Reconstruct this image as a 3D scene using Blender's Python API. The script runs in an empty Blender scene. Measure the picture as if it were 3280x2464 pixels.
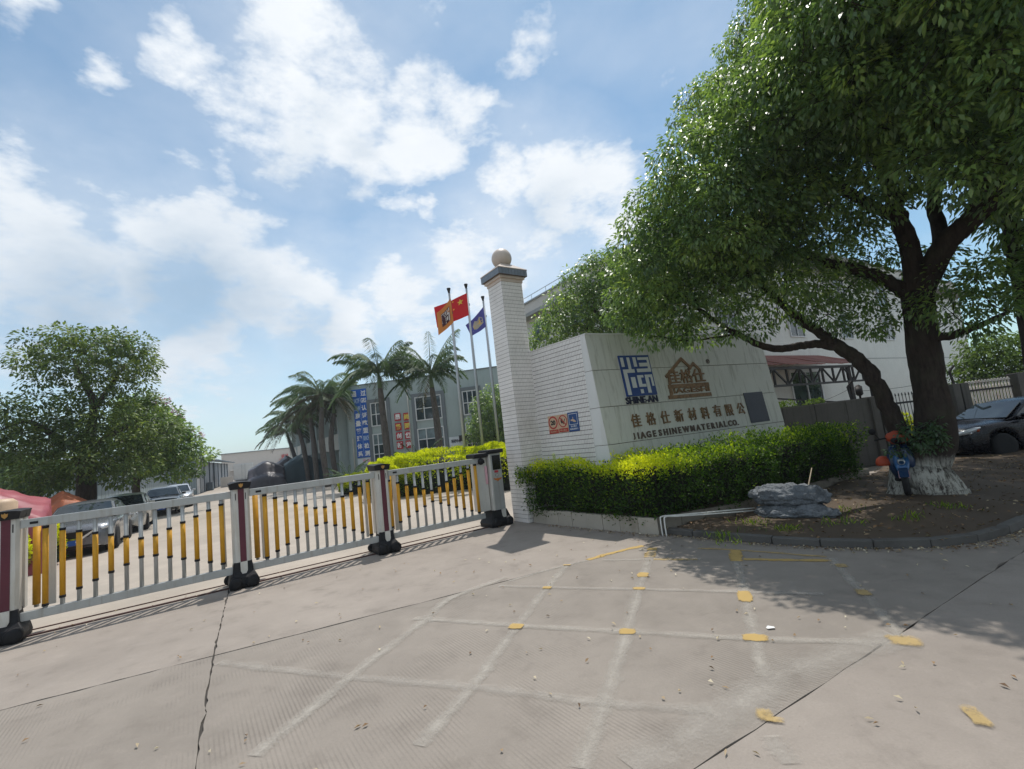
import bpy, bmesh, math, random
import numpy as np
from mathutils import Vector, Matrix
from mathutils import noise as mnoise

# ---------------------------------------------------------------- camera, sky, sun, exposure
random.seed(7)
rng = np.random.default_rng(7)
SC = bpy.context.scene
COL = SC.collection
EYE = 2.05                      # eye height above the road
PITCH, ROLL, FPX = 0.1185, -0.1149, 1490.0
IW, IH = 3280.0, 2464.0


def cam_axes():
    cp, sp, cr, sr = math.cos(PITCH), math.sin(PITCH), math.cos(ROLL), math.sin(ROLL)
    rx = np.array([1.0, 0, 0]); fw = np.array([0, cp, sp]); up = np.cross(rx, fw)
    return np.stack([cr * rx + sr * up, -sr * rx + cr * up, -fw], 1)


AX = cam_axes()
cam = bpy.data.cameras.new('camera')
cam.sensor_width = 36.0
cam.lens = FPX / IW * 36.0
cam.clip_start = 0.05
cam.clip_end = 3000.0
camo = bpy.data.objects.new('camera', cam)
COL.objects.link(camo)
mw = Matrix.Identity(4)
for i in range(3):
    for j in range(3):
        mw[i][j] = AX[i, j]
mw[2][3] = EYE
camo.matrix_world = mw
SC.camera = camo

SUN_EL = math.radians(67.3)
SUN_DIR = np.array([0.132 * math.cos(SUN_EL), 0.991 * math.cos(SUN_EL), math.sin(SUN_EL)])
SUN_DIR /= np.linalg.norm(SUN_DIR)


def ray(x, y):                  # direction in which the surveyed photo point lies
    d = AX @ np.array([x - IW / 2, -(y - IH / 2), -FPX])
    return d / np.linalg.norm(d)


def gp(x, y, z=0.0):            # survey: point of the ground (or of a level z)
    d = ray(x, y); t = (z - EYE) / d[2]
    return np.array([d[0] * t, d[1] * t, z])


def rp(x, y, rg):               # survey: point at horizontal distance rg
    d = ray(x, y); t = rg / math.hypot(d[0], d[1])
    return d * t + np.array([0, 0, EYE])


def bearing(x):                 # unit ground vector toward column x at eye level
    lo, hi = 0.0, 4000.0
    for _ in range(40):
        m = (lo + hi) / 2
        if ray(x, m)[2] > 0: lo = m
        else: hi = m
    d = ray(x, lo)
    return np.array([d[0], d[1], 0]) / math.hypot(d[0], d[1])


world = bpy.data.worlds.new('World')
SC.world = world
world.use_nodes = True
SKY_STRENGTH = 0.125


def build_sky():
    nt = world.node_tree; N = nt.nodes; L = nt.links
    N.clear()
    out = N.new('ShaderNodeOutputWorld'); bg = N.new('ShaderNodeBackground')
    bg.inputs[1].default_value = SKY_STRENGTH
    L.new(bg.outputs[0], out.inputs[0])
    sky = N.new('ShaderNodeTexSky'); sky.sky_type = 'NISHITA'; sky.sun_disc = False
    sky.sun_elevation = SUN_EL
    sky.sun_rotation = math.atan2(SUN_DIR[0], SUN_DIR[1])
    sky.air_density = 1.0; sky.dust_density = 0.25; sky.ozone_density = 2.5
    tc = N.new('ShaderNodeTexCoord')

    def math_(op, a, b=None, c=None, clamp=False):
        m = N.new('ShaderNodeMath'); m.operation = op; m.use_clamp = clamp
        for k, v in enumerate((a, b, c)):
            if v is None: continue
            if isinstance(v, (int, float)): m.inputs[k].default_value = v
            else: L.new(v, m.inputs[k])
        return m.outputs[0]

    def noise(vec, scale, detail, rough, w=0.0):
        n = N.new('ShaderNodeTexNoise'); n.noise_dimensions = '4D'
        n.inputs['Scale'].default_value = scale; n.inputs['Detail'].default_value = detail
        n.inputs['Roughness'].default_value = rough; n.inputs['W'].default_value = w
        L.new(vec, n.inputs['Vector'])
        return n
    mp = N.new('ShaderNodeMapping'); mp.inputs['Scale'].default_value = (1, 1, 1.9)
    L.new(tc.outputs['Generated'], mp.inputs[0])
    vec = mp.outputs[0]
    warp = noise(vec, 5.0, 5, 0.6, 3.3)
    wv = N.new('ShaderNodeVectorMath'); wv.operation = 'SUBTRACT'; wv.inputs[1].default_value = (.5, .5, .5)
    L.new(warp.outputs['Color'], wv.inputs[0])
    ws = N.new('ShaderNodeVectorMath'); ws.operation = 'SCALE'; ws.inputs['Scale'].default_value = 0.22
    L.new(wv.outputs[0], ws.inputs[0])
    wd = N.new('ShaderNodeVectorMath'); wd.operation = 'ADD'
    L.new(tc.outputs['Generated'], wd.inputs[0]); L.new(ws.outputs[0], wd.inputs[1])
    wn = N.new('ShaderNodeVectorMath'); wn.operation = 'NORMALIZE'
    L.new(wd.outputs[0], wn.inputs[0])

    def lobes(lst):
        tot = None
        for x, y, r, wgt in lst:
            c = ray(x, y); ang = r / FPX
            d = N.new('ShaderNodeVectorMath'); d.operation = 'DOT_PRODUCT'
            d.inputs[1].default_value = tuple(c); L.new(wn.outputs[0], d.inputs[0])
            q = math_('SUBTRACT', 1.0, d.outputs['Value'])
            q = math_('MULTIPLY', q, -2.0 / ang ** 2)
            q = math_('EXPONENT', q)
            q = math_('MULTIPLY', q, wgt)
            tot = q if tot is None else math_('MAXIMUM', tot, q)
        return tot
    L1 = lobes([(x, y, r * 1.32, w + (.10 if y > 700 else .03)) for x, y, r, w in CLOUD_LOBES])
    # cloud cover added all round outside the view, to brighten the shaded sides
    dv = N.new('ShaderNodeVectorMath'); dv.operation = 'DOT_PRODUCT'; dv.inputs[1].default_value = tuple(-AX[:, 2])
    L.new(tc.outputs['Generated'], dv.inputs[0])
    mo = N.new('ShaderNodeMapRange'); mo.inputs['From Min'].default_value = .55; mo.inputs['From Max'].default_value = .30
    mo.inputs['To Max'].default_value = .66; L.new(dv.outputs['Value'], mo.inputs['Value'])
    L1 = math_('MAXIMUM', L1, mo.outputs[0])
    L2 = lobes(CLOUD_GREY)
    fb = noise(vec, 3.2, 9, 0.62, 1.7).outputs['Fac']
    fb2 = noise(vec, 9.0, 8, 0.65, 5.1).outputs['Fac']
    f = math_('ADD', math_('MULTIPLY', math_('SUBTRACT', fb, .5), 1.9), math_('MULTIPLY', math_('SUBTRACT', fb2, .5), 1.6))
    dens = math_('ADD', L1, f)
    mr = N.new('ShaderNodeMapRange'); mr.interpolation_type = 'SMOOTHSTEP'
    mr.inputs['From Min'].default_value = .24; mr.inputs['From Max'].default_value = 1.06
    L.new(dens, mr.inputs['Value'])
    cov = mr.outputs[0]
    veil = noise(vec, 1.6, 6, 0.6, 8.2).outputs['Fac']
    mv = N.new('ShaderNodeMapRange'); mv.inputs['From Min'].default_value = .38; mv.inputs['From Max'].default_value = .75
    mv.inputs['To Max'].default_value = .40; L.new(veil, mv.inputs['Value'])
    L3 = lobes(CLOUD_HAZE)
    hz = math_('MULTIPLY', L3, math_('ADD', math_('MULTIPLY', fb, 1.0), math_('MULTIPLY', fb2, .7)))
    cov = math_('MAXIMUM', cov, mv.outputs[0])
    cov = math_('MAXIMUM', cov, hz, clamp=True)
    # cloud shade: grey bottoms where the cloud is thick
    g = math_('MULTIPLY', math_('ADD', L2, math_('MULTIPLY', math_('SUBTRACT', fb, .5), 1.0)), 0.9, clamp=True)
    cm = N.new('ShaderNodeMix'); cm.data_type = 'RGBA'
    cm.inputs['A'].default_value = CLOUD_WHITE; cm.inputs['B'].default_value = CLOUD_SHADE
    L.new(g, cm.inputs['Factor'])
    tint = N.new('ShaderNodeMix'); tint.data_type = 'RGBA'; tint.blend_type = 'MULTIPLY'
    tint.inputs['Factor'].default_value = 1.0; tint.inputs['B'].default_value = SKY_TINT
    L.new(sky.outputs[0], tint.inputs['A'])
    mx = N.new('ShaderNodeMix'); mx.data_type = 'RGBA'
    L.new(cov, mx.inputs['Factor']); L.new(tint.outputs['Result'], mx.inputs['A']); L.new(cm.outputs['Result'], mx.inputs['B'])
    L.new(mx.outputs['Result'], bg.inputs[0])


SKY_TINT = (0.86, 1.06, 1.0, 1)
CLOUD_WHITE = (7.0, 7.3, 7.6, 1)
CLOUD_SHADE = (3.4, 4.3, 5.3, 1)
# cumulus banks: surveyed centre, angular size, weight
CLOUD_LOBES = [(1010, 60, 130, 1.0), (1080, 190, 120, 1.0), (900, 300, 150, 1.0), (760, 330, 110, .9), (1080, 380, 150, 1.05), (1290, 420, 130, 1.0), (1170, 520, 110, .95), (960, 420, 130, .95),
               (1390, 490, 80, .9), (610, 150, 80, .85), (570, 250, 70, .8), (1500, 370, 75, .75), (1560, 350, 40, .7), (1270, 665, 70, .8), (1360, 690, 45, .75), (520, 480, 60, .65), (700, 560, 70, .75), (800, 600, 50, .65),
               (370, 250, 48, .75), (1600, 610, 110, .95), (1780, 590, 130, 1.0), (1950, 560, 90, .9), (1700, 520, 60, .8), (1950, 690, 90, .7),
               (20, 620, 110, 1.05), (110, 720, 110, 1.05), (230, 830, 110, 1.0), (60, 850, 150, 1.0), (480, 760, 120, 1.0), (600, 720, 100, 1.05), (760, 800, 120, 1.05), (880, 850, 100, 1.0), (420, 860, 120, .95),
               (1030, 900, 90, .85), (1130, 1010, 110, .85), (900, 1010, 120, .8), (1250, 870, 90, .8), (1330, 960, 110, .75), (560, 1170, 130, .8), (700, 1120, 110, .7), (1490, 850, 150, .8), (1580, 960, 120, .75), (300, 1000, 150, .75), (100, 1060, 160, .75),
               (1720, 135, 55, .6), (1330, 20, 60, .55), (20, 15, 60, .8), (1330, 1120, 130, .7), (1750, 770, 120, .7), (2150, 250, 50, .5)]
CLOUD_HAZE = [(550, 900, 340, .75), (120, 880, 340, .75), (950, 980, 270, .75), (1300, 950, 260, .75), (1650, 780, 300, .75), (1000, 320, 330, .6), (1750, 600, 240, .6), (600, 1200, 400, .65), (1500, 1250, 500, .6)]
CLOUD_GREY = [(640, 950, 190, 1.1), (500, 930, 140, 1.0), (820, 960, 130, .8), (200, 960, 180, 1.0), (330, 900, 90, .8), (90, 780, 70, .5), (1150, 450, 60, .45), (950, 500, 70, .45), (1000, 1060, 120, .6), (1120, 620, 80, .5), (1750, 680, 80, .45), (1000, 330, 60, .3)]
build_sky()

sun = bpy.data.lights.new('sun', 'SUN')
sun.energy = 3.7
sun.angle = math.radians(0.53)
sun.color = (1.0, 0.955, 0.89)
suno = bpy.data.objects.new('sun', sun)
COL.objects.link(suno)
suno.rotation_euler = Vector(SUN_DIR).to_track_quat('Z', 'Y').to_euler()

SC.view_settings.view_transform = 'Standard'
SC.view_settings.look = 'None'
SC.view_settings.exposure = 0.12
SC.view_settings.gamma = 1.0
SC.view_settings.use_curve_mapping = False
SC.render.engine = 'CYCLES'
SC.cycles.max_bounces = 8
SC.cycles.diffuse_bounces = 6
SC.cycles.transmission_bounces = 6
SC.cycles.transparent_max_bounces = 8
SC.cycles.use_denoising = True


# ---------------------------------------------------------------- helpers
def tag(o, label=None, cat=None, group=None, kind=None):
    if label: o['label'] = label
    if cat: o['category'] = cat
    if group: o['group'] = group
    if kind: o['kind'] = kind
    return o


def empty(name, loc, rz=0.0, label=None, cat=None, group=None, kind=None):
    o = bpy.data.objects.new(name, None)
    o.empty_display_size = 0.1
    o.location = tuple(loc); o.rotation_euler = (0, 0, rz)
    COL.objects.link(o)
    return tag(o, label, cat, group, kind)


def unit(v):
    v = np.asarray(v, float); n = np.linalg.norm(v)
    return v / n if n else v


class MB:
    """collects shapes for one mesh"""
    def __init__(self): self.v = []; self.f = []; self.sm = []

    def add(self, vs, fs, smooth=False):
        b = len(self.v)
        self.v.extend([tuple(map(float, p)) for p in vs])
        for f in fs: self.f.append(tuple(b + i for i in f)); self.sm.append(smooth)
        return self

    def obox(self, c, ax, ay, az, sx, sy, sz):
        c = np.asarray(c, float); ax, ay, az = [np.asarray(a, float) for a in (ax, ay, az)]
        vs = [c + ax * sx / 2 * i + ay * sy / 2 * j + az * sz / 2 * k for k in (-1, 1) for j in (-1, 1) for i in (-1, 1)]
        return self.add(vs, [(0, 2, 3, 1), (4, 5, 7, 6), (0, 1, 5, 4), (2, 6, 7, 3), (0, 4, 6, 2), (1, 3, 7, 5)])

    def box(self, c, s): return self.obox(c, (1, 0, 0), (0, 1, 0), (0, 0, 1), *s)

    def box2(self, a, b):
        a, b = np.minimum(a, b), np.maximum(a, b)
        return self.box((a + b) / 2, b - a)

    def bar(self, p0, p1, w, d, up=(0, 0, 1)):
        p0, p1 = np.asarray(p0, float), np.asarray(p1, float)
        t = unit(p1 - p0); up = np.asarray(up, float)
        if abs(t @ up) > .98: up = np.array([1.0, 0, 0])
        s = unit(np.cross(up, t)); n = np.cross(t, s)
        return self.obox((p0 + p1) / 2, t, s, n, np.linalg.norm(p1 - p0), w, d)

    def tube(self, pts, rad, n=8, cap=True, smooth=True, wob=0.0):
        pts = [np.asarray(p, float) for p in pts]
        if np.isscalar(rad): rad = [rad] * len(pts)
        vs = []; fs = []
        ref = None
        for i, p in enumerate(pts):
            t = unit(pts[min(i + 1, len(pts) - 1)] - pts[max(i - 1, 0)])
            if ref is None:
                ref = np.array([1.0, 0, 0]) if abs(t[0]) < .8 else np.array([0, 1.0, 0])
            a = unit(ref - t * (ref @ t)); ref = a; b = np.cross(t, a)
            for k in range(n):
                an = 2 * math.pi * k / n
                r = rad[i] * (1 + (wob * (mnoise.noise(Vector((math.cos(an) * 1.3 + p[0], math.sin(an) * 1.3, p[2] * .9))) + .5 * mnoise.noise(Vector((math.cos(an) * 3.1, math.sin(an) * 3.1 + p[1], p[2] * 1.7)))) if wob else 0))
                vs.append(p + (a * math.cos(an) + b * math.sin(an)) * r)
        for i in range(len(pts) - 1):
            for k in range(n):
                k2 = (k + 1) % n
                fs.append((i * n + k, i * n + k2, (i + 1) * n + k2, (i + 1) * n + k))
        self.add(vs, fs, smooth)
        if cap:
            b = len(self.v) - len(vs)
            self.f.append(tuple(b + k for k in reversed(range(n)))); self.sm.append(False)
            self.f.append(tuple(b + (len(pts) - 1) * n + k for k in range(n))); self.sm.append(False)
        return self

    def lathe(self, prof, n=16, c=(0, 0, 0), ax=(1, 0, 0), ay=(0, 1, 0), az=(0, 0, 1), smooth=True):
        c = np.asarray(c, float); ax, ay, az = [np.asarray(a, float) for a in (ax, ay, az)]
        vs = []; fs = []
        for r, z in prof:
            for k in range(n):
                an = 2 * math.pi * k / n
                vs.append(c + (ax * math.cos(an) + ay * math.sin(an)) * max(r, 1e-4) + az * z)
        for i in range(len(prof) - 1):
            for k in range(n):
                k2 = (k + 1) % n
                fs.append((i * n + k, i * n + k2, (i + 1) * n + k2, (i + 1) * n + k))
        fs.append(tuple(reversed(range(n)))); fs.append(tuple((len(prof) - 1) * n + k for k in range(n)))
        return self.add(vs, fs, smooth)

    def prism(self, poly, o, u, v, n, d0, d1):
        """outline poly (2D) on plane o,u,v, from depth d0 to d1 along n"""
        o, u, v, n = [np.asarray(a, float) for a in (o, u, v, n)]
        m = len(poly)
        vs = [o + u * p[0] + v * p[1] + n * d for d in (d0, d1) for p in poly]
        fs = [tuple(reversed(range(m))), tuple(range(m, 2 * m))]
        fs += [(i, (i + 1) % m, m + (i + 1) % m, m + i) for i in range(m)]
        return self.add(vs, fs)

    def grid(self, P, smooth=True, both=False):
        """P: (a,b,3) array of points"""
        a, b = P.shape[:2]
        fs = [(i * b + j, i * b + j + 1, (i + 1) * b + j + 1, (i + 1) * b + j) for i in range(a - 1) for j in range(b - 1)]
        return self.add(P.reshape(-1, 3), fs, smooth)

    def build(self, name, mat, parent=None, bevel=0.0, loc=None):
        me = bpy.data.meshes.new(name)
        me.from_pydata(self.v, [], self.f)
        me.polygons.foreach_set('use_smooth', self.sm)
        me.validate(); me.update()
        return link(name, me, mat, parent, bevel, loc)


def link(name, me, mat, parent=None, bevel=0.0, loc=None):
    if mat is not None and not me.materials: me.materials.append(mat)
    o = bpy.data.objects.new(name, me)
    COL.objects.link(o)
    if parent is not None: o.parent = parent
    if loc is not None: o.location = tuple(loc)
    if bevel:
        m = o.modifiers.new('edge', 'BEVEL'); m.width = bevel; m.segments = 2; m.limit_method = 'ANGLE'
        m.angle_limit = math.radians(40)
    return o


def kids(o): return [c for c in bpy.data.objects if c.parent is o]


def copy_tree(o, parent=None, mats=None):
    allc = {}
    for c in bpy.data.objects:
        if c.parent is not None: allc.setdefault(c.parent.name, []).append(c)

    def rec(o, parent):
        c = o.copy(); COL.objects.link(c)
        if parent is not None: c.parent = parent
        if mats and c.type == 'MESH' and c.data.materials and c.data.materials[0].name in mats:
            c.material_slots[0].link = 'OBJECT'; c.material_slots[0].material = mats[c.data.materials[0].name]
        for ch in allc.get(o.name, []): rec(ch, c)
        return c
    return rec(o, parent)


def quads(name, V, mat, parent=None, tone=None, F=None, smooth=False):
    """fast mesh of quads: V (n,4,3)"""
    V = np.ascontiguousarray(V, np.float32)
    n = V.shape[0]
    me = bpy.data.meshes.new(name)
    me.vertices.add(n * 4); me.vertices.foreach_set('co', V.ravel())
    me.loops.add(n * 4); me.loops.foreach_set('vertex_index', np.arange(n * 4, dtype=np.int32))
    me.polygons.add(n); me.polygons.foreach_set('loop_start', np.arange(0, n * 4, 4, dtype=np.int32))
    me.polygons.foreach_set('loop_total', np.full(n, 4, np.int32))
    if tone is not None:
        at = me.attributes.new('tone', 'FLOAT', 'FACE'); at.data.foreach_set('value', np.asarray(tone, np.float32))
    me.update(calc_edges=True)
    o = link(name, me, mat, parent)
    return o


_TXT = {}


def glyph_mesh(body, bold=0.0, depth=0.0):
    c = bpy.data.curves.new('lettering', 'FONT'); c.body = body; c.extrude = depth / 2; c.offset = bold
    c.resolution_u = 3; c.align_x = 'CENTER'
    o = bpy.data.objects.new('lettering', c); COL.objects.link(o)
    dg = bpy.context.evaluated_depsgraph_get()
    me = bpy.data.meshes.new_from_object(o.evaluated_get(dg))
    co = np.zeros(len(me.vertices) * 3, np.float32); me.vertices.foreach_get('co', co); co = co.reshape(-1, 3)
    bpy.data.objects.remove(o); bpy.data.curves.remove(c)
    return me, co


def letters(name, body, mat, parent, o, u, v, n, w=None, h=None, depth=.01, lift=.0, bold=0.0):
    """flat or raised lettering centred on o, in the plane u (right), v (up), facing n"""
    me, co = glyph_mesh(body, bold, 1.0)
    o, u, v, n = [np.asarray(a, float) for a in (o, u, v, n)]
    lo, hi = co.min(0), co.max(0); sz = hi - lo; ce = (lo + hi) / 2
    sx = w / sz[0] if w else h / sz[1]
    sy = h / sz[1] if h else sx
    q = (co - ce) * np.array([sx, sy, 1.0])
    zz = (q[:, 2] + .5) * depth + lift
    P = o + q[:, :1] * u + q[:, 1:2] * v + zz[:, None] * n
    me.vertices.foreach_set('co', P.astype(np.float32).ravel()); me.update()
    me.name = name
    return link(name, me, mat, parent)
# ---------------------------------------------------------------- materials
def nt_of(m):
    m.use_nodes = True
    nt = m.node_tree
    return nt, nt.nodes, nt.links, nt.nodes['Principled BSDF']


def rgb(c): return (c[0], c[1], c[2], 1.0)


def coord(N, L, scale=(1, 1, 1), kind='Object'):
    tc = N.new('ShaderNodeTexCoord'); oi = N.new('ShaderNodeObjectInfo')
    mp = N.new('ShaderNodeMapping'); mp.inputs['Scale'].default_value = scale
    mu = N.new('ShaderNodeMath'); mu.operation = 'MULTIPLY'; mu.inputs[1].default_value = 37.0
    L.new(oi.outputs['Random'], mu.inputs[0]); L.new(mu.outputs[0], mp.inputs['Location'])
    L.new(tc.outputs[kind], mp.inputs['Vector'])
    return mp.outputs[0]


def noise(N, L, vec, scale, detail=5, rough=.6, dist=0.0):
    n = N.new('ShaderNodeTexNoise'); n.inputs['Scale'].default_value = scale; n.inputs['Detail'].default_value = detail
    n.inputs['Roughness'].default_value = rough; n.inputs['Distortion'].default_value = dist
    if vec is not None: L.new(vec, n.inputs['Vector'])
    return n.outputs['Fac']


def ramp(N, L, fac, stops):
    r = N.new('ShaderNodeValToRGB'); el = r.color_ramp.elements
    while len(el) < len(stops): el.new(.5)
    for e, (p, c) in zip(el, stops):
        e.position = p; e.color = rgb(c) if len(c) == 3 else c
    L.new(fac, r.inputs[0]); return r.outputs[0]


def mixc(N, L, fac, a, b, mode='MIX'):
    m = N.new('ShaderNodeMix'); m.data_type = 'RGBA'; m.blend_type = mode
    for key, val in (('Factor', fac), ('A', a), ('B', b)):
        if isinstance(val, (int, float)): m.inputs[key].default_value = val
        elif isinstance(val, tuple): m.inputs[key].default_value = rgb(val)
        else: L.new(val, m.inputs[key])
    return m.outputs['Result']


def mrange(N, L, v, a, b, c=0.0, d=1.0):
    m = N.new('ShaderNodeMapRange'); m.inputs['From Min'].default_value = a; m.inputs['From Max'].default_value = b
    m.inputs['To Min'].default_value = c; m.inputs['To Max'].default_value = d
    L.new(v, m.inputs['Value']); return m.outputs[0]


def bump(N, L, B, h, strength, dist=.01):
    b = N.new('ShaderNodeBump'); b.inputs['Strength'].default_value = strength; b.inputs['Distance'].default_value = dist
    L.new(h, b.inputs['Height']); L.new(b.outputs[0], B.inputs['Normal'])


MATS = {}


def mat(name, col, rough=.6, metal=0.0, var=.15, scale=2.5, fine=30, dirt=None, dirt_amt=.5, bmp=.0, bdist=.004, spec=.4, streak=False, coat=0.0):
    """weathered everyday surface: broad and fine tone changes, optional dirt patches or rain streaks, fine relief"""
    if name in MATS: return MATS[name]
    m = bpy.data.materials.new(name); MATS[name] = m
    nt, N, L, B = nt_of(m)
    v = coord(N, L)
    a = noise(N, L, v, scale, 6, .62); b = noise(N, L, v, fine, 4, .6)
    lo = tuple(c * (1 - var) for c in col); hi = tuple(min(1, c * (1 + var)) for c in col)
    c = mixc(N, L, mrange(N, L, a, .3, .7), lo, hi)
    c = mixc(N, L, mrange(N, L, b, .25, .75, 0, .35), c, tuple(x * (1 - var * 1.4) for x in col))
    if dirt is not None:
        sv = coord(N, L, (9, 9, .5)) if streak else v
        d = noise(N, L, sv, scale * .8 if not streak else 1.0, 7, .68, .4)
        c = mixc(N, L, mrange(N, L, d, .52, .72, 0, dirt_amt), c, dirt)
    L.new(c, B.inputs['Base Color'])
    L.new(mrange(N, L, b, .2, .8, max(.02, rough - .08), min(1, rough + .12)), B.inputs['Roughness'])
    B.inputs['Metallic'].default_value = metal
    B.inputs['Specular IOR Level'].default_value = spec
    if coat: B.inputs['Coat Weight'].default_value = coat; B.inputs['Coat Roughness'].default_value = .06
    if bmp: bump(N, L, B, b, bmp, bdist)
    return m


def leaf_mat(name, stops, rough=.42, trans=.35, spec=.4):
    """leaf: colour from the per-leaf attribute tone, light passes through"""
    m = bpy.data.materials.new(name); MATS[name] = m
    nt, N, L, B = nt_of(m)
    at = N.new('ShaderNodeAttribute'); at.attribute_name = 'tone'
    c = ramp(N, L, at.outputs['Fac'], stops)
    L.new(c, B.inputs['Base Color'])
    B.inputs['Roughness'].default_value = rough; B.inputs['Specular IOR Level'].default_value = spec
    tr = N.new('ShaderNodeBsdfTranslucent')
    k = trans * 1.8; tcol = mixc(N, L, 1.0, c, (1.2 * k, 1.2 * k, .6 * k), 'MULTIPLY')
    L.new(tcol, tr.inputs[0])
    mx = N.new('ShaderNodeAddShader')                  # reflects and lets light through; both together stay well under 1
    L.new(B.outputs[0], mx.inputs[0]); L.new(tr.outputs[0], mx.inputs[1])
    L.new(mx.outputs[0], N['Material Output'].inputs['Surface'])
    return m


def concrete_mat(name, base, grooves=0.0, stain=(.16, .138, .118), direction=(1, 0)):
    m = bpy.data.materials.new(name); MATS[name] = m
    nt, N, L, B = nt_of(m)
    tc = N.new('ShaderNodeTexCoord'); v = tc.outputs['Object']
    a = noise(N, L, v, .35, 7, .62, .3); b = noise(N, L, v, 2.2, 8, .68, .2); f = noise(N, L, v, 60, 4, .7); g = noise(N, L, v, 14, 5, .7)
    c = mixc(N, L, mrange(N, L, a, .3, .7), tuple(x * .80 for x in base), tuple(x * 1.14 for x in base))
    c = mixc(N, L, mrange(N, L, b, .52, .78, 0, .55), c, tuple(x * 1.25 for x in base))
    c = mixc(N, L, mrange(N, L, b, .25, .47, .65, 0), c, stain)
    c = mixc(N, L, mrange(N, L, f, .35, .65, .28, 0), c, tuple(x * .62 for x in base))
    c = mixc(N, L, mrange(N, L, g, .62, .75, 0, .25), c, tuple(x * 1.3 for x in base))
    # small dark specks (oil, grit)
    vo = N.new('ShaderNodeTexVoronoi'); vo.inputs['Scale'].default_value = 9; L.new(v, vo.inputs['Vector'])
    c = mixc(N, L, mrange(N, L, vo.outputs['Distance'], .015, .05, .55, 0), c, tuple(x * .4 for x in base))
    h = f
    if grooves:
        th = math.atan2(direction[1], direction[0])
        mp = N.new('ShaderNodeMapping'); mp.vector_type = 'POINT'; mp.inputs['Rotation'].default_value = (0, 0, -th)
        L.new(v, mp.inputs['Vector'])
        w = N.new('ShaderNodeTexWave'); w.bands_direction = 'X'; w.inputs['Scale'].default_value = 9.5
        w.inputs['Distortion'].default_value = .35; w.inputs['Detail'].default_value = 2
        L.new(mp.outputs[0], w.inputs['Vector'])
        mask = mrange(N, L, noise(N, L, v, .8, 5, .65, .5), .46, .64)
        ml = N.new('ShaderNodeMath'); ml.operation = 'MULTIPLY'; L.new(mask, ml.inputs[0]); L.new(mrange(N, L, w.outputs['Fac'], .55, .85), ml.inputs[1])
        gm = N.new('ShaderNodeMath'); gm.operation = 'MULTIPLY'; gm.inputs[1].default_value = grooves; L.new(ml.outputs[0], gm.inputs[0])
        c = mixc(N, L, gm.outputs[0], c, tuple(x * .45 for x in base))
        hs = N.new('ShaderNodeMath'); hs.operation = 'SUBTRACT'; L.new(f, hs.inputs[0]); L.new(ml.outputs[0], hs.inputs[1]); h = hs.outputs[0]
    L.new(c, B.inputs['Base Color']); B.inputs['Roughness'].default_value = .88; B.inputs['Specular IOR Level'].default_value = .25
    bump(N, L, B, h, .35, .006)
    return m


def worn_paint(name, col, keep, edge=.12, scale=7.0, soft=.3, top=1.0):
    """road paint worn away in patches (what is left is opaque, the rest shows the concrete)"""
    m = bpy.data.materials.new(name); MATS[name] = m
    nt, N, L, B = nt_of(m)
    tc = N.new('ShaderNodeTexCoord'); v = tc.outputs['Object']
    a = noise(N, L, v, scale, 8, .72, .2); b = noise(N, L, v, 55, 3, .7)
    ad = N.new('ShaderNodeMath'); ad.operation = 'ADD'; L.new(a, ad.inputs[0])
    L.new(mrange(N, L, b, .2, .8, -.13, .13), ad.inputs[1])
    ed = N.new('ShaderNodeAttribute'); ed.attribute_name = 'edge'
    sb = N.new('ShaderNodeMath'); sb.operation = 'MULTIPLY_ADD'; L.new(ed.outputs['Fac'], sb.inputs[0]); sb.inputs[1].default_value = -soft; L.new(ad.outputs[0], sb.inputs[2])
    al = mrange(N, L, sb.outputs[0], 1 - keep - edge, 1 - keep + edge, 0, top)
    c = mixc(N, L, noise(N, L, v, 4, 5), tuple(x * .8 for x in col), tuple(min(1, x * 1.12) for x in col))
    L.new(c, B.inputs['Base Color']); B.inputs['Roughness'].default_value = .8
    L.new(al, B.inputs['Alpha'])
    return m


def glass_mat(name, tint=(.02, .03, .035), rough=.05):
    m = bpy.data.materials.new(name); MATS[name] = m
    nt, N, L, B = nt_of(m)
    v = coord(N, L)
    c = mixc(N, L, mrange(N, L, noise(N, L, v, 1.3, 4), .35, .65), tint, tuple(x * 2.2 for x in tint))
    L.new(c, B.inputs['Base Color']); B.inputs['Roughness'].default_value = rough; B.inputs['Specular IOR Level'].default_value = .6
    return m


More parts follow.
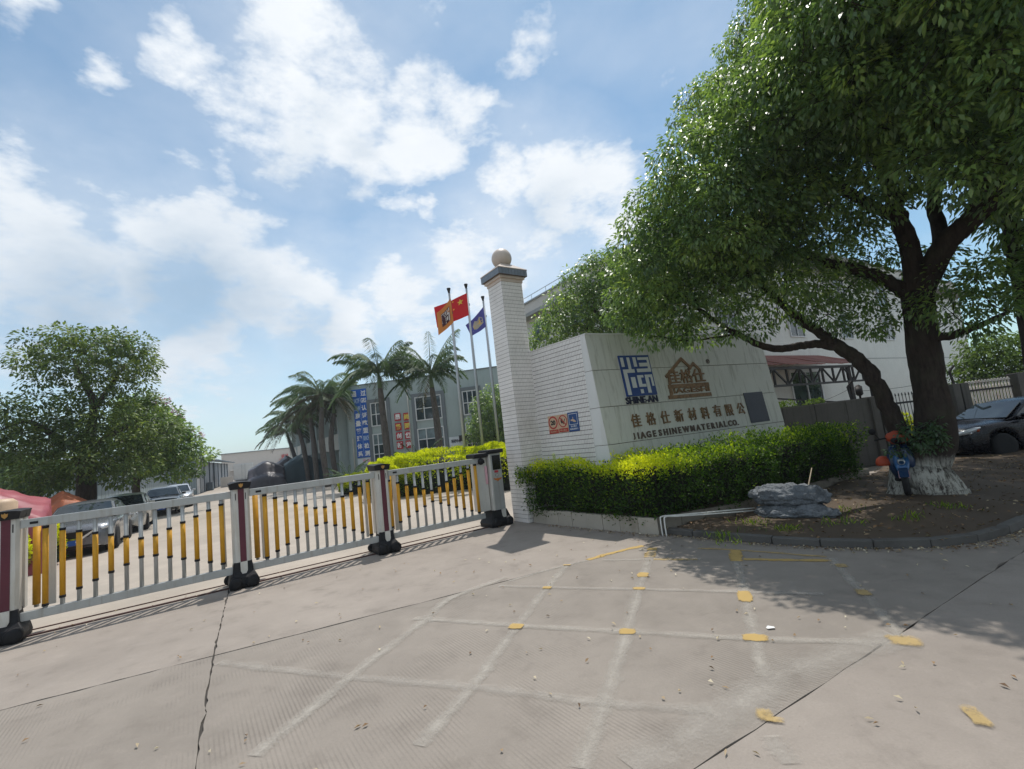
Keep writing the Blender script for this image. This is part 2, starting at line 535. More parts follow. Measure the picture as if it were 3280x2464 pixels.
def bark_mat(name, col, wash_to=None):
    m = bpy.data.materials.new(name); MATS[name] = m
    nt, N, L, B = nt_of(m)
    tc = N.new('ShaderNodeTexCoord')
    mp = N.new('ShaderNodeMapping'); mp.inputs['Scale'].default_value = (1, 1, .22); L.new(tc.outputs['Object'], mp.inputs[0])
    a = noise(N, L, mp.outputs[0], 14, 8, .7, .5); b = noise(N, L, tc.outputs['Object'], 2.2, 5)
    c = mixc(N, L, mrange(N, L, a, .3, .68), tuple(x * .45 for x in col), tuple(x * 1.35 for x in col))
    c = mixc(N, L, mrange(N, L, b, .5, .75, 0, .4), c, (.07, .075, .045))
    if wash_to:
        # lime wash brushed on the foot of the trunk, flaking
        sp = N.new('ShaderNodeSeparateXYZ'); L.new(tc.outputs['Object'], sp.inputs[0])
        w = noise(N, L, mp.outputs[0], 9, 7, .75)
        hz = N.new('ShaderNodeMath'); hz.operation = 'MULTIPLY_ADD'; L.new(w, hz.inputs[0]); hz.inputs[1].default_value = .5
        L.new(sp.outputs['Z'], hz.inputs[2])
        k = mrange(N, L, hz.outputs[0], wash_to + .13, wash_to + .33, 1, 0)
        fl = mrange(N, L, noise(N, L, mp.outputs[0], 16, 7, .78, .6), .40, .54)
        mm = N.new('ShaderNodeMath'); mm.operation = 'MULTIPLY'; L.new(k, mm.inputs[0]); L.new(fl, mm.inputs[1])
        c = mixc(N, L, mm.outputs[0], c, (.42, .41, .36))
    L.new(c, B.inputs['Base Color']); B.inputs['Roughness'].default_value = .92; B.inputs['Specular IOR Level'].default_value = .2
    bump(N, L, B, a, .9, .03)
    return m


def banded_mat(name, col, axis, pitch, depth, dark, line=.12, var=.1, rough=.5, bmp=.5, dirt=None):
    """sheet with fine ribs or small tile courses too far away to tell apart"""
    m = bpy.data.materials.new(name); MATS[name] = m
    nt, N, L, B = nt_of(m)
    tc = N.new('ShaderNodeTexCoord'); v = tc.outputs['Object']
    br = N.new('ShaderNodeTexBrick'); br.offset = 0.5 if axis == 'tile' else 0.0
    br.inputs['Color1'].default_value = rgb(col); br.inputs['Color2'].default_value = rgb(tuple(x * (1 - var) for x in col))
    br.inputs['Mortar'].default_value = rgb(dark); br.inputs['Scale'].default_value = 1.0
    br.inputs['Mortar Size'].default_value = pitch * line * .5; br.inputs['Brick Width'].default_value = pitch * depth
    br.inputs['Row Height'].default_value = pitch; br.inputs['Mortar Smooth'].default_value = .3
    sp = N.new('ShaderNodeSeparateXYZ'); L.new(v, sp.inputs[0]); cb = N.new('ShaderNodeCombineXYZ')
    ad = N.new('ShaderNodeMath'); ad.operation = 'ADD'; L.new(sp.outputs['X'], ad.inputs[0]); L.new(sp.outputs['Y'], ad.inputs[1])
    if axis == 'ribs':
        L.new(sp.outputs['Z'], cb.inputs[0]); L.new(ad.outputs[0], cb.inputs[1])
    else:
        L.new(ad.outputs[0], cb.inputs[0]); L.new(sp.outputs['Z'], cb.inputs[1])
    L.new(cb.outputs[0], br.inputs['Vector'])
    c = mixc(N, L, mrange(N, L, noise(N, L, v, .9, 6), .35, .7, 0, .35), br.outputs['Color'], tuple(x * .7 for x in col))
    if dirt:
        mp = N.new('ShaderNodeMapping'); mp.inputs['Scale'].default_value = (2, 2, .15); L.new(v, mp.inputs[0])
        c = mixc(N, L, mrange(N, L, noise(N, L, mp.outputs[0], 2, 7, .7), .5, .75, 0, .5), c, dirt)
    L.new(c, B.inputs['Base Color']); B.inputs['Roughness'].default_value = rough
    b = N.new('ShaderNodeBump'); b.inputs['Strength'].default_value = bmp; b.inputs['Distance'].default_value = .02; b.invert = True
    L.new(br.outputs['Fac'], b.inputs['Height']); L.new(b.outputs[0], B.inputs['Normal'])
    return m


M_SLAB = concrete_mat('gate_concrete', (.30, .262, .228), 0.0)
M_SLAB_G = concrete_mat('brushed_concrete', (.268, .236, .204), .38, direction=(.819, .574))
M_YARD = concrete_mat('yard_concrete', (.40, .35, .295), 0.0, stain=(.33, .29, .25))
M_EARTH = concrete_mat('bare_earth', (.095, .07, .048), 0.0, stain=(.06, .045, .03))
M_FAR = concrete_mat('far_ground', (.16, .15, .11), 0.0)
M_JOINT = mat('joint_filler', (.055, .05, .045), .95)
M_KERB = mat('kerb_concrete', (.105, .10, .092), .9, dirt=(.05, .045, .04), dirt_amt=.7, bmp=.5, fine=45)
M_PLANTER = mat('planter_stone', (.40, .365, .305), .55, dirt=(.20, .16, .11), dirt_amt=.75, bmp=.1, var=.1, scale=1.2)
M_TILE = mat('pillar_tile', (.80, .765, .73), .35, var=.10, scale=1.2, dirt=(.40, .36, .30), dirt_amt=.35)
M_TILE_W = mat('wall_tile', (.78, .75, .72), .35, var=.08, scale=1.2, dirt=(.40, .37, .32), dirt_amt=.3)
M_GROUT = mat('tile_grout', (.13, .105, .085), .9)
M_CAPTILE = mat('cap_tile', (.19, .22, .26), .35, var=.15)
M_GRANITE = mat('pink_granite', (.56, .47, .40), .4, var=.14, fine=70)
M_STONE = mat('sign_stone', (.54, .54, .475), .5, var=.06, scale=1.0, dirt=(.22, .21, .15), dirt_amt=.75, streak=True)
M_STONE_E = mat('sign_stone_edge', (.66, .66, .64), .5, var=.05, dirt=(.45, .43, .36), dirt_amt=.4, streak=True)
M_DARKPANEL = mat('dark_panel', (.035, .04, .055), .55)
M_BLUE = mat('logo_blue', (.010, .045, .19), .45, var=.15)
M_NAVY = mat('navy_letter', (.008, .010, .035), .5)
M_WHITE_IN = mat('logo_white', (.56, .57, .55), .5, var=.06)
M_RUST = mat('rusty_letter', (.26, .155, .08), .75, var=.35, scale=9, dirt=(.07, .035, .018), dirt_amt=.8)
M_RUST2 = mat('tarnished_gilt', (.20, .115, .045), .6, var=.4, scale=7, dirt=(.06, .035, .018), dirt_amt=.7)
M_BRONZE = mat('bronze_letter', (.085, .055, .035), .55, var=.3)
M_ALU = mat('grey_aluminium', (.42, .43, .42), .42, metal=.35, var=.10, dirt=(.24, .20, .15), dirt_amt=.6, streak=True)
M_ALU_W = mat('pale_aluminium', (.58, .57, .53), .45, metal=.15, var=.10, dirt=(.35, .28, .17), dirt_amt=.5, streak=True)
M_YELLOW = mat('yellow_sleeve', (.60, .30, .014), .5, var=.14, scale=4, dirt=(.30, .16, .03), dirt_amt=.45)
M_BLACKP = mat('black_plastic', (.012, .012, .014), .55, var=.3, dirt=(.035, .03, .026), dirt_amt=.35, spec=.25)
M_MAROON = mat('maroon_strip', (.105, .018, .032), .4, var=.15)
M_GOLD = mat('gilt_badge', (.45, .24, .07), .4, metal=.5)
M_RAIL = mat('rusty_rail', (.075, .035, .03), .8, var=.3)
M_SCREEN = mat('dark_screen', (.008, .008, .010), .12)
M_REDLABEL = mat('red_label', (.45, .035, .05), .5)
M_PINK = mat('pink_film', (.65, .38, .42), .5)
M_ORANGE = mat('orange_badge', (.50, .16, .03), .5)
M_FACADE = mat('grey_green_render', (.345, .405, .395), .85, var=.07, scale=.5, dirt=(.17, .20, .19), dirt_amt=.4, streak=True)
M_FACADE_T = mat('dark_render_trim', (.16, .18, .19), .85, var=.08)
M_FACADE_L = mat('pale_render', (.47, .46, .41), .85, var=.07)
M_WINFRAME = mat('white_window_frame', (.66, .67, .67), .45, var=.05)
M_GLASS = glass_mat('dark_window_glass')
M_GLASS_B = glass_mat('bluish_window_glass', (.10, .13, .14), .08)
M_REDSQ = mat('red_plaque', (.42, .015, .025), .5, var=.08)
M_LETW = mat('white_lettering', (.78, .78, .76), .5, var=.04)
M_LETY = mat('yellow_lettering', (.75, .60, .10), .5, var=.05)
M_BANNER = mat('blue_banner', (.008, .105, .47), .5, var=.08, scale=1)
M_BANNER_L = mat('pale_blue_lettering', (.42, .55, .72), .5)
M_BANNER_W = mat('white_board', (.60, .64, .66), .5, var=.05)
M_WTILE = banded_mat('white_wall_tile', (.66, .645, .60), 'tile', .075, 3.2, (.52, .50, .45), .16, .05, .4, .3, dirt=(.5, .47, .41))
M_CREAM = mat('cream_parapet', (.53, .50, .46), .8, var=.05)
M_SLABGREY = mat('grey_eave', (.30, .31, .31), .8)
M_REDROOF = banded_mat('red_roof_sheet', (.27, .075, .05), 'ribs', .16, 40, (.16, .045, .03), .3, .15, .6, .6, dirt=(.07, .035, .02))
M_DARKSTEEL = mat('dark_steel', (.022, .018, .017), .6, var=.3)
M_OLDCONC = mat('old_concrete', (.105, .098, .088), .92, var=.18, scale=1.4, dirt=(.045, .042, .036), dirt_amt=.8, bmp=.35, streak=True)
M_IRON = mat('black_iron', (.012, .012, .013), .5)
M_PICKET = mat('weathered_picket', (.58, .54, .49), .6, dirt=(.42, .16, .07), dirt_amt=.6)
M_SHED = banded_mat('shed_sheet', (.30, .37, .39), 'ribs', .32, 60, (.15, .20, .22), .25, .10, .5, .8, dirt=(.22, .20, .16))
M_SHED2 = banded_mat('grey_shed_sheet', (.33, .36, .39), 'ribs', .9, 60, (.10, .12, .15), .16, .2, .6, .7, dirt=(.25, .17, .12))
M_SHEDROOF = mat('shed_roof', (.075, .105, .13), .6, var=.2)
M_FARWALL = mat('beige_far_wall', (.50, .46, .42), .85, var=.06)
M_FARBAND = mat('salmon_band', (.46, .24, .19), .8)
M_FARRED = mat('red_far_letter', (.45, .06, .05), .6)
M_HILL = mat('wooded_hill', (.055, .085, .04), .95, var=.25, scale=.08, fine=.6)
M_TRUCKW = mat('truck_white', (.60, .61, .60), .5, var=.06)
M_TARPK = mat('black_tarp', (.048, .044, .055), .38, var=.3, scale=1.5)
M_TARPG = mat('dark_green_tarp', (.022, .050, .064), .5, var=.25, scale=1.2)
M_TARPR = mat('red_tarp', (.30, .065, .08), .42, var=.2, scale=1.0)
M_TARPO = mat('orange_tarp', (.40, .125, .055), .6, var=.2, scale=1.4)
M_POLE = mat('steel_flagpole', (.42, .44, .45), .35, metal=.4, var=.1)
M_FLAGR = mat('red_flag', (.58, .012, .018), .75, var=.06)
M_FLAGO = mat('orange_flag', (.62, .215, .045), .75, var=.1)
M_FLAGB = mat('blue_flag', (.085, .09, .36), .75, var=.1)
M_STAR = mat('flag_yellow', (.80, .52, .06), .7)
M_MARKD = mat('flag_mark_dark', (.06, .012, .02), .7)
M_MARKW = mat('flag_mark_white', (.62, .56, .52), .7)
M_MARKG = mat('flag_mark_buff', (.42, .40, .34), .7)
M_SIGNB = mat('notice_beige', (.55, .39, .26), .5, var=.08)
M_SIGNR = mat('notice_red', (.40, .035, .025), .5, var=.1)
M_SIGNBL = mat('notice_blue', (.012, .06, .20), .4, var=.1)
M_BLACKPR = mat('black_print', (.012, .012, .012), .5)
M_PIPE = mat('white_pipe', (.66, .65, .61), .4)
M_STICK = mat('dry_stick', (.35, .29, .21), .9)
M_PAPER = mat('white_paper', (.78, .78, .76), .8)
M_TYRE = mat('tyre_rubber', (.014, .014, .015), .85)
M_RIM = mat('alloy_rim', (.52, .53, .55), .3, metal=.75)
M_LAMP = mat('headlamp_glass', (.50, .53, .56), .08, metal=.25, coat=.8)
M_CHROME = mat('chrome', (.62, .63, .65), .12, metal=.95)
M_GRILLE = mat('black_grille', (.008, .008, .009), .5)
M_PLATE = mat('blue_plate', (.02, .10, .42), .4)
M_CARGLASS = glass_mat('car_glass', (.012, .017, .02), .03)
M_INDIC = mat('amber_lens', (.35, .06, .015), .15)


def paint(name, col, metal=.35, rough=.28):
    return mat(name, col, rough, metal=metal, var=.03, coat=.7)


P_GREY = paint('graphite_paint', (.14, .15, .165))
P_CHAMP = paint('champagne_paint', (.40, .40, .37))
P_DARK = paint('dark_grey_paint', (.03, .032, .035))
P_SILVER = paint('silver_paint', (.42, .44, .47))
P_BLACK = mat('black_paint', (.004, .004, .007), .25, var=.03, coat=.10, spec=.25)
M_SCOOT = mat('blue_scooter_paint', (.006, .03, .085), .3, coat=.5)
M_SCOOT_L = mat('light_blue_panel', (.015, .10, .26), .3, coat=.5)
M_BAG = mat('orange_bag', (.42, .065, .025), .6, var=.15)
M_ROCK = mat('grey_garden_rock', (.17, .185, .20), .85, var=.35, scale=3, fine=18, dirt=(.05, .055, .06), dirt_amt=.9, bmp=1.0, bdist=.06)
M_BARKBIG = bark_mat('limewashed_bark', (.045, .034, .028), .66)
M_BARK = bark_mat('bark', (.07, .055, .045))
M_PALMBARK = bark_mat('palm_bark', (.12, .105, .095))
L_BIG = leaf_mat('broad_leaf', [(0, (.034, .066, .030)), (.35, (.068, .115, .042)), (.75, (.135, .200, .055)), (1, (.27, .33, .085))], .42, .5, .45)
L_LEFT = leaf_mat('left_tree_leaf', [(0, (0.0216, 0.0403, 0.0158)), (0.5, (0.0504, 0.0828, 0.0216)), (1, (0.144, 0.18, 0.0432))], .55, .42, .3)
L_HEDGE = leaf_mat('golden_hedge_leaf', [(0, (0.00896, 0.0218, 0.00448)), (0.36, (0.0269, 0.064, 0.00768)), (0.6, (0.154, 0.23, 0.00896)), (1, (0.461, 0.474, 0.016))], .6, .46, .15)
L_GOLD = leaf_mat('gold_leaf', [(0, (0.0109, 0.0299, 0.00544)), (0.3, (0.0762, 0.126, 0.0068)), (0.58, (0.283, 0.323, 0.0068)), (1, (0.424, 0.443, 0.0136))], .6, .42, .15)
L_PALM = leaf_mat('palm_leaf', [(0, (0.016, 0.0352, 0.016)), (0.5, (0.04, 0.076, 0.0304)), (1, (0.104, 0.144, 0.052))], .6, .3, .15)
L_PALMD = leaf_mat('dry_palm_leaf', [(0, (.022, .024, .014)), (1, (.075, .068, .042))], .7, .2)
L_FAR = leaf_mat('far_leaf', [(0, (0.026, 0.0553, 0.013)), (1, (0.104, 0.156, 0.0325))], .7, .35, .1)
L_HAZE = leaf_mat('distant_leaf', [(0, (.025, .045, .018)), (1, (.07, .11, .035))], .7, .25, .1)
L_FLOWER = leaf_mat('purple_blossom', [(0, (.25, .10, .28)), (1, (.42, .22, .46))], .6, .3)
L_DRY = leaf_mat('fallen_leaf', [(0, (.07, .04, .02)), (.35, (.22, .13, .06)), (.7, (.36, .29, .19)), (1, (.55, .50, .38))], .8, .1)
L_SHOOT = leaf_mat('pale_shoot_leaf', [(0, (.25, .35, .06)), (1, (.45, .5, .15))], .5, .35)
M_PAINT_Y = worn_paint('yellow_road_paint', (.46, .31, .10), .80, .16, 6, .30, .92)
M_PAINT_Y2 = worn_paint('worn_yellow_paint', (.45, .32, .13), .68, .18, 7, .30, .8)
M_PAINT_P = worn_paint('faded_pale_paint', (.43, .395, .345), .62, .26, 3, .36, .72)
M_PAINT_PP = worn_paint('faint_pale_paint', (.41, .375, .33), .60, .26, 2.2, .40, .7)
# ---------------------------------------------------------------- foliage helpers
def rand_unit(n):
    v = rng.normal(size=(n, 3)); return v / np.linalg.norm(v, axis=1)[:, None]


def leaf_quads(c, d, nrm, Ln, Wd, fold=.25):
    """leaf blades: base c, pointing along d, faces nrm"""
    d = d / np.linalg.norm(d, axis=1)[:, None]
    s = np.cross(d, nrm); s /= (np.linalg.norm(s, axis=1)[:, None] + 1e-9)
    n = np.cross(s, d)
    Ln = np.broadcast_to(Ln, (len(c),))[:, None]; Wd = np.broadcast_to(Wd, (len(c),))[:, None]
    mid = c + d * Ln * .45
    return np.stack([c, mid + s * Wd / 2 + n * Wd * fold, c + d * Ln - n * Wd * .15, mid - s * Wd / 2 + n * Wd * fold], 1)


def clump_leaves(centers, radii, per, Ln, Wd, droop=.6, flat=.75, jit=.35, up_bias=.4, shell=.45):
    """leaves around clump centres, denser at the outside, hanging a little"""
    centers = np.asarray(centers, float); radii = np.asarray(radii, float)
    k = np.repeat(np.arange(len(centers)), per)
    n = len(k)
    dr = rand_unit(n); dr[:, 2] = dr[:, 2] * flat
    rad = (shell + (1 - shell) * rng.random(n) ** .6)
    pos = centers[k] + dr * radii[k][:, None] * rad[:, None]
    out = dr + rand_unit(n) * jit
    out[:, 2] -= droop * (.5 + rng.random(n))
    nrm = rand_unit(n) * .7; nrm[:, 2] += up_bias + .5; nrm += dr * .4
    sz = .7 + .6 * rng.random(n)
    V = leaf_quads(pos, out, nrm, Ln * sz, Wd * sz)
    tone = rng.random(len(centers))[k] * .45 + rng.random(n) * .45 + .10 * (dr[:, 2] > .2)
    return V, np.clip(tone, 0, 1), pos


def smooth_path(pts, n=6):
    pts = [np.asarray(p, float) for p in pts]
    if len(pts) < 3:
        return [pts[0] + (pts[-1] - pts[0]) * t for t in np.linspace(0, 1, n)]
    out = []
    for i in range(len(pts) - 1):
        p0 = pts[max(i - 1, 0)]; p1 = pts[i]; p2 = pts[i + 1]; p3 = pts[min(i + 2, len(pts) - 1)]
        for t in np.linspace(0, 1, n, endpoint=False):
            out.append(.5 * ((2 * p1) + (-p0 + p2) * t + (2 * p0 - 5 * p1 + 4 * p2 - p3) * t * t + (-p0 + 3 * p1 - 3 * p2 + p3) * t ** 3))
    out.append(pts[-1]); return out


def smooth_vals(v, n=6):
    out = []
    for i in range(len(v) - 1): out += list(np.linspace(v[i], v[i + 1], n, endpoint=False))
    return out + [v[-1]]


def make_tree(name, label, cat, base, limbs, clumps, leafmat, barkmat, per=150, Ln=.11, Wd=.045, twig=.028, group=None,
              droop=.7, sides=7, extra_bare=None, wob=.0):
    """limbs: [(points, radii)] in world coordinates; clumps: [(centre, radius)]"""
    base = np.asarray(base, float)
    root = empty(name, base, 0, label, cat, group)
    wood = MB(); nodes = []; nr = []
    for pts, rad in limbs:
        P = smooth_path(pts, 7); Rr = smooth_vals(rad, 7)
        P = [p + (rng.normal(size=3) * r * (.03 if r > .15 else .10) if 0 < i else 0) for i, (p, r) in enumerate(zip(P, Rr))]
        wood.tube([p - base for p in P], Rr, n=20 if max(rad) > .15 else sides, wob=wob)
        nodes += P[2:]; nr += Rr[2:]
    twigs = MB()
    cl = sorted(clumps, key=lambda c: min(np.linalg.norm(np.asarray(c[0]) - q) for q in nodes[::3]))
    for c, r in cl:
        c = np.asarray(c, float)
        A = np.array(nodes); Ra = np.array(nr)
        dd = np.linalg.norm(A - c, axis=1) + (A[:, 2] > c[2] + .2) * .5
        j = int(np.argmin(dd)); a = A[j]
        dist = np.linalg.norm(c - a)
        if dist < .15: continue
        mid = (a + c) / 2 + rng.normal(size=3) * .10 * dist + np.array([0, 0, -.06 * dist])
        path = smooth_path([a, mid, c], 4)
        r0 = min(Ra[j] * .62, twig * (.6 + .5 * dist)); rr = list(np.linspace(r0, max(.006, r0 * .35), len(path)))
        twigs.tube([p - base for p in path], rr, n=5, cap=False)
        nodes += path[2:]; nr += rr[2:]
        for q in range(3):                       # spray of fine twigs inside the clump
            e = c + rand_unit(1)[0] * r * .8
            twigs.tube([path[-2] - base, (path[-1] + e) / 2 - base, e - base], [r0 * .4, .006, .003], n=3, cap=False)
    tr = wood.build('trunk', barkmat, root)
    if twigs.v:
        tw = twigs.build('branches', barkmat, root); tag(tw, kind='stuff')
    V, tone, _ = clump_leaves(np.array([c for c, r in clumps]) - base, np.array([r for c, r in clumps]), per, Ln, Wd, droop=droop)
    cr = quads('crown', V, leafmat, root, tone); tag(cr, kind='stuff')
    return root


def fill_ellipsoids(ells, spacing, rc, shell=.55, seed=1, zmin=None):
    """clump centres scattered in the outer part of a union of ellipsoids"""
    r_ = np.random.default_rng(seed); A = np.zeros((0, 3)); out = []
    for (c, rad) in ells:
        c = np.asarray(c, float); rad = np.broadcast_to(np.asarray(rad, float), (3,))
        n = int(45 * rad.prod() / spacing ** 3) + 20
        d = r_.normal(size=(n, 3)); d /= np.linalg.norm(d, axis=1)[:, None]
        P = c + d * rad * (shell + (1 - shell) * r_.random((n, 1)) ** .5)
        for p in P:
            if zmin is not None and p[2] < zmin: continue
            if len(A) and (((A - p) ** 2).sum(1) < spacing ** 2).any(): continue
            A = np.vstack([A, p]); out.append((p, rc * (.75 + .5 * r_.random())))
    return out


# ---------------------------------------------------------------- the setting: ground, slabs, markings
GU = np.array([math.cos(math.radians(35)), math.sin(math.radians(35)), 0])     # along the gate
GB = np.array([-GU[1], GU[0], 0])                                               # into the yard
ZUP = np.array([0, 0, 1.0])
GATE0 = np.array([-5.199, 8.663, 0])                                            # foot of the second gate post
PM = np.array([.029, 11.718, 0])                                                # near corner of the tall pillar


def clip(poly, p, n):
    out = []
    for i in range(len(poly)):
        a, b = poly[i], poly[(i + 1) % len(poly)]
        da, db = (a - p) @ n, (b - p) @ n
        if da >= 0: out.append(a)
        if (da >= 0) != (db >= 0): out.append(a + (b - a) * da / (da - db))
    return out


def half(poly, a, b, keep, gap=.0):
    """cut by the line a-b, keep the side of point keep"""
    a, b, keep = [np.asarray(q, float)[:2] for q in (a, b, keep)]
    n = unit(np.array([-(b - a)[1], (b - a)[0]]))
    if (keep - a) @ n < 0: n = -n
    return clip(poly, a + n * gap, n)


def slab(name, poly, m, parent, z=0.0, t=.03, ragged=.006):
    pts = []
    for i in range(len(poly)):
        a, b = poly[i], poly[(i + 1) % len(poly)]
        d = np.linalg.norm(b - a); n = int(min(140, max(1, d / .10)))
        if min(np.hypot(*a), np.hypot(*b)) > 45: n = 1
        for k in range(n):
            p = a + (b - a) * k / n
            if k and np.hypot(*p) < 16: p = p + rng.normal(size=2) * ragged * (1 + 2.5 * (rng.random() < .05))
            pts.append(p)
    m_ = len(pts)
    vs = [(p[0], p[1], z) for p in pts] + [(p[0], p[1], z - t) for p in pts]
    mb = MB().add(vs, [tuple(range(m_))] + [(i, m_ + i, m_ + (i + 1) % m_, (i + 1) % m_) for i in range(m_)])
    return mb.build(name, m, parent)


big = 1400
tag(MB().add([(-big, -big, -.035), (big, -big, -.035), (big, big, -.035), (-big, big, -.035)], [(0, 1, 2, 3)]).build('ground', M_FAR),
    'wide flat ground under and beyond the concrete', kind='structure')
tag(MB().add([(-40, -30, -.022), (40, -30, -.022), (40, 40, -.022), (-40, 40, -.022)], [(0, 1, 2, 3)]).build('joint_bed', M_JOINT), 'dark bed seen in the joints between the slabs', kind='structure')
pave = empty('pavement', (0, 0, 0), 0, 'worn concrete slabs of the gate apron and road', kind='structure')
J1a, J1b = gp(0, 2276), gp(1824, 1809)
J2a, J2m, J2b = gp(727, 1913), gp(685, 2098), gp(623, 2464)
J3a, J3m, J3b = gp(2224, 2464), gp(2669, 2180), gp(2877, 2031)
TRK = GATE0 + GB * .17
sq = [np.array(p, float) for p in ((-34, -14), (34, -14), (34, 34), (-34, 34))]
front = half(sq, TRK, TRK + GU, (0, 0), .03)
up_ = half(front, J1a, J1b, (-5, 8), .014); lo_ = half(front, J1a, J1b, (0, 0), .014)
slab('concrete_slab', half(up_, J2a, J2m, (-20, 0), .008), M_SLAB, pave)
slab('concrete_slab', half(up_, J2a, J2m, (5, 8), .008), M_SLAB, pave)
slab('concrete_slab', half(lo_, J2m, J2b, (-20, -5), .009), M_SLAB_G, pave)
mid_ = half(lo_, J2m, J2b, (3, 3), .009)
slab('concrete_slab', half(mid_, J3a, J3b, (0, 4), .006), M_SLAB_G, pave)
slab('concrete_slab', half(mid_, J3a, J3b, (8, 0), .006), M_SLAB, pave)
yq = [np.array(p, float) for p in ((-200, -60), (60, -60), (60, 260), (-200, 260))]
yard = half(yq, TRK, TRK + GU, TRK + GB * 5, .03)
tag(slab('yard', yard, M_YARD, None), 'pale concrete yard behind the sliding gate', kind='structure')


def strip(name, p, q, w0, w1, m, z=.004, wav=.012):
    """a painted band on the ground through survey points"""
    pts = smooth_path([np.asarray(a) for a in p], 8) if q is None else [p + (q - p) * t for t in np.linspace(0, 1, 12)]
    n = len(pts); vs = []
    for i, c in enumerate(pts):
        t = unit(pts[min(i + 1, n - 1)] - pts[max(i - 1, 0)]); s = np.array([-t[1], t[0], 0]); w = w0 + (w1 - w0) * i / (n - 1)
        for sg in (-1, -.5, 0, .5, 1):
            a = c + s * sg * (w / 2 + (rng.normal() * wav if abs(sg) == 1 else 0)); vs.append((a[0], a[1], z))
    fs = [(5 * i + j, 5 * i + j + 1, 5 * i + j + 6, 5 * i + j + 5) for i in range(n - 1) for j in range(4)]
    o = MB().add(vs, fs).build(name, m)
    at = o.data.attributes.new('edge', 'FLOAT', 'POINT'); at.data.foreach_set('value', [abs(e) ** 1.5 for _ in range(n) for e in (-1, -.5, 0, .5, 1)])
    return tag(o, kind='structure')


def r5(x, y): return gp(1600 + x / 1.3167, 1600 + y / 1.3167)
def r6(x, y): return gp(x / 1.3488, 1650 + y / 1.3488)


for k, (pts, w, m, z) in enumerate([
        ([r5(372, 256), r5(490, 222), r5(606, 196)], .12, M_PAINT_Y, .005),
        ([r5(40, 345), r5(200, 300), r5(372, 258)], .11, M_PAINT_P, .0045),
        ([r5(435, 258), r5(640, 254), r5(850, 254)], .11, M_PAINT_P, .0047),
        ([r5(650, 254), r5(740, 254), r5(835, 254)], .10, M_PAINT_Y2, .0055),
        ([r5(1030, 253), r5(1200, 257), r5(1405, 259)], .12, M_PAINT_Y, .0052),
        ([r5(838, 207), r5(1000, 215), r5(1380, 243)], .09, M_PAINT_Y2, .0058),
        ([r5(650, 205), r5(632, 245)], .16, M_PAINT_Y, .0062),
        ([r5(645, 215), r5(605, 325), r5(540, 550), r5(480, 740), r5(435, 880), r5(345, 1138)], .17, M_PAINT_P, .0064),
        ([r5(996, 215), r5(998, 262)], .17, M_PAINT_Y, .0066),
        ([r5(997, 262), r5(1022, 340), r5(1045, 450), r5(1080, 590), r5(1112, 750)], .15, M_PAINT_P, .0068),
        ([r5(1400, 250), r5(1470, 330), r5(1540, 400), r5(1625, 500), r5(1705, 600)], .13, M_PAINT_P, .0069),
        ([r5(285, 280), r5(200, 375), r5(70, 540), r6(2050, 730), r6(1810, 1000)], .16, M_PAINT_P, .0071),
        ([r5(0, 366), r5(300, 375), r5(590, 380), r5(1000, 391), r5(1370, 402)], .13, M_PAINT_PP, .0073),
        ([r6(1790, 448), r5(20, 530), r5(540, 560), r5(1080, 590), r5(1640, 606)], .14, M_PAINT_P, .0075),
        ([r6(945, 640), r6(1500, 700), r6(2000, 742), r5(440, 860), r5(900, 895)], .16, M_PAINT_PP, .0077),
        ([r6(1100, 1045), r6(1500, 712), r6(1830, 460), r6(1950, 360), r5(30, 330)], .17, M_PAINT_P, .0079),
        ([r5(560, 1138), r5(900, 925), r5(1190, 750), r5(1480, 640), r5(1700, 590)], .46, M_PAINT_PP, .0081),
        ([r5(1150, 1000), r5(1190, 1060), r5(1230, 1120)], .18, M_PAINT_PP, .0083)]):
    strip('road_marking', pts, None, w, w, m, z)
for k, (c, w, h, m) in enumerate([((605, 320), .16, .20, M_PAINT_Y), ((590, 378), .16, .10, M_PAINT_Y), ((538, 560), .17, .14, M_PAINT_Y), ((1035, 412), .15, .36, M_PAINT_Y),
                                  ((1080, 588), .22, .15, M_PAINT_Y), ((1442, 282), .14, .16, M_PAINT_Y2), ((1532, 395), .14, .22, M_PAINT_Y2), ((1705, 600), .24, .22, M_PAINT_Y2),
                                  ((1118, 914), .11, .15, M_PAINT_Y2), ((1160, 936), .13, .07, M_PAINT_Y2), ((2010, 920), .11, .24, M_PAINT_Y2), ((200, 376), .14, .10, M_PAINT_Y),
                                  ((70, 540), .17, .14, M_PAINT_Y), ((285, 280), .13, .05, M_PAINT_Y)]):
    c0 = r5(*c); n = 14
    n = 24; axu = unit(r5(640, 215) - r5(540, 550)); axv = np.array([axu[1], -axu[0], 0])
    vs = []
    for a in np.linspace(0, 2 * math.pi, n, endpoint=False):
        x = w / 2 * math.copysign(abs(math.cos(a)) ** .5, math.cos(a)) * (1 + rng.normal() * .06); y = h / 2 * math.copysign(abs(math.sin(a)) ** .5, math.sin(a)) * (1 + rng.normal() * .06)
        q = c0 + axv * x + axu * y; vs.append((q[0], q[1], .0105 + .0004 * k))
    o = MB().add(vs + [(c0[0], c0[1], vs[0][2])] + [tuple(np.array(c0) * .35 * [1, 1, 0] + np.array(v) * [.65, .65, 1]) for v in vs],
                 [(i, (i + 1) % n, n + 1 + (i + 1) % n, n + 1 + i) for i in range(n)] + [(n + 1 + i, n + 1 + (i + 1) % n, n) for i in range(n)]).build('road_marking', m)
    at = o.data.attributes.new('edge', 'FLOAT', 'POINT'); at.data.foreach_set('value', [1.0] * n + [0.0] + [.1] * n)
    tag(o, kind='structure')

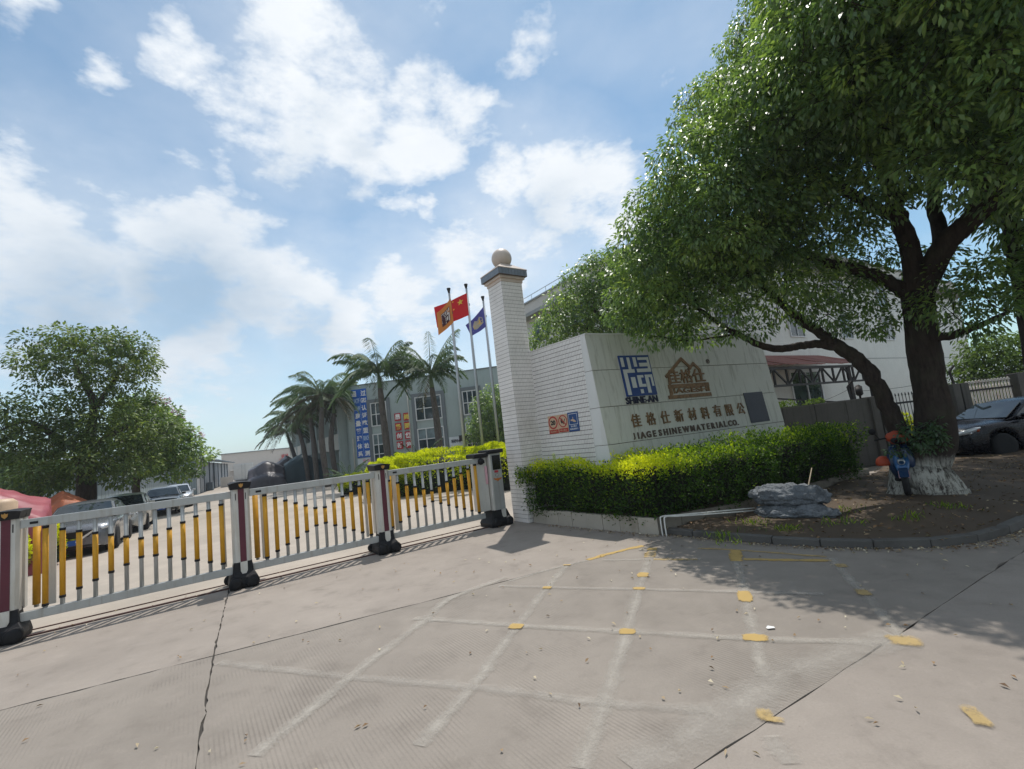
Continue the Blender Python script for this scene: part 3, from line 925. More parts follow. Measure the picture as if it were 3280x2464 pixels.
# rusty rail the gate runs on
for off, w, hgt, lab in ((.02, .055, .018, 'front rusty steel rail the sliding gate runs on'), (.42, .035, .012, 'thinner rear steel rail behind the gate posts')):
    a = GATE0 + GB * (off + .10) - GU * 14; b = GATE0 + GB * (off + .10) + GU * 5.6
    tag(MB().bar(a + ZUP * hgt / 2, b + ZUP * hgt / 2, w, hgt + .004).build('gate_rail', M_RAIL), lab, 'gate rail', 'rails under the sliding gate')

# planted bed on the right: kerb, earth, planter walls
def r2(x, y): return gp(1600 + x / 1.843, 1300 + y / 1.843)


KERB = [gp(2116, 1712), gp(2210, 1721), gp(2305, 1731), gp(2440, 1742), gp(2577, 1751), gp(2720, 1758), gp(2861, 1759), gp(2960, 1757), gp(3041, 1752), gp(3120, 1742), gp(3186, 1728),
        gp(3240, 1711), gp(3280, 1692)]
kd = unit(KERB[-1] - KERB[-2])
KERB += [KERB[-1] + unit(kd + np.array([.25, .1, 0]) * k) * 1.2 * k for k in (1, 2, 3, 5, 8)]
kp = smooth_path(KERB, 10)
cum = np.concatenate([[0], np.cumsum([np.linalg.norm(kp[i + 1] - kp[i]) for i in range(len(kp) - 1)])])


def along(d):
    i = int(np.clip(np.searchsorted(cum, d) - 1, 0, len(kp) - 2)); t = (d - cum[i]) / (cum[i + 1] - cum[i] + 1e-9)
    return kp[i] + (kp[i + 1] - kp[i]) * t


KH, KW = .115, .13
kerb = empty('kerb', kp[0], 0, 'dark weathered kerb curving round the earth bed', kind='structure')
d = 0.0
while d < cum[-1] - .3:
    ln = .62 + rng.random() * .08
    a, b = along(d + .006), along(min(d + ln, cum[-1]) - .006)
    t = unit(b - a); nrm = np.array([-t[1], t[0], 0])
    z = rng.normal() * .006
    mb = MB().obox((a + b) / 2 + nrm * KW / 2 + ZUP * (KH / 2 - .01 + z) - kp[0], t, nrm, ZUP, np.linalg.norm(b - a), KW, KH + .02)
    mb.build('kerb_stone', M_KERB, kerb, bevel=.014)
    d += ln

PC = np.array([2.387, 8.909, 0])                               # outer corner of the planter wall
d_ = ray(2113, 1661); ZPL = EYE + d_[2] / math.hypot(d_[0], d_[1]) * np.linalg.norm(PC)
PA, PB = gp(2398, 1604, ZPL) * [1, 1, 0], gp(2783, 1501, ZPL) * [1, 1, 0]
T1 = unit(PC - PM)
planter = empty('planter_wall', PC, 0, 'low pale stone edging of the hedge bed beside the pillar', 'planter')


def stones(a, b, wd, z0, z1, th, parent, org, m):
    t = unit(b - a); nn = np.array([-t[1], t[0], 0]); L_ = np.linalg.norm(b - a); n = max(1, round(L_ / wd))
    for k in range(n):
        p, q = a + t * (L_ * k / n + .004), a + t * (L_ * (k + 1) / n - .004)
        dz = rng.normal() * .004
        MB().obox((p + q) / 2 + nn * (th / 2 + rng.normal() * .003) + ZUP * ((z0 + z1) / 2 + dz) - org, t, nn, ZUP, np.linalg.norm(q - p), th, z1 - z0).build('edging_stone', m, parent, bevel=.006)


stones(PM + GU * .10 + T1 * .05, PC, .47, -.02, ZPL, .09, planter, PC, M_PLANTER)
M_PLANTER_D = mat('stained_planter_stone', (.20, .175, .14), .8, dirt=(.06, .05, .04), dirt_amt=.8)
stones(PC, PA, .55, -.02, ZPL, .09, planter, PC, M_PLANTER_D)
stones(PA, PB, .6, -.02, ZPL, .09, planter, PC, M_PLANTER_D)
# earth surface of the bed, gently humped, behind the kerb
bedpoly = [np.asarray(p)[:2] for p in kp[::3]] + [np.array([26., 30]), np.array([13.5, 16.4]), PB[:2], PA[:2], PC[:2]]


def inside(P, poly):
    x, y = P[:, 0], P[:, 1]; c = np.zeros(len(P), bool); j = len(poly) - 1
    for i in range(len(poly)):
        xi, yi = poly[i]; xj, yj = poly[j]
        k = ((yi > y) != (yj > y)) & (x < (xj - xi) * (y - yi) / (yj - yi + 1e-12) + xi)
        c ^= k; j = i
    return c


def seg_dist(P, poly):
    best = np.full(len(P), 1e9)
    for a, b in zip(poly[:-1], poly[1:]):
        t = np.clip(((P - a) @ (b - a)) / ((b - a) @ (b - a) + 1e-9), 0, 1); best = np.minimum(best, np.linalg.norm(P - (a + t[:, None] * (b - a)), axis=1))
    return best


def bumps(P, seed=3):
    r_ = np.random.default_rng(seed); z = 0
    for f, a in ((.5, .03), (1.3, .018), (3.1, .008), (7.3, .005)):
        for _ in range(3):
            k = r_.normal(size=2) * f; z = z + a * np.sin(P @ k + r_.random() * 6.3)
    return z


gx, gy = np.meshgrid(np.arange(1.8, 26, .12), np.arange(3.0, 30, .12), indexing='ij')
GPN = np.stack([gx.ravel(), gy.ravel()], 1)
ins = inside(GPN, bedpoly)
kd_ = seg_dist(GPN, [np.asarray(p)[:2] for p in kp[::2]])
zz = KH - .03 + np.clip(kd_ - .1, 0, 3) * .045 + bumps(GPN) * np.clip(kd_ * 1.2, .1, 1)


def soil_z(p):
    P = np.asarray(p, float)[None, :2]
    k = seg_dist(P, [np.asarray(q)[:2] for q in kp[::2]])
    return float((KH - .03 + np.clip(k - .1, 0, 3) * .045 + bumps(P) * np.clip(k * 1.2, .1, 1))[0])


ins &= kd_ > .05
idx = -np.ones(len(GPN), int); na, nb = gx.shape
I = np.arange(len(GPN)).reshape(na, nb)
cells = np.stack([I[:-1, :-1], I[1:, :-1], I[1:, 1:], I[:-1, 1:]], -1).reshape(-1, 4)
cells = cells[ins[cells].all(1)]
used = np.unique(cells); idx[used] = np.arange(len(used))
mb = MB(); mb.add(np.column_stack([GPN[used], zz[used]]), idx[cells].tolist(), True)
tag(mb.build('earth', M_EARTH), 'bare shaded earth of the tree bed', kind='structure')
# ---------------------------------------------------------------- gate pillar
PE = np.array([GU[1], -GU[0], 0])            # along the lit face of the pillar, toward the road
PW = .655
PCEN = PM + GU * PW / 2 - PE * PW / 2
SH = 6.18


def tiles(mb, o, u, v, n, w, h, tw, th, gap, lift, jit=.0012, skip=None):
    """small facing tiles, each its own little block"""
    nu, nv = int(round(w / tw)), int(round(h / th))
    for j in range(nv):
        for i in range(nu):
            c = o + u * ((i + .5) * w / nu) + v * ((j + .5) * h / nv)
            if skip and skip((i + .5) * w / nu, (j + .5) * h / nv): continue
            a, b = (w / nu - gap) / 2, (h / nv - gap * 1.5) / 2
            d = lift + random.gauss(0, jit)
            q = [c + u * sx * a + v * sy * b for sx, sy in ((-1, -1), (1, -1), (1, 1), (-1, 1))]
            mb.add([p - n * .002 for p in q] + [p + n * d for p in q], [(4, 5, 6, 7), (0, 1, 5, 4), (1, 2, 6, 5), (2, 3, 7, 6), (3, 0, 4, 7)])


pil = empty('gate_pillar', PCEN, 0, 'tall tiled gate pillar with a stone ball on its cap', 'pillar')
MB().obox(ZUP * SH / 2, GU, PE, ZUP, PW, PW, SH).build('shaft', M_GROUT, pil)
tb = MB()
h2 = PW / 2
for nn, uu in ((-GU, PE), (PE, GU), (GU, -PE), (-PE, -GU)):
    tiles(tb, nn * h2 - uu * h2, uu, ZUP, nn, PW, SH, .047, .1, .006, .006)
tag(tb.build('tile_facing', M_TILE, pil), kind='stuff')
MB().obox(ZUP * (SH + .05), GU, PE, ZUP, PW + .05, PW + .05, .10).build('neck_moulding', M_GRANITE, pil, bevel=.01)
MB().obox(ZUP * (SH + .12), GU, PE, ZUP, PW + .14, PW + .14, .07).build('neck_moulding', M_GRANITE, pil, bevel=.01)
CW = .90
MB().obox(ZUP * (SH + .24), GU, PE, ZUP, CW, CW, .17).build('cap_block', M_GROUT, pil)
cb = MB()
for nn, uu in ((-GU, PE), (PE, GU), (GU, -PE), (-PE, -GU)):
    tiles(cb, nn * CW / 2 - uu * CW / 2 + ZUP * (SH + .155), uu, ZUP, nn, CW, .17, .1, .17, .008, .007)
tag(cb.build('cap_tiles', M_CAPTILE, pil), kind='stuff')
a_, z0_ = CW / 2 + .012, SH + .327
py = MB()
base = [(GU * sx + PE * sy) * a_ for sx, sy in ((-1, -1), (1, -1), (1, 1), (-1, 1))]
top = [(GU * sx + PE * sy) * .17 for sx, sy in ((-1, -1), (1, -1), (1, 1), (-1, 1))]
py.add([p + ZUP * z0_ for p in base] + [p + ZUP * (z0_ + .02) for p in base] + [p + ZUP * (z0_ + .24) for p in top],
       [(3, 2, 1, 0), (0, 1, 5, 4), (1, 2, 6, 5), (2, 3, 7, 6), (3, 0, 4, 7), (4, 5, 9, 8), (5, 6, 10, 9), (6, 7, 11, 10), (7, 4, 8, 11), (8, 9, 10, 11)])
py.build('cap_roof', M_GRANITE, pil)
bl = MB(); RB = .275
bl.lathe([(RB * math.sin(t), -RB * math.cos(t)) for t in np.linspace(.03, math.pi - .03, 17)], 28, c=ZUP * (z0_ + .19 + RB * .93))
bl.build('stone_ball', M_GRANITE, pil)
hk = MB().tube([PE * h2 + GU * -.08 + ZUP * 1.05, PE * (h2 + .05) + GU * -.08 + ZUP * 1.05], .012, 6)
hk.build('hook', M_DARKSTEEL, pil)

# ---------------------------------------------------------------- tiled side wall and the leaning name sign
PR = PM + GU * .66
ZT = 4.28
TE = np.array([1.714, 10.733, 0])
WT = unit(TE - PR); WN = np.array([WT[1], -WT[0], 0])
if WN @ (-PR) < 0: WN = -WN
WL = np.linalg.norm(TE - PR)
tw = empty('tiled_wall', PR, 0, 'white tiled wall between the pillar and the name sign', 'wall')
MB().obox(WT * WL / 2 - WN * .11 + ZUP * ZT / 2, WT, WN, ZUP, WL, .22, ZT).build('core', M_GROUT, tw)
tb = MB(); tiles(tb, np.zeros(3), WT, ZUP, WN, WL, ZT, .0485, .104, .0085, .007)
tag(tb.build('tile_facing', M_TILE_W, tw), kind='stuff')
MB().obox(WT * WL / 2 - WN * .11 + ZUP * (ZT + .012), WT, WN, ZUP, WL, .25, .024).build('coping', M_TILE_W, tw)

SD = np.array([.887, .461, 0]); SN = np.array([SD[1], -SD[0], 0])        # along the sign / toward the road
SL = 6.28
A_TOP, A_BOT16 = .148, .40


def edge_at(z):                       # how far the sign front stands forward of the tiled wall's end
    return A_TOP + (A_BOT16 - A_TOP) * (ZT - z) / (ZT - 1.6)


FT = TE + WT * edge_at(ZT) + ZUP * ZT
FB = TE + WT * edge_at(0)
SV = unit(FT - FB)                    # up the leaning front, at its left edge
SF = unit(np.cross(SD, SV));
if SF @ (-FB) < 0: SF = -SF


def sign_hit(x, y):                   # survey point on the leaning sign front -> (along, up)
    d = ray(x, y); o = np.array([0, 0, EYE]); t = ((FB - o) @ SF) / (d @ SF); p = o + d * t - FB
    A = np.array([[SD @ SD, SD @ SV], [SD @ SV, SV @ SV]]); return np.linalg.solve(A, [p @ SD, p @ SV])


sign = empty('name_sign', FB, 0, 'big leaning stone name sign with the blue square mark and rusty lettering', 'sign')
back = MB()
sd = SD * SL
tk = TE - FB
v = [np.zeros(3) - SF * .03, sd - SF * .03, sd + tk - SN * .05, tk - SN * .05]
zt = FT - FB
vv = [p for p in v] + [zt - SF * .03, zt + sd - SF * .03, tk + sd + ZUP * ZT - SN * .05, tk + ZUP * ZT - SN * .05]
back.add(vv, [(3, 2, 1, 0), (4, 5, 6, 7), (0, 1, 5, 4), (1, 2, 6, 5), (2, 3, 7, 6), (3, 0, 4, 7)]).build('core', M_GROUT, sign)
VL = np.linalg.norm(FT - FB)
cuts = [0] + sorted(sign_hit(x, y)[1] for x, y in ((1936.3, 1427.4), (1915.2, 1306.3), (1894, 1187.2))) + [VL]
PANEL_S = [[0, 1.45, 2.9, 4.35, 5.3, SL], [0, .95, 1.9, 2.85, 3.8, 4.75, 5.5, SL], [0, 2.1, 4.2, SL], [0, 2.1, 4.2, SL]]
for k in range(4):
    for a, b in zip(PANEL_S[k][:-1], PANEL_S[k][1:]):
        ga = .0025 if a > 0 else -.004; gb = .0025 if b < SL else -.004
        z0, z1 = cuts[k] + (.007 if k else 0), cuts[k + 1] - (.007 if k < 3 else 0)
        d1 = .004 + abs(random.gauss(0, .0012))
        MB().prism([(a + ga, z0), (b - gb, z0), (b - gb, z1), (a + ga, z1)], np.zeros(3), SD, SV, SF, -.028, d1).build('stone_panel', M_STONE, sign)
# side strip facing the road on the left, stepping out with the lean
for k in range(4):
    z0, z1 = cuts[k] * SV[2] + .006, cuts[k + 1] * SV[2] - .006
    q = [TE + ZUP * z0, TE + WT * (edge_at(z0) - .004) + ZUP * z0, TE + WT * (edge_at(z1) - .004) + ZUP * z1, TE + ZUP * z1]
    q = [p - FB for p in q]
    MB().add([p - WN * .02 for p in q] + [p + WN * .006 for p in q], [(0, 1, 2, 3), (7, 6, 5, 4), (0, 4, 5, 1), (1, 5, 6, 2), (2, 6, 7, 3), (3, 7, 4, 0)]).build('edge_panel', M_STONE_E, sign)
tc_ = [p + ZUP * .0 for p in (zt + SF * .012, zt + sd + SF * .012, tk + sd + ZUP * ZT - SN * .06, tk + ZUP * ZT - SN * .06)]
MB().add(tc_ + [p + ZUP * .03 for p in tc_], [(3, 2, 1, 0), (4, 5, 6, 7), (0, 1, 5, 4), (1, 2, 6, 5), (2, 3, 7, 6), (3, 0, 4, 7)]).build('coping', M_STONE_E, sign)


def on_sign(s, z, d=0.0): return SD * s + SV * z + SF * d


# blue square mark
L0, L1_, L2_, L3_ = sign_hit(1980.7, 1141.7), sign_hit(2076.2, 1138.1), sign_hit(2100.1, 1264.7), sign_hit(2002.4, 1272.6)
ls0, ls1 = (L0[0] + L3_[0]) / 2, (L1_[0] + L2_[0]) / 2
lz1, lz0 = (L0[1] + L1_[1]) / 2, (L2_[1] + L3_[1]) / 2
MARK = [(.04, .05, .135, .28), (.245, .05, .335, .345), (.44, .05, .54, .285),            # the three uprights
        (.60, .055, .97, .12), (.62, .195, .97, .285), (.90, .12, .97, .195), (.885, .285, .97, .34), (.50, .34, .97, .425),
        (.05, .345, .42, .43), (.05, .43, .165, .965),
        (.245, .54, .385, .80),
        (.46, .50, .665, .56), (.46, .56, .575, .72), (.46, .72, .70, .79), (.475, .845, .57, .945),
        (.715, .495, .965, .56), (.715, .56, .825, .945), (.895, .56, .965, .78)]
MB().prism([(ls0, lz0), (ls1, lz0), (ls1, lz1), (ls0, lz1)], np.zeros(3), SD, SV, SF, .005, .034).build('mark_plate', M_BLUE, sign)
mk = MB()
for k, (a, b, c, d) in enumerate(MARK):
    U = lambda t: ls0 + (ls1 - ls0) * t
    Z = lambda t: lz1 - (lz1 - lz0) * t
    mk.prism([(U(a), Z(d)), (U(c), Z(d)), (U(c), Z(b)), (U(a), Z(b))], np.zeros(3), SD, SV, SF, .030, .0372 + .0002 * (k % 3))
mk.build('mark_strokes', M_WHITE_IN, sign)


def sign_text(name, body, m, x0, y0, x1, y1, h=None, bold=.0, depth=.02, w=None):
    a, b = sign_hit(x0, y0), sign_hit(x1, y1)
    hh = h if h else abs(a[1] - b[1])
    return letters(name, body, m, sign, on_sign((a[0] + b[0]) / 2, (a[1] + b[1]) / 2), SD, SV, SF, w=w if w else abs(b[0] - a[0]), h=hh, depth=depth, lift=.006, bold=bold)


sign_text('mark_name', 'SHINE-AN', M_NAVY, 2003.5, 1285, 2104.5, 1277, h=.165, bold=.02, depth=.03)
# house mark with the rusty characters
hp = {k: sign_hit(x, y) for k, (x, y) in dict(apex=(2179.6, 1148.5), le=(2131, 1209), rv=(2207, 1178), ra=(2218.5, 1163.5), re=(2240, 1186), rb=(2246, 1216), bl=(2142, 1281), br=(2278, 1270), tl=(2147, 1243), tr=(2277, 1234)).items()}


def sbar(mb, a, b, w, d0=.006, d1=.03):
    a, b = np.array(a), np.array(b); t = unit(b - a); n = np.array([-t[1], t[0]]) * w / 2
    mb.prism([tuple(a - n), tuple(b - n), tuple(b + n), tuple(a + n)], np.zeros(3), SD, SV, SF, d0, d1)


hm = MB()
sbar(hm, hp['apex'] + [.02, .0], hp['le'], .075); sbar(hm, hp['apex'] - [.02, 0], hp['rv'] + [.05, -.03], .075, .0065, .031)
sbar(hm, hp['ra'] + [.02, 0], hp['rv'] + [-.07, -.06], .07, .007, .0315); sbar(hm, hp['ra'] - [.02, 0], hp['re'], .07, .0075, .032); sbar(hm, hp['re'] + [0, .02], hp['rb'], .06, .008, .0325)
sbar(hm, hp['le'] + [.10, .0], hp['bl'] + [.09, .05], .06, .0085, .033)
z0 = hp['bl'][1]; s0, s1 = hp['bl'][0], hp['br'][0]
hm.prism([(s0, z0 + .01), (s1, z0 + .01), (s1, z0 + .10), (s0, z0 + .10)], np.zeros(3), SD, SV, SF, .009, .034)
hm.prism([(s0 + .07, z0 + .27), (s1, z0 + .27), (s1, z0 + .37), (s0 + .07, z0 + .37)], np.zeros(3), SD, SV, SF, .0095, .0345)
hm.build('house_mark', M_RUST, sign)
letters('house_mark_characters', '佳格仕', M_RUST, sign, on_sign((s0 + s1) / 2 + .02, z0 + .57), SD, SV, SF, w=(s1 - s0) * .88, h=.36, depth=.03, lift=.006, bold=.012)
letters('house_mark_name', 'JIAGESHI', M_RUST, sign, on_sign((s0 + s1) / 2 + .03, z0 + .185), SD, SV, SF, w=(s1 - s0) * .94, h=.165, depth=.03, lift=.006, bold=.015)
rr = sign_hit(2266, 1158)
letters('registered_mark', '®', M_BRONZE, sign, on_sign(*rr), SD, SV, SF, h=.13, depth=.008, lift=.006, bold=.01)
CH = '佳格仕新材料有限公'
c0, c1 = sign_hit(2036, 1348), sign_hit(2371, 1308)
for k, ch in enumerate(CH):
    p = c0 + (c1 - c0) * k / (len(CH) - 1)
    letters('gilt_character', ch, M_RUST2, sign, on_sign(p[0], p[1] + random.gauss(0, .008)), SD, SV, SF, w=.285, h=.31, depth=.025, lift=.006, bold=.012)
LAT = 'JIAGESHINEWMATERIALCO.'
c0, c1 = sign_hit(2030, 1398), sign_hit(2362, 1353)
cw = []
for ch in LAT: cw.append({'I': .55, '.': .4, 'M': 1.2, 'W': 1.35, 'J': .85}.get(ch, 1.0))
cum_ = np.cumsum(cw) - np.array(cw) / 2; cum_ = (cum_ - cum_[0]) / (cum_[-1] - cum_[0])
for k, ch in enumerate(LAT):
    p = c0 + (c1 - c0) * cum_[k]
    letters('bronze_letter', ch, M_BRONZE, sign, on_sign(p[0], p[1] + (-.06 if ch == '.' else 0)), SD, SV, SF, h=.155 if ch != '.' else .035, depth=.02, lift=.006, bold=.035)
q = [sign_hit(*p) for p in ((2384, 1259.5), (2441.7, 1254.5), (2461, 1347.8), (2401, 1357.4))]
s0, s1 = (q[0][0] + q[3][0]) / 2, (q[1][0] + q[2][0]) / 2; z1, z0 = (q[0][1] + q[1][1]) / 2, (q[2][1] + q[3][1]) / 2
MB().prism([(s0, z0), (s1, z0), (s1, z1), (s0, z1)], np.zeros(3), SD, SV, SF, .007, .022).build('cover_panel', M_DARKPANEL, sign)

# three notices on the tiled wall
def wall_hit(x, y):
    d = ray(x, y); o = np.array([0, 0, EYE]); t = ((PR - o) @ WN) / (d @ WN); p = o + d * t - PR; return np.array([p @ WT, p[2]])


def n7(x, y): return wall_hit(1740 + x / 13.85, 1300 + y / 13.85)


def notice(name, label, tl, tr, bl_, br, m):
    a, b, c, d = n7(*tl), n7(*tr), n7(*bl_), n7(*br)
    s0, s1, z1, z0 = (a[0] + c[0]) / 2, (b[0] + d[0]) / 2, (a[1] + b[1]) / 2, (c[1] + d[1]) / 2
    org = PR + WT * (s0 + s1) / 2 + ZUP * (z0 + z1) / 2 + WN * .008
    r = empty(name, org, 0, label, 'notice', 'notices on the tiled wall')
    w, h = (s1 - s0) - .004, z1 - z0
    MB().obox(WN * .006, WT, ZUP, WN, w, h, .012).build('board', m, r)
    return r, w, h


def disc(mb, c, r, d0, d1, n=28, sx=1.0): mb.prism([(c[0] + sx * r * math.cos(t), c[1] + r * math.sin(t)) for t in np.linspace(0, 2 * math.pi, n, endpoint=False)], np.zeros(3), WT, ZUP, WN, d0, d1)


def ring(mb, c, r0, r1, d0, d1, n=28):
    for k in range(n):
        a, b = 2 * math.pi * k / n, 2 * math.pi * (k + 1) / n
        mb.prism([(c[0] + r0 * math.cos(a), c[1] + r0 * math.sin(a)), (c[0] + r1 * math.cos(a), c[1] + r1 * math.sin(a)), (c[0] + r1 * math.cos(b), c[1] + r1 * math.sin(b)), (c[0] + r0 * math.cos(b), c[1] + r0 * math.sin(b))], np.zeros(3), WT, ZUP, WN, d0, d1)


def rect(mb, a, b, c, d, d0, d1): mb.prism([(a, b), (c, b), (c, d), (a, d)], np.zeros(3), WT, ZUP, WN, d0, d1)


r, w, h = notice('speed_notice', 'beige and red notice with the number 20 in a ring', (210, 480), (640, 412), (310, 1280), (735, 1203), M_SIGNB)
m_ = MB(); ring(m_, (0, h * .11), w * .36, w * .47, .011, .0145); m_.build('ring', M_SIGNR, r)
m_ = MB(); rect(m_, -w * .47, -h * .49, w * .47, -h * .28, .011, .0142); m_.build('footer', M_SIGNR, r)
letters('number', '20', M_BLACKPR, r, ZUP * h * .11, WT, ZUP, WN, w=w * .50, h=h * .27, depth=.003, lift=.0125, bold=.05)
letters('caption', '限速慢行', M_SIGNB, r, -ZUP * h * .385, WT, ZUP, WN, w=w * .7, h=h * .10, depth=.002, lift=.0143)
r, w, h = notice('no_fire_notice', 'beige and red notice with a struck-out flame in a ring', (645, 410), (1075, 338), (738, 1202), (1165, 1132), M_SIGNB)
m_ = MB(); ring(m_, (0, h * .11), w * .38, w * .46, .011, .0145)
m_.prism([(-w * .30, h * .11 + w * .24), (-w * .24, h * .11 + w * .30), (w * .30, h * .11 - w * .24), (w * .24, h * .11 - w * .30)], np.zeros(3), WT, ZUP, WN, .0115, .0165); m_.build('ring', M_SIGNR, r)
m_ = MB(); rect(m_, -w * .47, -h * .49, w * .47, -h * .28, .011, .0142); m_.build('footer', M_SIGNR, r)
m_ = MB(); m_.prism([(w * x, h * y) for x, y in ((-.12, -.02), (-.22, .08), (-.22, .17), (-.15, .27), (-.12, .20), (-.06, .30), (-.02, .18), (.04, .14), (.05, .04), (0, -.02), (-.05, .03), (-.08, 0))], np.zeros(3), WT, ZUP, WN, .011, .0155)
m_.prism([(w * x, h * y) for x, y in ((.0, -.06), (.06, -.06), (.26, .22), (.20, .24))], np.zeros(3), WT, ZUP, WN, .011, .0158); m_.build('flame', M_BLACKPR, r)
letters('caption', '禁止烟火', M_SIGNB, r, -ZUP * h * .385, WT, ZUP, WN, w=w * .7, h=h * .10, depth=.002, lift=.0143)
r, w, h = notice('blue_notice', 'blue notice with a pale shape in a thin frame', (1080, 312), (1540, 242), (1185, 1158), (1650, 1096), M_SIGNBL)
m_ = MB()
for a, b, c, d in ((-.40, .40, .40, .42), (-.40, -.15, .40, -.13), (-.40, -.13, -.38, .40), (.38, -.13, .40, .40)): rect(m_, w * a, h * b, w * c, h * d, .011, .0140)
m_.build('frame_line', M_LETW, r)
m_ = MB(); m_.prism([(w * x, h * y) for x, y in ((-.24, .04), (-.10, .05), (.04, -.02), (.26, -.03), (.24, .02), (.12, .10), (.02, .12), (.01, .25), (-.03, .25), (-.03, .13), (-.22, .12))], np.zeros(3), WT, ZUP, WN, .011, .0145); m_.build('pictogram', M_SIGNB, r)
letters('caption', '前方路口', M_LETW, r, -ZUP * h * .235, WT, ZUP, WN, w=w * .55, h=h * .09, depth=.002, lift=.0125)
letters('caption', '请减速慢行', M_LETW, r, -ZUP * h * .375, WT, ZUP, WN, w=w * .80, h=h * .09, depth=.002, lift=.0125)

# ---------------------------------------------------------------- the clipped hedge
def make_hedge(name, label, cat, org, patches, leafm, Ln, Wd, dens, group=None, yellow=.0, stems=None, top_tone=.3):
    """patches: (centre points array, outward direction array, tone offset array)"""
    root = empty(name, org, 0, label, cat, group)
    P, O, T = patches
    k = np.repeat(np.arange(len(P)), dens); n = len(k)
    pos = P[k] + rng.normal(size=(n, 3)) * .055 - O[k] * np.abs(rng.normal(size=(n, 1))) * .05
    out = O[k] * .8 + rand_unit(n) * .9; out[:, 2] += .25
    nrm = rand_unit(n) * .8 + O[k] * .5 + np.array([0, 0, .5])
    sz = .65 + .7 * rng.random(n)
    V = leaf_quads(pos - org, out, nrm, Ln * sz, Wd * sz)
    tone = np.clip(T[k] + rng.normal(size=n) * .11, 0, 1)
    tag(quads('foliage', V, leafm, root, tone), kind='stuff')
    if stems:
        s = MB()
        for a in stems:
            b = a + np.array([rng.normal() * .08, rng.normal() * .08, .55 + rng.random() * .3])
            s.tube([a - org, (a + b) / 2 - org + rng.normal(size=3) * .02, b - org], [.012, .009, .004], 5)
        tag(s.build('stems', M_BARK, root), kind='stuff')
    return root


def hedge_patches(path, depth, z0, z1, lump=.07, step=.10, ends=True, tone_lo=.22, tone_top=.52, overhang=.10):
    """front face, top and end faces of a clipped hedge running along path (front line), depth to the left of it"""
    P = []; O = []; T = []
    r_ = rng
    for a, b, dp in zip(path[:-1], path[1:], depth):
        t = unit(b - a); nn = np.array([-t[1], t[0], 0]); L_ = np.linalg.norm(b - a)
        for s in np.arange(0, L_, step):
            for z in np.arange(z0, z1, step):
                f = (z - z0) / (z1 - z0); lz = lump * (math.sin(s * 2.3 + z * 3.1 + a[0]) + math.sin(s * 5.1 - z * 4 + 1.3) * .6)
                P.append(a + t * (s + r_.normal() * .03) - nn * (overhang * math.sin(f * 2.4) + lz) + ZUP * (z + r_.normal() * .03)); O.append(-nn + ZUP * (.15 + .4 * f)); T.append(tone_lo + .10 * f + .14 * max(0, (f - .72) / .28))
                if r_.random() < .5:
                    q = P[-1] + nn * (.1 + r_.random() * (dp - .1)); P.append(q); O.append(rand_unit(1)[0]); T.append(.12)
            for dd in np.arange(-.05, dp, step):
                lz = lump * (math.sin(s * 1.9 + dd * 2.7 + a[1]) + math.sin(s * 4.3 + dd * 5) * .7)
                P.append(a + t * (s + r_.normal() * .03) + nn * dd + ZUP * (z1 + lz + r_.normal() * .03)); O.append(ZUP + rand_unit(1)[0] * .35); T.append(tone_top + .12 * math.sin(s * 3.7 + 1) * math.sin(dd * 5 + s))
    return np.array(P), np.array([unit(o) for o in O]), np.array(T)


T2 = unit(PA - PC); N1 = np.array([-T1[1], T1[0], 0]); N2 = np.array([-T2[1], T2[0], 0])
path = [PM + T1 * -.02 + N1 * .10, PC + N1 * .08 - T1 * .05, PA + N2 * .08, PB + N2 * .06]
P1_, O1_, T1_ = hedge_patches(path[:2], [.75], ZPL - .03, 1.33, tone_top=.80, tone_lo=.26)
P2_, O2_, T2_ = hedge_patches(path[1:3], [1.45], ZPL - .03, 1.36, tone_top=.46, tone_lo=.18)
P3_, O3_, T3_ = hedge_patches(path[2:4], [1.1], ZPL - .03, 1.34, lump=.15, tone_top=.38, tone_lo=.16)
extra = []                                          # loose tuft reaching past the pillar
for _ in range(70): extra.append(PM + T1 * rng.uniform(-.22, .1) + N1 * rng.uniform(-.12, .25) + ZUP * rng.uniform(.95, 1.36))
E_ = np.array(extra)
q1 = (P1_ - PM) @ T1; lit = .58 + .12 * np.sin(P1_[:, 0] * 5 + P1_[:, 1] * 3) + .34 * np.clip((q1 - 1.9) / 1.2, 0, 1)  # golden growth; the sunlit corner's extra brightness is put into the leaf tone
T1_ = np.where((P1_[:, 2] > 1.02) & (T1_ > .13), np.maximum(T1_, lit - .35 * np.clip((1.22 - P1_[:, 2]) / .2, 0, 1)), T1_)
s_ = (P2_ - PC) @ T2; T2_ = np.where((P2_[:, 2] > 1.05) & (s_ < 1.5) & (T2_ > .13), np.maximum(T2_, .95 - .32 * np.maximum(s_, 0) - .35 * np.clip((1.25 - P2_[:, 2]) / .2, 0, 1)), T2_)  # sunlight on the corner painted into this side's leaf tone too
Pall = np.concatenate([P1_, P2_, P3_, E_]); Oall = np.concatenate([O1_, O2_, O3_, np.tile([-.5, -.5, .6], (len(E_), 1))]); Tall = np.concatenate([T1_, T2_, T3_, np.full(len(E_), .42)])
stems = [path[0] + (path[1] - path[0]) * t + N1 * rng.uniform(.1, .5) + ZUP * .35 for t in np.linspace(.05, .95, 22)] + [path[1] + (path[2] - path[1]) * t + N2 * rng.uniform(.1, .8) + ZUP * .35 for t in np.linspace(.05, .95, 30)] + [path[2] + (path[3] - path[2]) * t + N2 * rng.uniform(.1, .8) + ZUP * .35 for t in np.linspace(.05, .95, 24)]
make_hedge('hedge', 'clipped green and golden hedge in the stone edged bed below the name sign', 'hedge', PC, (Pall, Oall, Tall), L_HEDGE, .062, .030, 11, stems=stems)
core = MB()
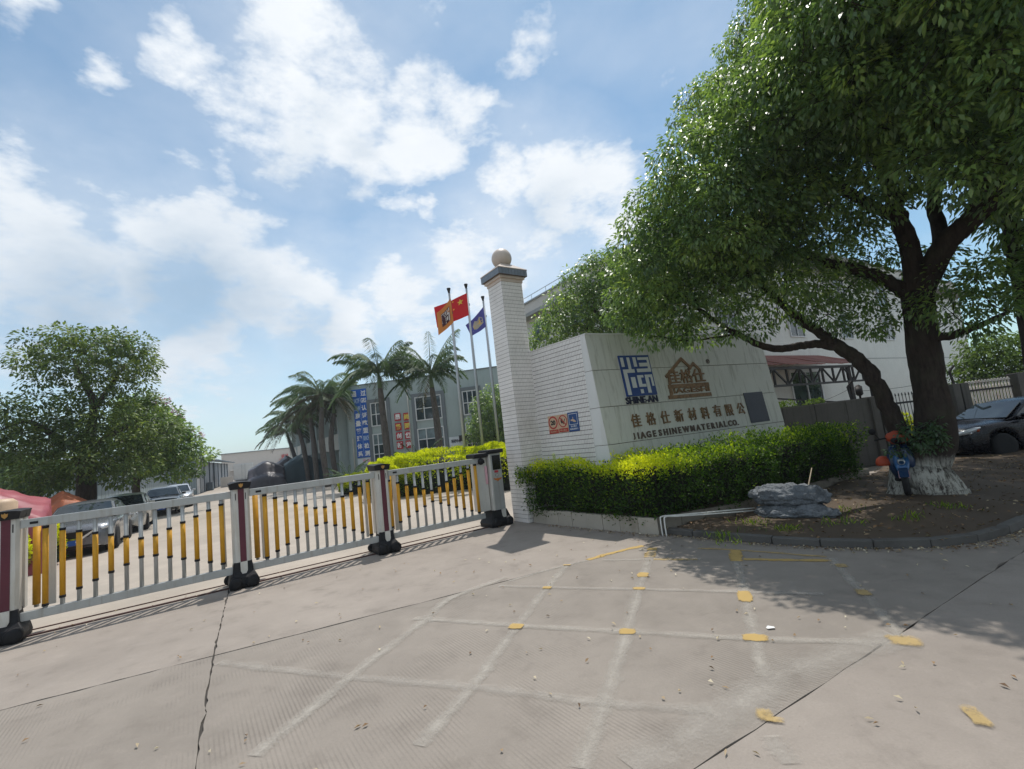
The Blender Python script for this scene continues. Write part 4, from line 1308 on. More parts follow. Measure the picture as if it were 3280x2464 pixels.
for a, b, nn, w_ in ((path[0] + T1 * .12, path[1], N1, .42), (path[1], path[2], N2, 1.05), (path[2], path[3] - T2 * .15, N2, .7)):
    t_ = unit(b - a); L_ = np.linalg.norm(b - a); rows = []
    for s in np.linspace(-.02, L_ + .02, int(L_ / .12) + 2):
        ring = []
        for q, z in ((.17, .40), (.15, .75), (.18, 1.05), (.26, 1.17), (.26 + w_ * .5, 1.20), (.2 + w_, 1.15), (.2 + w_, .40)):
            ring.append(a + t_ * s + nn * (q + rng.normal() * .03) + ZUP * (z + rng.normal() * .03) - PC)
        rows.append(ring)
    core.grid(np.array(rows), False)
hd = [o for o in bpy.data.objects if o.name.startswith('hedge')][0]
tag(core.build('dark_core', mat('core_shade', (.012, .014, .007), .95, var=.5, fine=25), hd), kind='stuff')  # near-black shell stands in for the shade inside the hedge
fill = MB()
fill.obox((path[0] + path[1]) / 2 + N1 * .40 + ZUP * (ZPL - .06), T1, N1, ZUP, np.linalg.norm(path[1] - path[0]), .62, .1)
fill.obox((path[1] + path[3]) / 2 + N2 * .75 + ZUP * (ZPL - .065), unit(path[3] - path[1]), N2, ZUP, np.linalg.norm(path[3] - path[1]), 1.2, .1)
tag(fill.build('bed_soil', M_EARTH), 'dark soil inside the hedge bed', kind='structure')
# pale shoot sticking out of the hedge in front of the tiled wall
sh = rp(1777, 1455, 10.9) * [1, 1, 1]
shoot = empty('tall_shoot', [sh[0], sh[1], 1.25], 0, 'pale leafy shoot standing above the hedge before the tiled wall', 'shoot')
MB().tube([(0, 0, 0), (-.03, 0, .18), (-.04, .01, .36)], [.006, .005, .003], 5).build('stem', M_STICK, shoot)
nS = 46; zz_ = np.linspace(.05, .37, nS); aa = np.arange(nS) * 2.4
V = leaf_quads(np.stack([-.09 * zz_, 0 * zz_, zz_], 1), np.stack([np.cos(aa), np.sin(aa), .5 + 0 * aa], 1), np.tile([0, 0, 1.0], (nS, 1)), .075, .03)
quads('leaves', V, L_SHOOT, shoot, rng.random(nS))
# ---------------------------------------------------------------- sliding gate: three segments and the drive head
def gate_segment(s0, s1, label, nb, first, mid):
    base = GATE0 + GU * s0
    r = empty('gate_segment', base, 0, label, 'gate', 'segments of the sliding gate')
    F = lambda s, b, z: GU * s + GB * b + ZUP * z
    oct_ = [(-.15, .05), (-.11, .0), (.11, .0), (.15, .05), (.15, .17), (.11, .22), (-.11, .22), (-.15, .17)]
    MB().prism(oct_, np.zeros(3), GU, GB, ZUP, .40, 1.76).build('post', M_ALU_W, r, bevel=.004)
    MB().obox(F(.012, -.004, 1.09), GU, GB, ZUP, .098, .012, 1.30).build('post_strip', M_MAROON, r)
    for sx in (-.075, .085):
        MB().obox(F(sx, -.002, 1.60), GU, GB, ZUP, .012, .008, .12).build('post_slot', M_BLACKP, r)
    MB().obox(F(.02, .50, 1.06), GU, GB, ZUP, .22, .16, 1.38).build('rear_post', M_ALU_W, r, bevel=.01)
    # peaked black cap
    cp = MB(); n = 9
    for b0, b1 in ((-.045, .27), (.40, .61)):
        xs = np.linspace(-.18, .18, n)
        if b0 > 0: xs = xs * .78 + .02
        zt = [1.865 - .9 * (x * .9) ** 2 for x in xs]
        vs = []
        for b, dz in ((b0, 0), (b1, .012)):
            vs += [F(x * .86, b, 1.735) for x in xs] + [F(x, b - (.02 if b == b0 else -.02), z + dz) for x, z in zip(xs, zt)]
        fs = []
        for k in range(n - 1):
            fs += [(k, k + 1, n + k + 1, n + k), (2 * n + k + 1, 2 * n + k, 3 * n + k, 3 * n + k + 1), (n + k, n + k + 1, 3 * n + k + 1, 3 * n + k), (k + 1, k, 2 * n + k, 2 * n + k + 1)]
        fs += [(0, n, 3 * n, 2 * n), (n - 1, 3 * n - 1, 4 * n - 1, 2 * n - 1)]
        cp.add(vs, fs)
    cp.build('cap', M_BLACKP, r)
    bd = MB().prism([(.012 + x, 1.80 + y) for x, y in ((-.035, .03), (-.03, -.012), (0, -.042), (.03, -.012), (.035, .03), (.012, .022), (0, .04), (-.012, .022))], np.zeros(3), GU, ZUP, -GB, .03, .075)
    bd.build('badge', M_GOLD, r)
    # foot with a pale tongue and two roller housings
    ft = MB()
    prof = [(.225, .0), (.235, .07), (.215, .18), (.165, .26), (.145, .44)]
    vs = []
    for wv, z in prof:
        dpt = .02 + .14 * (wv - .155) / .10
        vs += [F(-wv, -dpt, z), F(wv, -dpt, z), F(wv, .24 + dpt, z), F(-wv, .24 + dpt, z)]
    fs = [(3, 2, 1, 0)]
    for k in range(len(prof) - 1):
        for j in range(4):
            j2 = (j + 1) % 4; fs.append((4 * k + j, 4 * k + j2, 4 * k + 4 + j2, 4 * k + 4 + j))
    k = 4 * (len(prof) - 1); fs.append((k, k + 1, k + 2, k + 3)); ft.add(vs, fs)
    fo = ft.build('foot', M_BLACKP, r, bevel=.012)
    for sx in (-.135, .135):
        MB().lathe([(.03, -.03), (.098, -.03), (.105, 0), (.098, .34), (.03, .34)], 18, c=F(sx, -.17, .105), ax=GU, ay=ZUP, az=GB).build('roller_housing', M_BLACKP, fo)
    MB().prism([(-.055, .445), (-.055, .29), (0, .17), (.055, .29), (.055, .445)], F(.012, 0, 0), GU, ZUP, -GB, .02, .052).build('foot_tongue', M_ALU_W, fo)
    L = s1 - s0
    a, b = .155, L - .155
    MB().obox(F((a + b) / 2, .07, 1.645), GU, GB, ZUP, b - a, .075, .125).build('top_rail', M_ALU, r, bevel=.006)
    MB().obox(F((a + b) / 2, .07, .305), GU, GB, ZUP, b - a, .075, .125).build('bottom_rail', M_ALU, r, bevel=.006)
    MB().obox(F((a + b) / 2, .50, 1.66), GU, GB, ZUP, b - a, .04, .05).build('rear_rail', M_ALU, r)
    MB().obox(F(.30, .028, 1.645), GU, GB, ZUP, .09, .01, .035).build('rail_catch', M_BLACKP, r)
    st = []
    x0, x1 = first, L - .30
    for i in range(nb):
        s = x0 + (x1 - x0) * i / (nb - 1)
        f = abs(i - mid) / max(mid, nb - 1 - mid)
        zt, zb = 1.12 + (1.555 - 1.12) * f, .875 - (.875 - .41) * f
        o = MB().tube([F(s, .07, .36), F(s, .07, 1.59)], .030, 10).build('baluster', M_ALU, r)
        MB().tube([F(s, .07, zb + .02), F(s, .07, zt - .02)], .037, 12).build('sleeve', M_YELLOW, o)
        for z in (zb, zt): MB().tube([F(s, .07, z - .018), F(s, .07, z + .018)], .041, 12).build('sleeve_ring', M_BLACKP, o)
    # the telescoping rear leg seen beside each post
    o = MB().tube([F(.27, .36, .36), F(.27, .36, 1.62)], .030, 10).build('baluster', M_ALU, r)
    MB().tube([F(.27, .36, .40), F(.27, .36, 1.57)], .047, 12).build('sleeve', M_YELLOW, o)
    MB().obox(F(.42, .42, 1.0), GU, GB, ZUP, .12, .05, 1.30).build('rear_post', M_ALU_W, r)
    MB().obox(F(-.25, .50, .98), GU, GB, ZUP, .05, .05, 1.30).build('rear_post', M_ALU_W, r)
    rw = MB().lathe([(.02, -.025), (.085, -.025), (.09, 0), (.085, .05), (.02, .05)], 16, c=F(-.20, .42, .09), ax=GU, ay=ZUP, az=GB)
    rw.build('rear_roller', M_BLACKP, r)
    return r


S1, S3, S4 = -3.0, 2.658, 5.30
gate_segment(S1, 0, 'gate segment at the left edge, before the parked grey car', 13, .42, 6.4)
gate_segment(0, S3, 'middle gate segment, standing before the open pale yard', 12, .40, 5.6)
gate_segment(S3, S4, 'gate segment beside the drive head, before the golden hedge', 12, .16, 5)
gate_segment(S1 - 2.9, S1, 'gate segment cut off by the left picture edge', 13, .42, 6)

hb = GATE0 + GU * 5.55
head = empty('gate_drive_head', hb, 0, 'grey gate drive cabinet with a dark screen, a badge and a black foot', 'gate motor')
HF = lambda s, b, z: GU * s + GB * b + ZUP * z
MB().obox(HF(.02, .16, 1.08), GU, GB, ZUP, .30, .36, 1.40).build('cabinet', M_ALU, head, bevel=.012)
MB().obox(HF(-.165, .16, 1.08), GU, GB, ZUP, .055, .40, 1.38).build('side_post', M_ALU_W, head, bevel=.01)
MB().obox(HF(-.36, .22, 1.05), GU, GB, ZUP, .30, .30, 1.30).build('side_cabinet', M_ALU_W, head, bevel=.012)
MB().obox(HF(.025, -.022, 1.55), GU, GB, ZUP, .235, .012, .36).build('screen', M_SCREEN, head)
MB().obox(HF(-.36, .068, 1.60), GU, GB, ZUP, .20, .012, .07).build('side_slot', M_BLACKP, head)
MB().obox(HF(-.255, .05, 1.27), GU, GB, ZUP, .06, .02, .44).build('film_tag', M_PINK, head)
MB().obox(HF(.0, -.022, 1.325), GU, GB, ZUP, .11, .01, .055).build('label', M_REDLABEL, head)
fr_ = MB(); fr_.obox(HF(.01, -.0205, 1.235), GU, GB, ZUP, .085, .008, .05); fr_.build('maker_plate', M_BLACKP, head)
MB().obox(HF(.01, -.0255, 1.235), GU, GB, ZUP, .07, .006, .036).build('maker_plate_face', M_ALU_W, head)
wg = MB()
for sg in (-1, 1):
    wg.prism([(sg * .02, .02), (sg * .12, .04), (sg * .115, .015), (sg * .07, -.015), (sg * .02, -.025)][::sg], HF(.02, 0, 1.13), GU, ZUP, -GB, .019, .026)
wg.lathe([(.001, .0185), (.038, .0185), (.038, .028), (.001, .03)], 14, c=HF(.02, 0, 1.125), ax=GU, ay=ZUP, az=-GB); wg.build('winged_badge', M_ORANGE, head)
hc = MB()
hc.obox(HF(.0, .16, 1.83), GU, GB, ZUP, .46, .52, .10); hc.obox(HF(-.39, .20, 1.765), GU, GB, ZUP, .40, .46, .11)
hc.build('cap', M_BLACKP, head, bevel=.03)
hf = MB(); prof = [(.30, 0), (.31, .10), (.25, .24), (.20, .39)]
vs = []
for w_, z in prof:
    d_ = .03 + (w_ - .2) * .9
    vs += [HF(-w_ * 1.05 - .02, -d_, z), HF(w_ * .85 + .02, -d_, z), HF(w_ * .85 + .02, .34 + d_, z), HF(-w_ * 1.05 - .02, .34 + d_, z)]
fs = [(3, 2, 1, 0)] + [(4 * k + j, 4 * k + (j + 1) % 4, 4 * k + 4 + (j + 1) % 4, 4 * k + 4 + j) for k in range(3) for j in range(4)] + [(12, 13, 14, 15)]
ho = hf.add(vs, fs).build('foot', M_BLACKP, head, bevel=.02)
MB().prism([(-.05, .40), (-.05, .24), (.0, .12), (.055, .20), (.055, .40)], HF(.06, -.06, 0), GU, ZUP, -GB, -.01, .03).build('foot_tongue', M_ALU_W, ho)
for sx in (-.2, .16):
    MB().lathe([(.03, -.03), (.10, -.03), (.108, 0), (.10, .50), (.03, .50)], 18, c=HF(sx, -.14, .108), ax=GU, ay=ZUP, az=GB).build('roller_housing', M_BLACKP, ho)
lk = MB()
lk.lathe([(.005, 0), (.075, 0), (.085, .02), (.075, .05), (.005, .055)], 18, c=HF(-.40, .02, 1.62), ax=GU, ay=ZUP, az=-GB); lk.build('latch_disc', M_BLACKP, head)

# ---------------------------------------------------------------- boundary wall and fence on the right
F0, F1, F2, F3 = np.array([7.05, 14.25, 0]), np.array([11.25, 14.72, 0]), np.array([14.1, 14.98, 0]), np.array([16.45, 15.2, 0])
FT_ = unit(F3 - F1); FN = np.array([FT_[1], -FT_[0], 0])
cw_ = empty('boundary_wall', F0, 0, 'old stained concrete wall behind the right end of the hedge', 'wall')
t = unit(F1 - F0); n_ = np.array([t[1], -t[0], 0]); Lw = np.linalg.norm(F1 - F0)
for k in range(4):
    a, b = Lw * k / 4 + .006, Lw * (k + 1) / 4 - .006
    MB().obox(t * (a + b) / 2 + ZUP * (1.03 + .006 * k) + n_ * rng.normal() * .004, t, n_, ZUP, b - a, .14, 2.06).build('wall_panel', M_OLDCONC, cw_, bevel=.01)
MB().obox(t * Lw / 2 + ZUP * 2.085, t, n_, ZUP, Lw, .10, .03).build('wall_top', M_OLDCONC, cw_)


def fence_post(p, hgt, label, wd=.30):
    r = empty('fence_pillar', p, 0, label, 'pillar', 'concrete pillars of the right fence')
    MB().obox(ZUP * hgt / 2 - FT_ * .155, FT_, FN, ZUP, wd * .8, .32, hgt).build('pillar_half', M_OLDCONC, r, bevel=.012)
    MB().obox(ZUP * hgt / 2 + FT_ * .155, FT_, FN, ZUP, wd * .9, .30, hgt - .01).build('pillar_half', M_OLDCONC, r, bevel=.012)
    MB().obox(ZUP * (hgt / 2 - .02), FT_, FN, ZUP, .09, .18, hgt - .06).build('joint_channel', M_DARKSTEEL, r)
    return r


def wire_arm(p, z, label):
    r = empty('wire_arm', p + ZUP * z, 0, label, 'bracket', 'wire brackets on the right fence')
    MB().bar((0, 0, 0), (-.05, 0, .42), .05, .05).build('upright', M_DARKSTEEL, r)
    MB().bar((-.05, 0, .41), (.10, -.04, .58), .05, .05).build('arm', M_DARKSTEEL, r)
    return r


fence_post(F1, 2.12, 'stained concrete pillar at the end of the boundary wall')
fence_post(F2, 2.22, 'concrete pillar just right of the thick trunk')
fence_post(F3, 2.34, 'concrete pillar above the roof of the black car', .42)
wire_arm(F1 - FT_ * .75, 2.09, 'bent steel bracket on the end of the concrete wall')
wire_arm(F2 - FT_ * .05, 2.22, 'bent steel bracket on the pillar right of the trunk')
ln = empty('wall_lamp', F1 - FT_ * .45 + ZUP * 2.08, 0, 'dark caged lamp standing on the concrete wall', 'lamp')
MB().lathe([(.03, 0), (.03, .1), (.075, .12), (.085, .18), (.085, .36), (.07, .42), (.02, .46)], 14).build('lamp_body', M_DARKSTEEL, ln)
MB().lathe([(.10, .14), (.095, .145), (.095, .40), (.10, .405), (.10, .14)], 8).build('cage', M_DARKSTEEL, ln)
for k, (a, b, za, zb, lab) in enumerate([(F1 - FT_ * 2.6, F1 - FT_ * .8, 2.15, 2.42, 'thin sagging wire left of the lamp on the wall'), (F1 - FT_ * .8, F2, 2.36, 2.48, 'thin sagging wire between the two bent brackets'), (F2, F3, 2.42, 2.36, 'thin sagging wire over the pale picket fence')]):
    pts = [a + (b - a) * q + ZUP * (za + (zb - za) * q - .12 * math.sin(math.pi * q)) for q in np.linspace(0, 1, 9)]
    tag(MB().tube(pts, .006, 4).build('fence_wire', M_DARKSTEEL), lab, 'wire', 'wires of the right fence')


def pickets(name, a, b, z0, z1, pitch, m, label, mrail, w=.022):
    r = empty(name, a, 0, label, 'fence')
    t = unit(b - a); L_ = np.linalg.norm(b - a); nn = np.array([t[1], -t[0], 0])
    for z in (z0 + .18, z1 - .32): MB().obox(t * L_ / 2 + ZUP * z, t, nn, ZUP, L_, .05, .06).build('fence_rail', mrail, r)
    me = None
    for s in np.arange(pitch / 2, L_, pitch):
        if me is None:
            mb = MB().tube([(0, 0, z0), (0, 0, z1 - .09)], w / 2, 6); mb.lathe([(.004, z1 - .10), (w * 1.1, z1 - .09), (w * 1.0, z1 - .07), (w * .6, z1 - .055), (w * .9, z1 - .04), (.003, z1)], 6)
            o = mb.build('picket', m, r); me = o.data
        else: o = link('picket', me, m, r)
        o.location = tuple(t * s)
    return r


pickets('iron_fence', F1 + FT_ * .33, F2 - FT_ * .33, .15, 2.14, .115, M_IRON, 'black iron picket fence with spear tips, left of the thick trunk', M_IRON)
pickets('pale_fence', F2 + FT_ * .33, F3 - FT_ * .4, .15, 2.26, .115, M_PICKET, 'pale rust stained picket fence behind the black car', M_DARKSTEEL, .05)

# ---------------------------------------------------------------- big white tiled building behind the wall
BC = np.array([8.02, 19.95, 0]); BD = np.array([.848, .530, 0]); BN = np.array([.530, -.848, 0]); BL = -BN
BLEN, BSIDE, BH = 36.2, 13.3, 10.9


def window(parent, o, u, n, w, h, cols, rows, fr=M_WINFRAME, gl=M_GLASS, bar=.05, depth=.09, split=None, prj=.03):
    """a window: frame bars standing proud, each pane a piece of its own"""
    mb = MB()
    o = np.asarray(o, float)
    mb.obox(o + ZUP * bar / 2 + n * prj / 2, u, n, ZUP, w, depth, bar); mb.obox(o + ZUP * (h - bar / 2) + n * prj / 2, u, n, ZUP, w, depth, bar)
    zs = split if split else [h * k / rows for k in range(1, rows)]
    for s in (-1, 1): mb.obox(o + u * s * (w - bar) / 2 + ZUP * h / 2 + n * prj / 2, u, n, ZUP, bar, depth - .004, h - 2 * bar)
    for z in zs: mb.obox(o + ZUP * z + n * prj / 2, u, n, ZUP, w - 2 * bar, depth - .008, bar * .8)
    for k in range(1, cols): mb.obox(o + u * (w * k / cols - w / 2) + ZUP * h / 2 + n * prj / 2, u, n, ZUP, bar * .8, depth - .012, h - 2 * bar)
    f = mb.build('window', fr, parent)
    zz = [0] + list(zs) + [h]
    for i in range(cols):
        for j in range(len(zz) - 1):
            g = gl if not isinstance(gl, (list, tuple)) else gl[j % len(gl)]
            a = w * i / cols - w / 2 + .01; b = w * (i + 1) / cols - w / 2 - .01
            MB().obox(o + u * (a + b) / 2 + ZUP * (zz[j] + zz[j + 1]) / 2 + n * (prj * .2 + random.uniform(-.002, .002)), u, unit(n + u * random.gauss(0, .006) + ZUP * random.gauss(0, .006)), ZUP, b - a, .012, zz[j + 1] - zz[j] - .02).build('pane', g, f)
    return f


wb = empty('white_building', BC, 0, 'three storey white tiled building with a grey eave behind the big tree', 'building')
bw = MB()
q = [np.zeros(3), BD * BLEN, BD * BLEN + BL * BSIDE, BL * BSIDE]
bw.add(q + [p + ZUP * BH for p in q], [(0, 1, 5, 4), (1, 2, 6, 5), (2, 3, 7, 6), (3, 0, 4, 7), (4, 5, 6, 7)]).build('wall', M_WTILE, wb)
ev = MB()
ev.obox(BD * (BLEN / 2) + BL * (BSIDE / 2) + ZUP * 9.86, BD, BL, ZUP, BLEN + 1.4, BSIDE + 1.4, .22); ev.build('eave_slab', M_SLABGREY, wb)
pp = MB()
pp.obox(BD * BLEN / 2 + BL * BSIDE / 2 + ZUP * 10.45, BD, BL, ZUP, BLEN + .02, BSIDE + .02, .96); pp.build('parapet', M_CREAM, wb)
MB().obox(BD * BLEN / 2 + BL * BSIDE / 2 + ZUP * 10.96, BD, BL, ZUP, BLEN + .22, BSIDE + .22, .10).build('parapet_cap', M_SLABGREY, wb)
rl = MB()
for z in (11.35,): rl.bar(BL * .2 + ZUP * z, BL * (BSIDE - .2) + ZUP * z, .035, .035)
for k in np.linspace(.2, BSIDE - .2, 9): rl.bar(BL * k + ZUP * 11.0, BL * k + ZUP * 11.36, .03, .03)
rl.build('roof_rail', M_POLE, wb)
MB().bar(BL * (BSIDE - .05) + BD * .1 + ZUP * 11.0, BL * (BSIDE - .05) + BD * .1 + ZUP * 12.0, .02, .02).build('lightning_rod', M_DARKSTEEL, wb)
for s, z, w, h in ((8.75, .9, 3.1, 3.05),): window(wb, BD * s + ZUP * z, BD, BN, w, h, 2, 2, split=[2.30], bar=.11)
for s in (2.7, 8.8, 14.5, 20.5):
    for z in (5.75, 8.0): window(wb, BD * s + ZUP * z, BD, BN, 1.5, 1.5, 2, 2, split=[1.0])
for s in (3.2, 7.0, 10.8):
    for z in (8.0, 5.3): window(wb, BL * s + ZUP * z, BL, -BD, 1.7, 1.5, 2, 1)
for z in (4.55, 7.3): MB().obox(BD * BLEN / 2 + BN * .006 + ZUP * z, BD, BN, ZUP, BLEN, .012, .04).build('wall_groove', M_SLABGREY, wb)


def bfront(x, y, off):                # survey point in a plane parallel to the front, off metres before it
    d = ray(x, y); o = np.array([0, 0, EYE]); P0 = BC + BN * off
    t = ((P0 - o) @ BN) / (d @ BN); p = o + d * t - BC; return p @ BD, p[2]


can = empty('canopy', BC + BD * 4, 0, 'red sheet lean-to roof on dark trusses before the white building', 'canopy')
OFF = 2.4; O_ = BC + BD * 4
hi0, hi1 = bfront(2436, 1137, .03), bfront(2795, 1139, .03)
lo0, lo1 = bfront(2448, 1176, OFF), bfront(2790, 1158, OFF)
hz_ = 4.72; lz_ = (lo0[1] + lo1[1]) / 2
sA, sB = lo0[0] - 1.2, lo1[0] + .1
ns = 26
for k in range(ns):
    a = sA + (sB - sA) * k / ns; b = sA + (sB - sA) * (k + 1) / ns
    rag = rng.normal() * .05
    p = [BC + BD * a + BN * .03 + ZUP * hz_ - O_, BC + BD * b + BN * .03 + ZUP * hz_ - O_, BC + BD * b + BN * (OFF + rag) + ZUP * (lz_ + rng.normal() * .012) - O_, BC + BD * a + BN * (OFF + rag) + ZUP * lz_ - O_]
    MB().add(p + [v + ZUP * .03 for v in p], [(3, 2, 1, 0), (4, 5, 6, 7), (0, 1, 5, 4), (1, 2, 6, 5), (2, 3, 7, 6), (3, 0, 4, 7)]).build('roof_sheet', M_REDROOF, can)
tr = MB(); fp = lambda s, z: BC + BD * s + BN * (OFF - .12) + ZUP * z - O_
zc = lz_ - .12; zb = lz_ - .85
tr.bar(fp(sA, zc), fp(sB, zc), .09, .12); tr.bar(fp(sA, zb), fp(sB - 1.0, zb), .08, .09); tr.bar(fp(sB - 1.0, zb), fp(sB, zc - .1), .08, .09)
nb = 11
for k in range(nb):
    s = sA + (sB - 1.0 - sA) * k / (nb - 1); tr.bar(fp(s, zb), fp(s, zc), .07, .07)
    if k < nb - 1:
        s2 = sA + (sB - 1.0 - sA) * (k + 1) / (nb - 1)
        tr.bar(fp(s, zb if k % 2 else zc), fp(s2, zc if k % 2 else zb), .06, .06)
tr.build('truss', M_DARKSTEEL, can)
for s in (sB - .3, sA + 1.0, (sA + sB) / 2 + 3.0): MB().bar(fp(s, 0), fp(s, zc), .14, .14).build('column', M_DARKSTEEL, can)
wl = MB(); wl.bar(BC + BD * (sA + 1) + BN * .5 + ZUP * 2.9 - O_, BC + BD * (sA + 8) + BN * 2.2 + ZUP * 2.0 - O_, .12, .05); wl.build('brace', M_DARKSTEEL, can)

# ---------------------------------------------------------------- rock, pipes, stick, scrap, scooter
rk0 = np.array([4.86, 8.84, 0]); rz = soil_z(rk0)
rock = empty('garden_rock', [rk0[0], rk0[1], rz - .09], math.radians(-48), 'grey weathered garden rock in two layers on the earth bed', 'rock')


def rock_mesh(name, c, s, seed, rot=0):
    bm = bmesh.new(); bmesh.ops.create_icosphere(bm, subdivisions=5, radius=1.0)
    from mathutils import noise as mn
    for v in bm.verts:
        p = v.co.copy(); q = p * 1.5 + Vector((seed * 3.7, seed, 0))
        vd = mn.voronoi(q * 1.25)[0]; cr_ = min(.35, vd[1] - vd[0]); vd2 = mn.voronoi(q * 3.1 + Vector((4, 2, 1)))[0]; c2 = min(.3, vd2[1] - vd2[0])
        d = mn.noise(q * 1.1) * .40 + (cr_ - .2) * .85 + (c2 - .15) * .38 + mn.noise(q * 6) * .07 + mn.noise(q * 13) * .03
        p.z = p.z / (1 + .35 * abs(p.z))
        nn_ = Vector((p.x / s[0], p.y / s[1], p.z / s[2])).normalized()
        v.co = Vector((p.x * s[0], p.y * s[1], p.z * s[2])) + nn_ * d * .17 + Vector(c)
    me = bpy.data.meshes.new(name); bm.to_mesh(me); bm.free()
    me.polygons.foreach_set('use_smooth', [True] * len(me.polygons))
    return link(name, me, M_ROCK, rock)


import bmesh
rock_mesh('lower_rock', (.06, -.06, .13), (.68, .40, .20), 2)
rock_mesh('upper_rock', (-.02, .05, .40), (.66, .36, .27), 9)
stk = np.array([5.45, 9.2, 0]); sz = soil_z(stk)
tag(MB().tube([stk + ZUP * (sz + .10) + np.array([-.22, -.16, 0]), stk + ZUP * (sz + .42), stk + ZUP * (sz + .72) + np.array([.22, .16, 0])], [.016, .014, .009], 6).build('leaning_stick', M_STICK), 'dry stick leaning behind the garden rock', 'stick')
pa = PC + T1 * .07 - N2 * .05
pz = ZPL + .05
pp_ = empty('pipe_rail', pa, 0, 'thin white pipes bent over at the corner of the planter', 'pipe')
for k, off in enumerate((-.03, .05)):
    e = PA - N2 * (.22 + .05 * k) + ZUP * (.20 - .04 * k) - pa - T2 * .1
    m1 = (T2 * .9 - N2 * (.10 + .03 * k)) + ZUP * (pz - .06 - .03 * k)
    MB().tube(smooth_path([T1 * off, T1 * off + ZUP * (pz - .07), T1 * off + T2 * .05 + ZUP * (pz - .01), T2 * .30 - N2 * .04 + ZUP * (pz - .02 - .02 * k), m1, e], 6), .0135, 8).build('pipe', M_PIPE, pp_)
sc_ = gp(2469, 2015)
tag(MB().add([(-.035, -.02, .014), (.03, -.024, .017), (.04, .014, .013), (-.014, .024, .024), (-.04, .008, .014)], [(0, 1, 2, 3, 4)]).build('paper_scrap', M_PAPER, loc=sc_), 'small white paper scrap lying on the worn concrete', 'paper')

scp = bearing(2842) * 12.0; scp[2] = soil_z(scp)
sco = empty('scooter', scp, math.radians(-128), 'blue electric scooter with an orange bag, half hidden behind the trunk', 'scooter')
# local x forward
for x, nm in ((.58, 'front_wheel'), (-.55, 'rear_wheel')):
    w = MB().lathe([(.13, -.045), (.19, -.055), (.225, -.03), (.232, 0), (.225, .03), (.19, .055), (.13, .045)], 22, c=(x, 0, .23), ax=(1, 0, 0), ay=(0, 0, 1), az=(0, 1, 0)).build('wheel', M_TYRE, sco)
    MB().lathe([(.02, -.04), (.135, -.03), (.135, .03), (.02, .04)], 16, c=(x, 0, .23), ax=(1, 0, 0), ay=(0, 0, 1), az=(0, 1, 0)).build('rim', M_RIM, w)


def loft(rows, smooth=True):
    P = np.array(rows, float); mb = MB(); mb.grid(P, smooth); return mb


def ovals(st, n=14):
    """closed rings: (x, z, halfwidth, halfheight, lean)"""
    rows = []
    for x, z, hw, hh in st:
        rows.append([(x, hw * math.cos(t) * (abs(math.cos(t)) ** -.25 if abs(math.cos(t)) > .1 else 1), z + hh * math.sin(t)) for t in np.linspace(0, 2 * math.pi, n + 1)])
    return loft(rows)


ovals([(-.86, .74, .05, .03), (-.80, .72, .12, .09), (-.55, .68, .17, .12), (-.25, .62, .18, .14), (-.08, .52, .16, .13), (-.02, .40, .14, .10), (.02, .30, .14, .02)]).build('rear_body', M_SCOOT, sco)
MB().box((.14, 0, .27), (.42, .30, .07)).build('footboard', M_BLACKP, sco, bevel=.02)
sh_ = []
for z, x, w in ((.30, .34, .13), (.45, .38, .19), (.62, .40, .21), (.80, .37, .18), (.93, .33, .13)):
    sh_.append([(x - .05 * (1 - (y / w) ** 2) ** .5 + .05 + (-.06 if abs(y) > w * .9 else 0), y, z) for y in np.linspace(-w, w, 9)])
o = loft(sh_).build('front_shield', M_SCOOT, sco); md = o.modifiers.new('thick', 'SOLIDIFY'); md.thickness = .03
ovals([(.62, .44, .07, .03), (.60, .52, .10, .06), (.45, .60, .12, .12), (.38, .62, .13, .14)]).build('front_panel', M_SCOOT_L, sco)
MB().tube([(.62, 0, .23), (.50, 0, .55), (.38, 0, .95), (.33, 0, 1.05)], [.03, .035, .03, .025], 8).build('steering_post', M_DARKSTEEL, sco)
MB().tube([(.24, -.34, 1.03), (.32, -.18, 1.06), (.34, 0, 1.05), (.32, .18, 1.06), (.24, .34, 1.03)], .016, 8).build('handlebar', M_BLACKP, sco)
ovals([(.46, 1.0, .03, .02), (.44, 1.0, .08, .05), (.34, 1.02, .10, .06)]).build('head_cowl', M_BLACKP, sco)
ovals([(-.72, .80, .08, .02), (-.60, .82, .14, .05), (-.30, .80, .15, .06), (-.05, .78, .12, .05), (.0, .77, .06, .02)]).build('saddle', M_BLACKP, sco)
for x, r0 in ((.58, .29), (-.55, .29)):
    fl_ = MB(); fl_.grid(np.array([[(x + r0 * math.cos(t), y, .23 + r0 * math.sin(t)) for y in (-.07, 0, .07)] for t in np.linspace(.5, 2.7, 10)]))
    fl_.build('mudguard', M_SCOOT, sco)
MB().box((.665, 0, .40), (.012, .16, .14)).build('number_plate', M_PINK, sco, bevel=.004)
for sg in (-1, 1):
    m_ = MB(); m_.tube([(.30, sg * .26, 1.06), (.28, sg * .33, 1.18)], .007, 5); m_.lathe([(.005, -.012), (.055, -.012), (.06, 0), (.05, .012), (.005, .014)], 14, c=(.27, sg * .35, 1.2), ax=(0, 1, 0), ay=(0, 0, 1), az=(1, 0, 0)); m_.build('mirror', M_BLACKP, sco)
ovals([(.66, .62, .04, .03), (.65, .62, .055, .045), (.56, .63, .06, .05)]).build('headlamp', M_LAMP, sco)
bag = empty('orange_bag', scp + np.array([-.16, -.24, 1.06]), math.radians(-128), 'crumpled orange bag hung over the scooter handlebar', 'bag')
bmx = bmesh.new(); bmesh.ops.create_icosphere(bmx, subdivisions=3, radius=1.0)
from mathutils import noise as mnoise
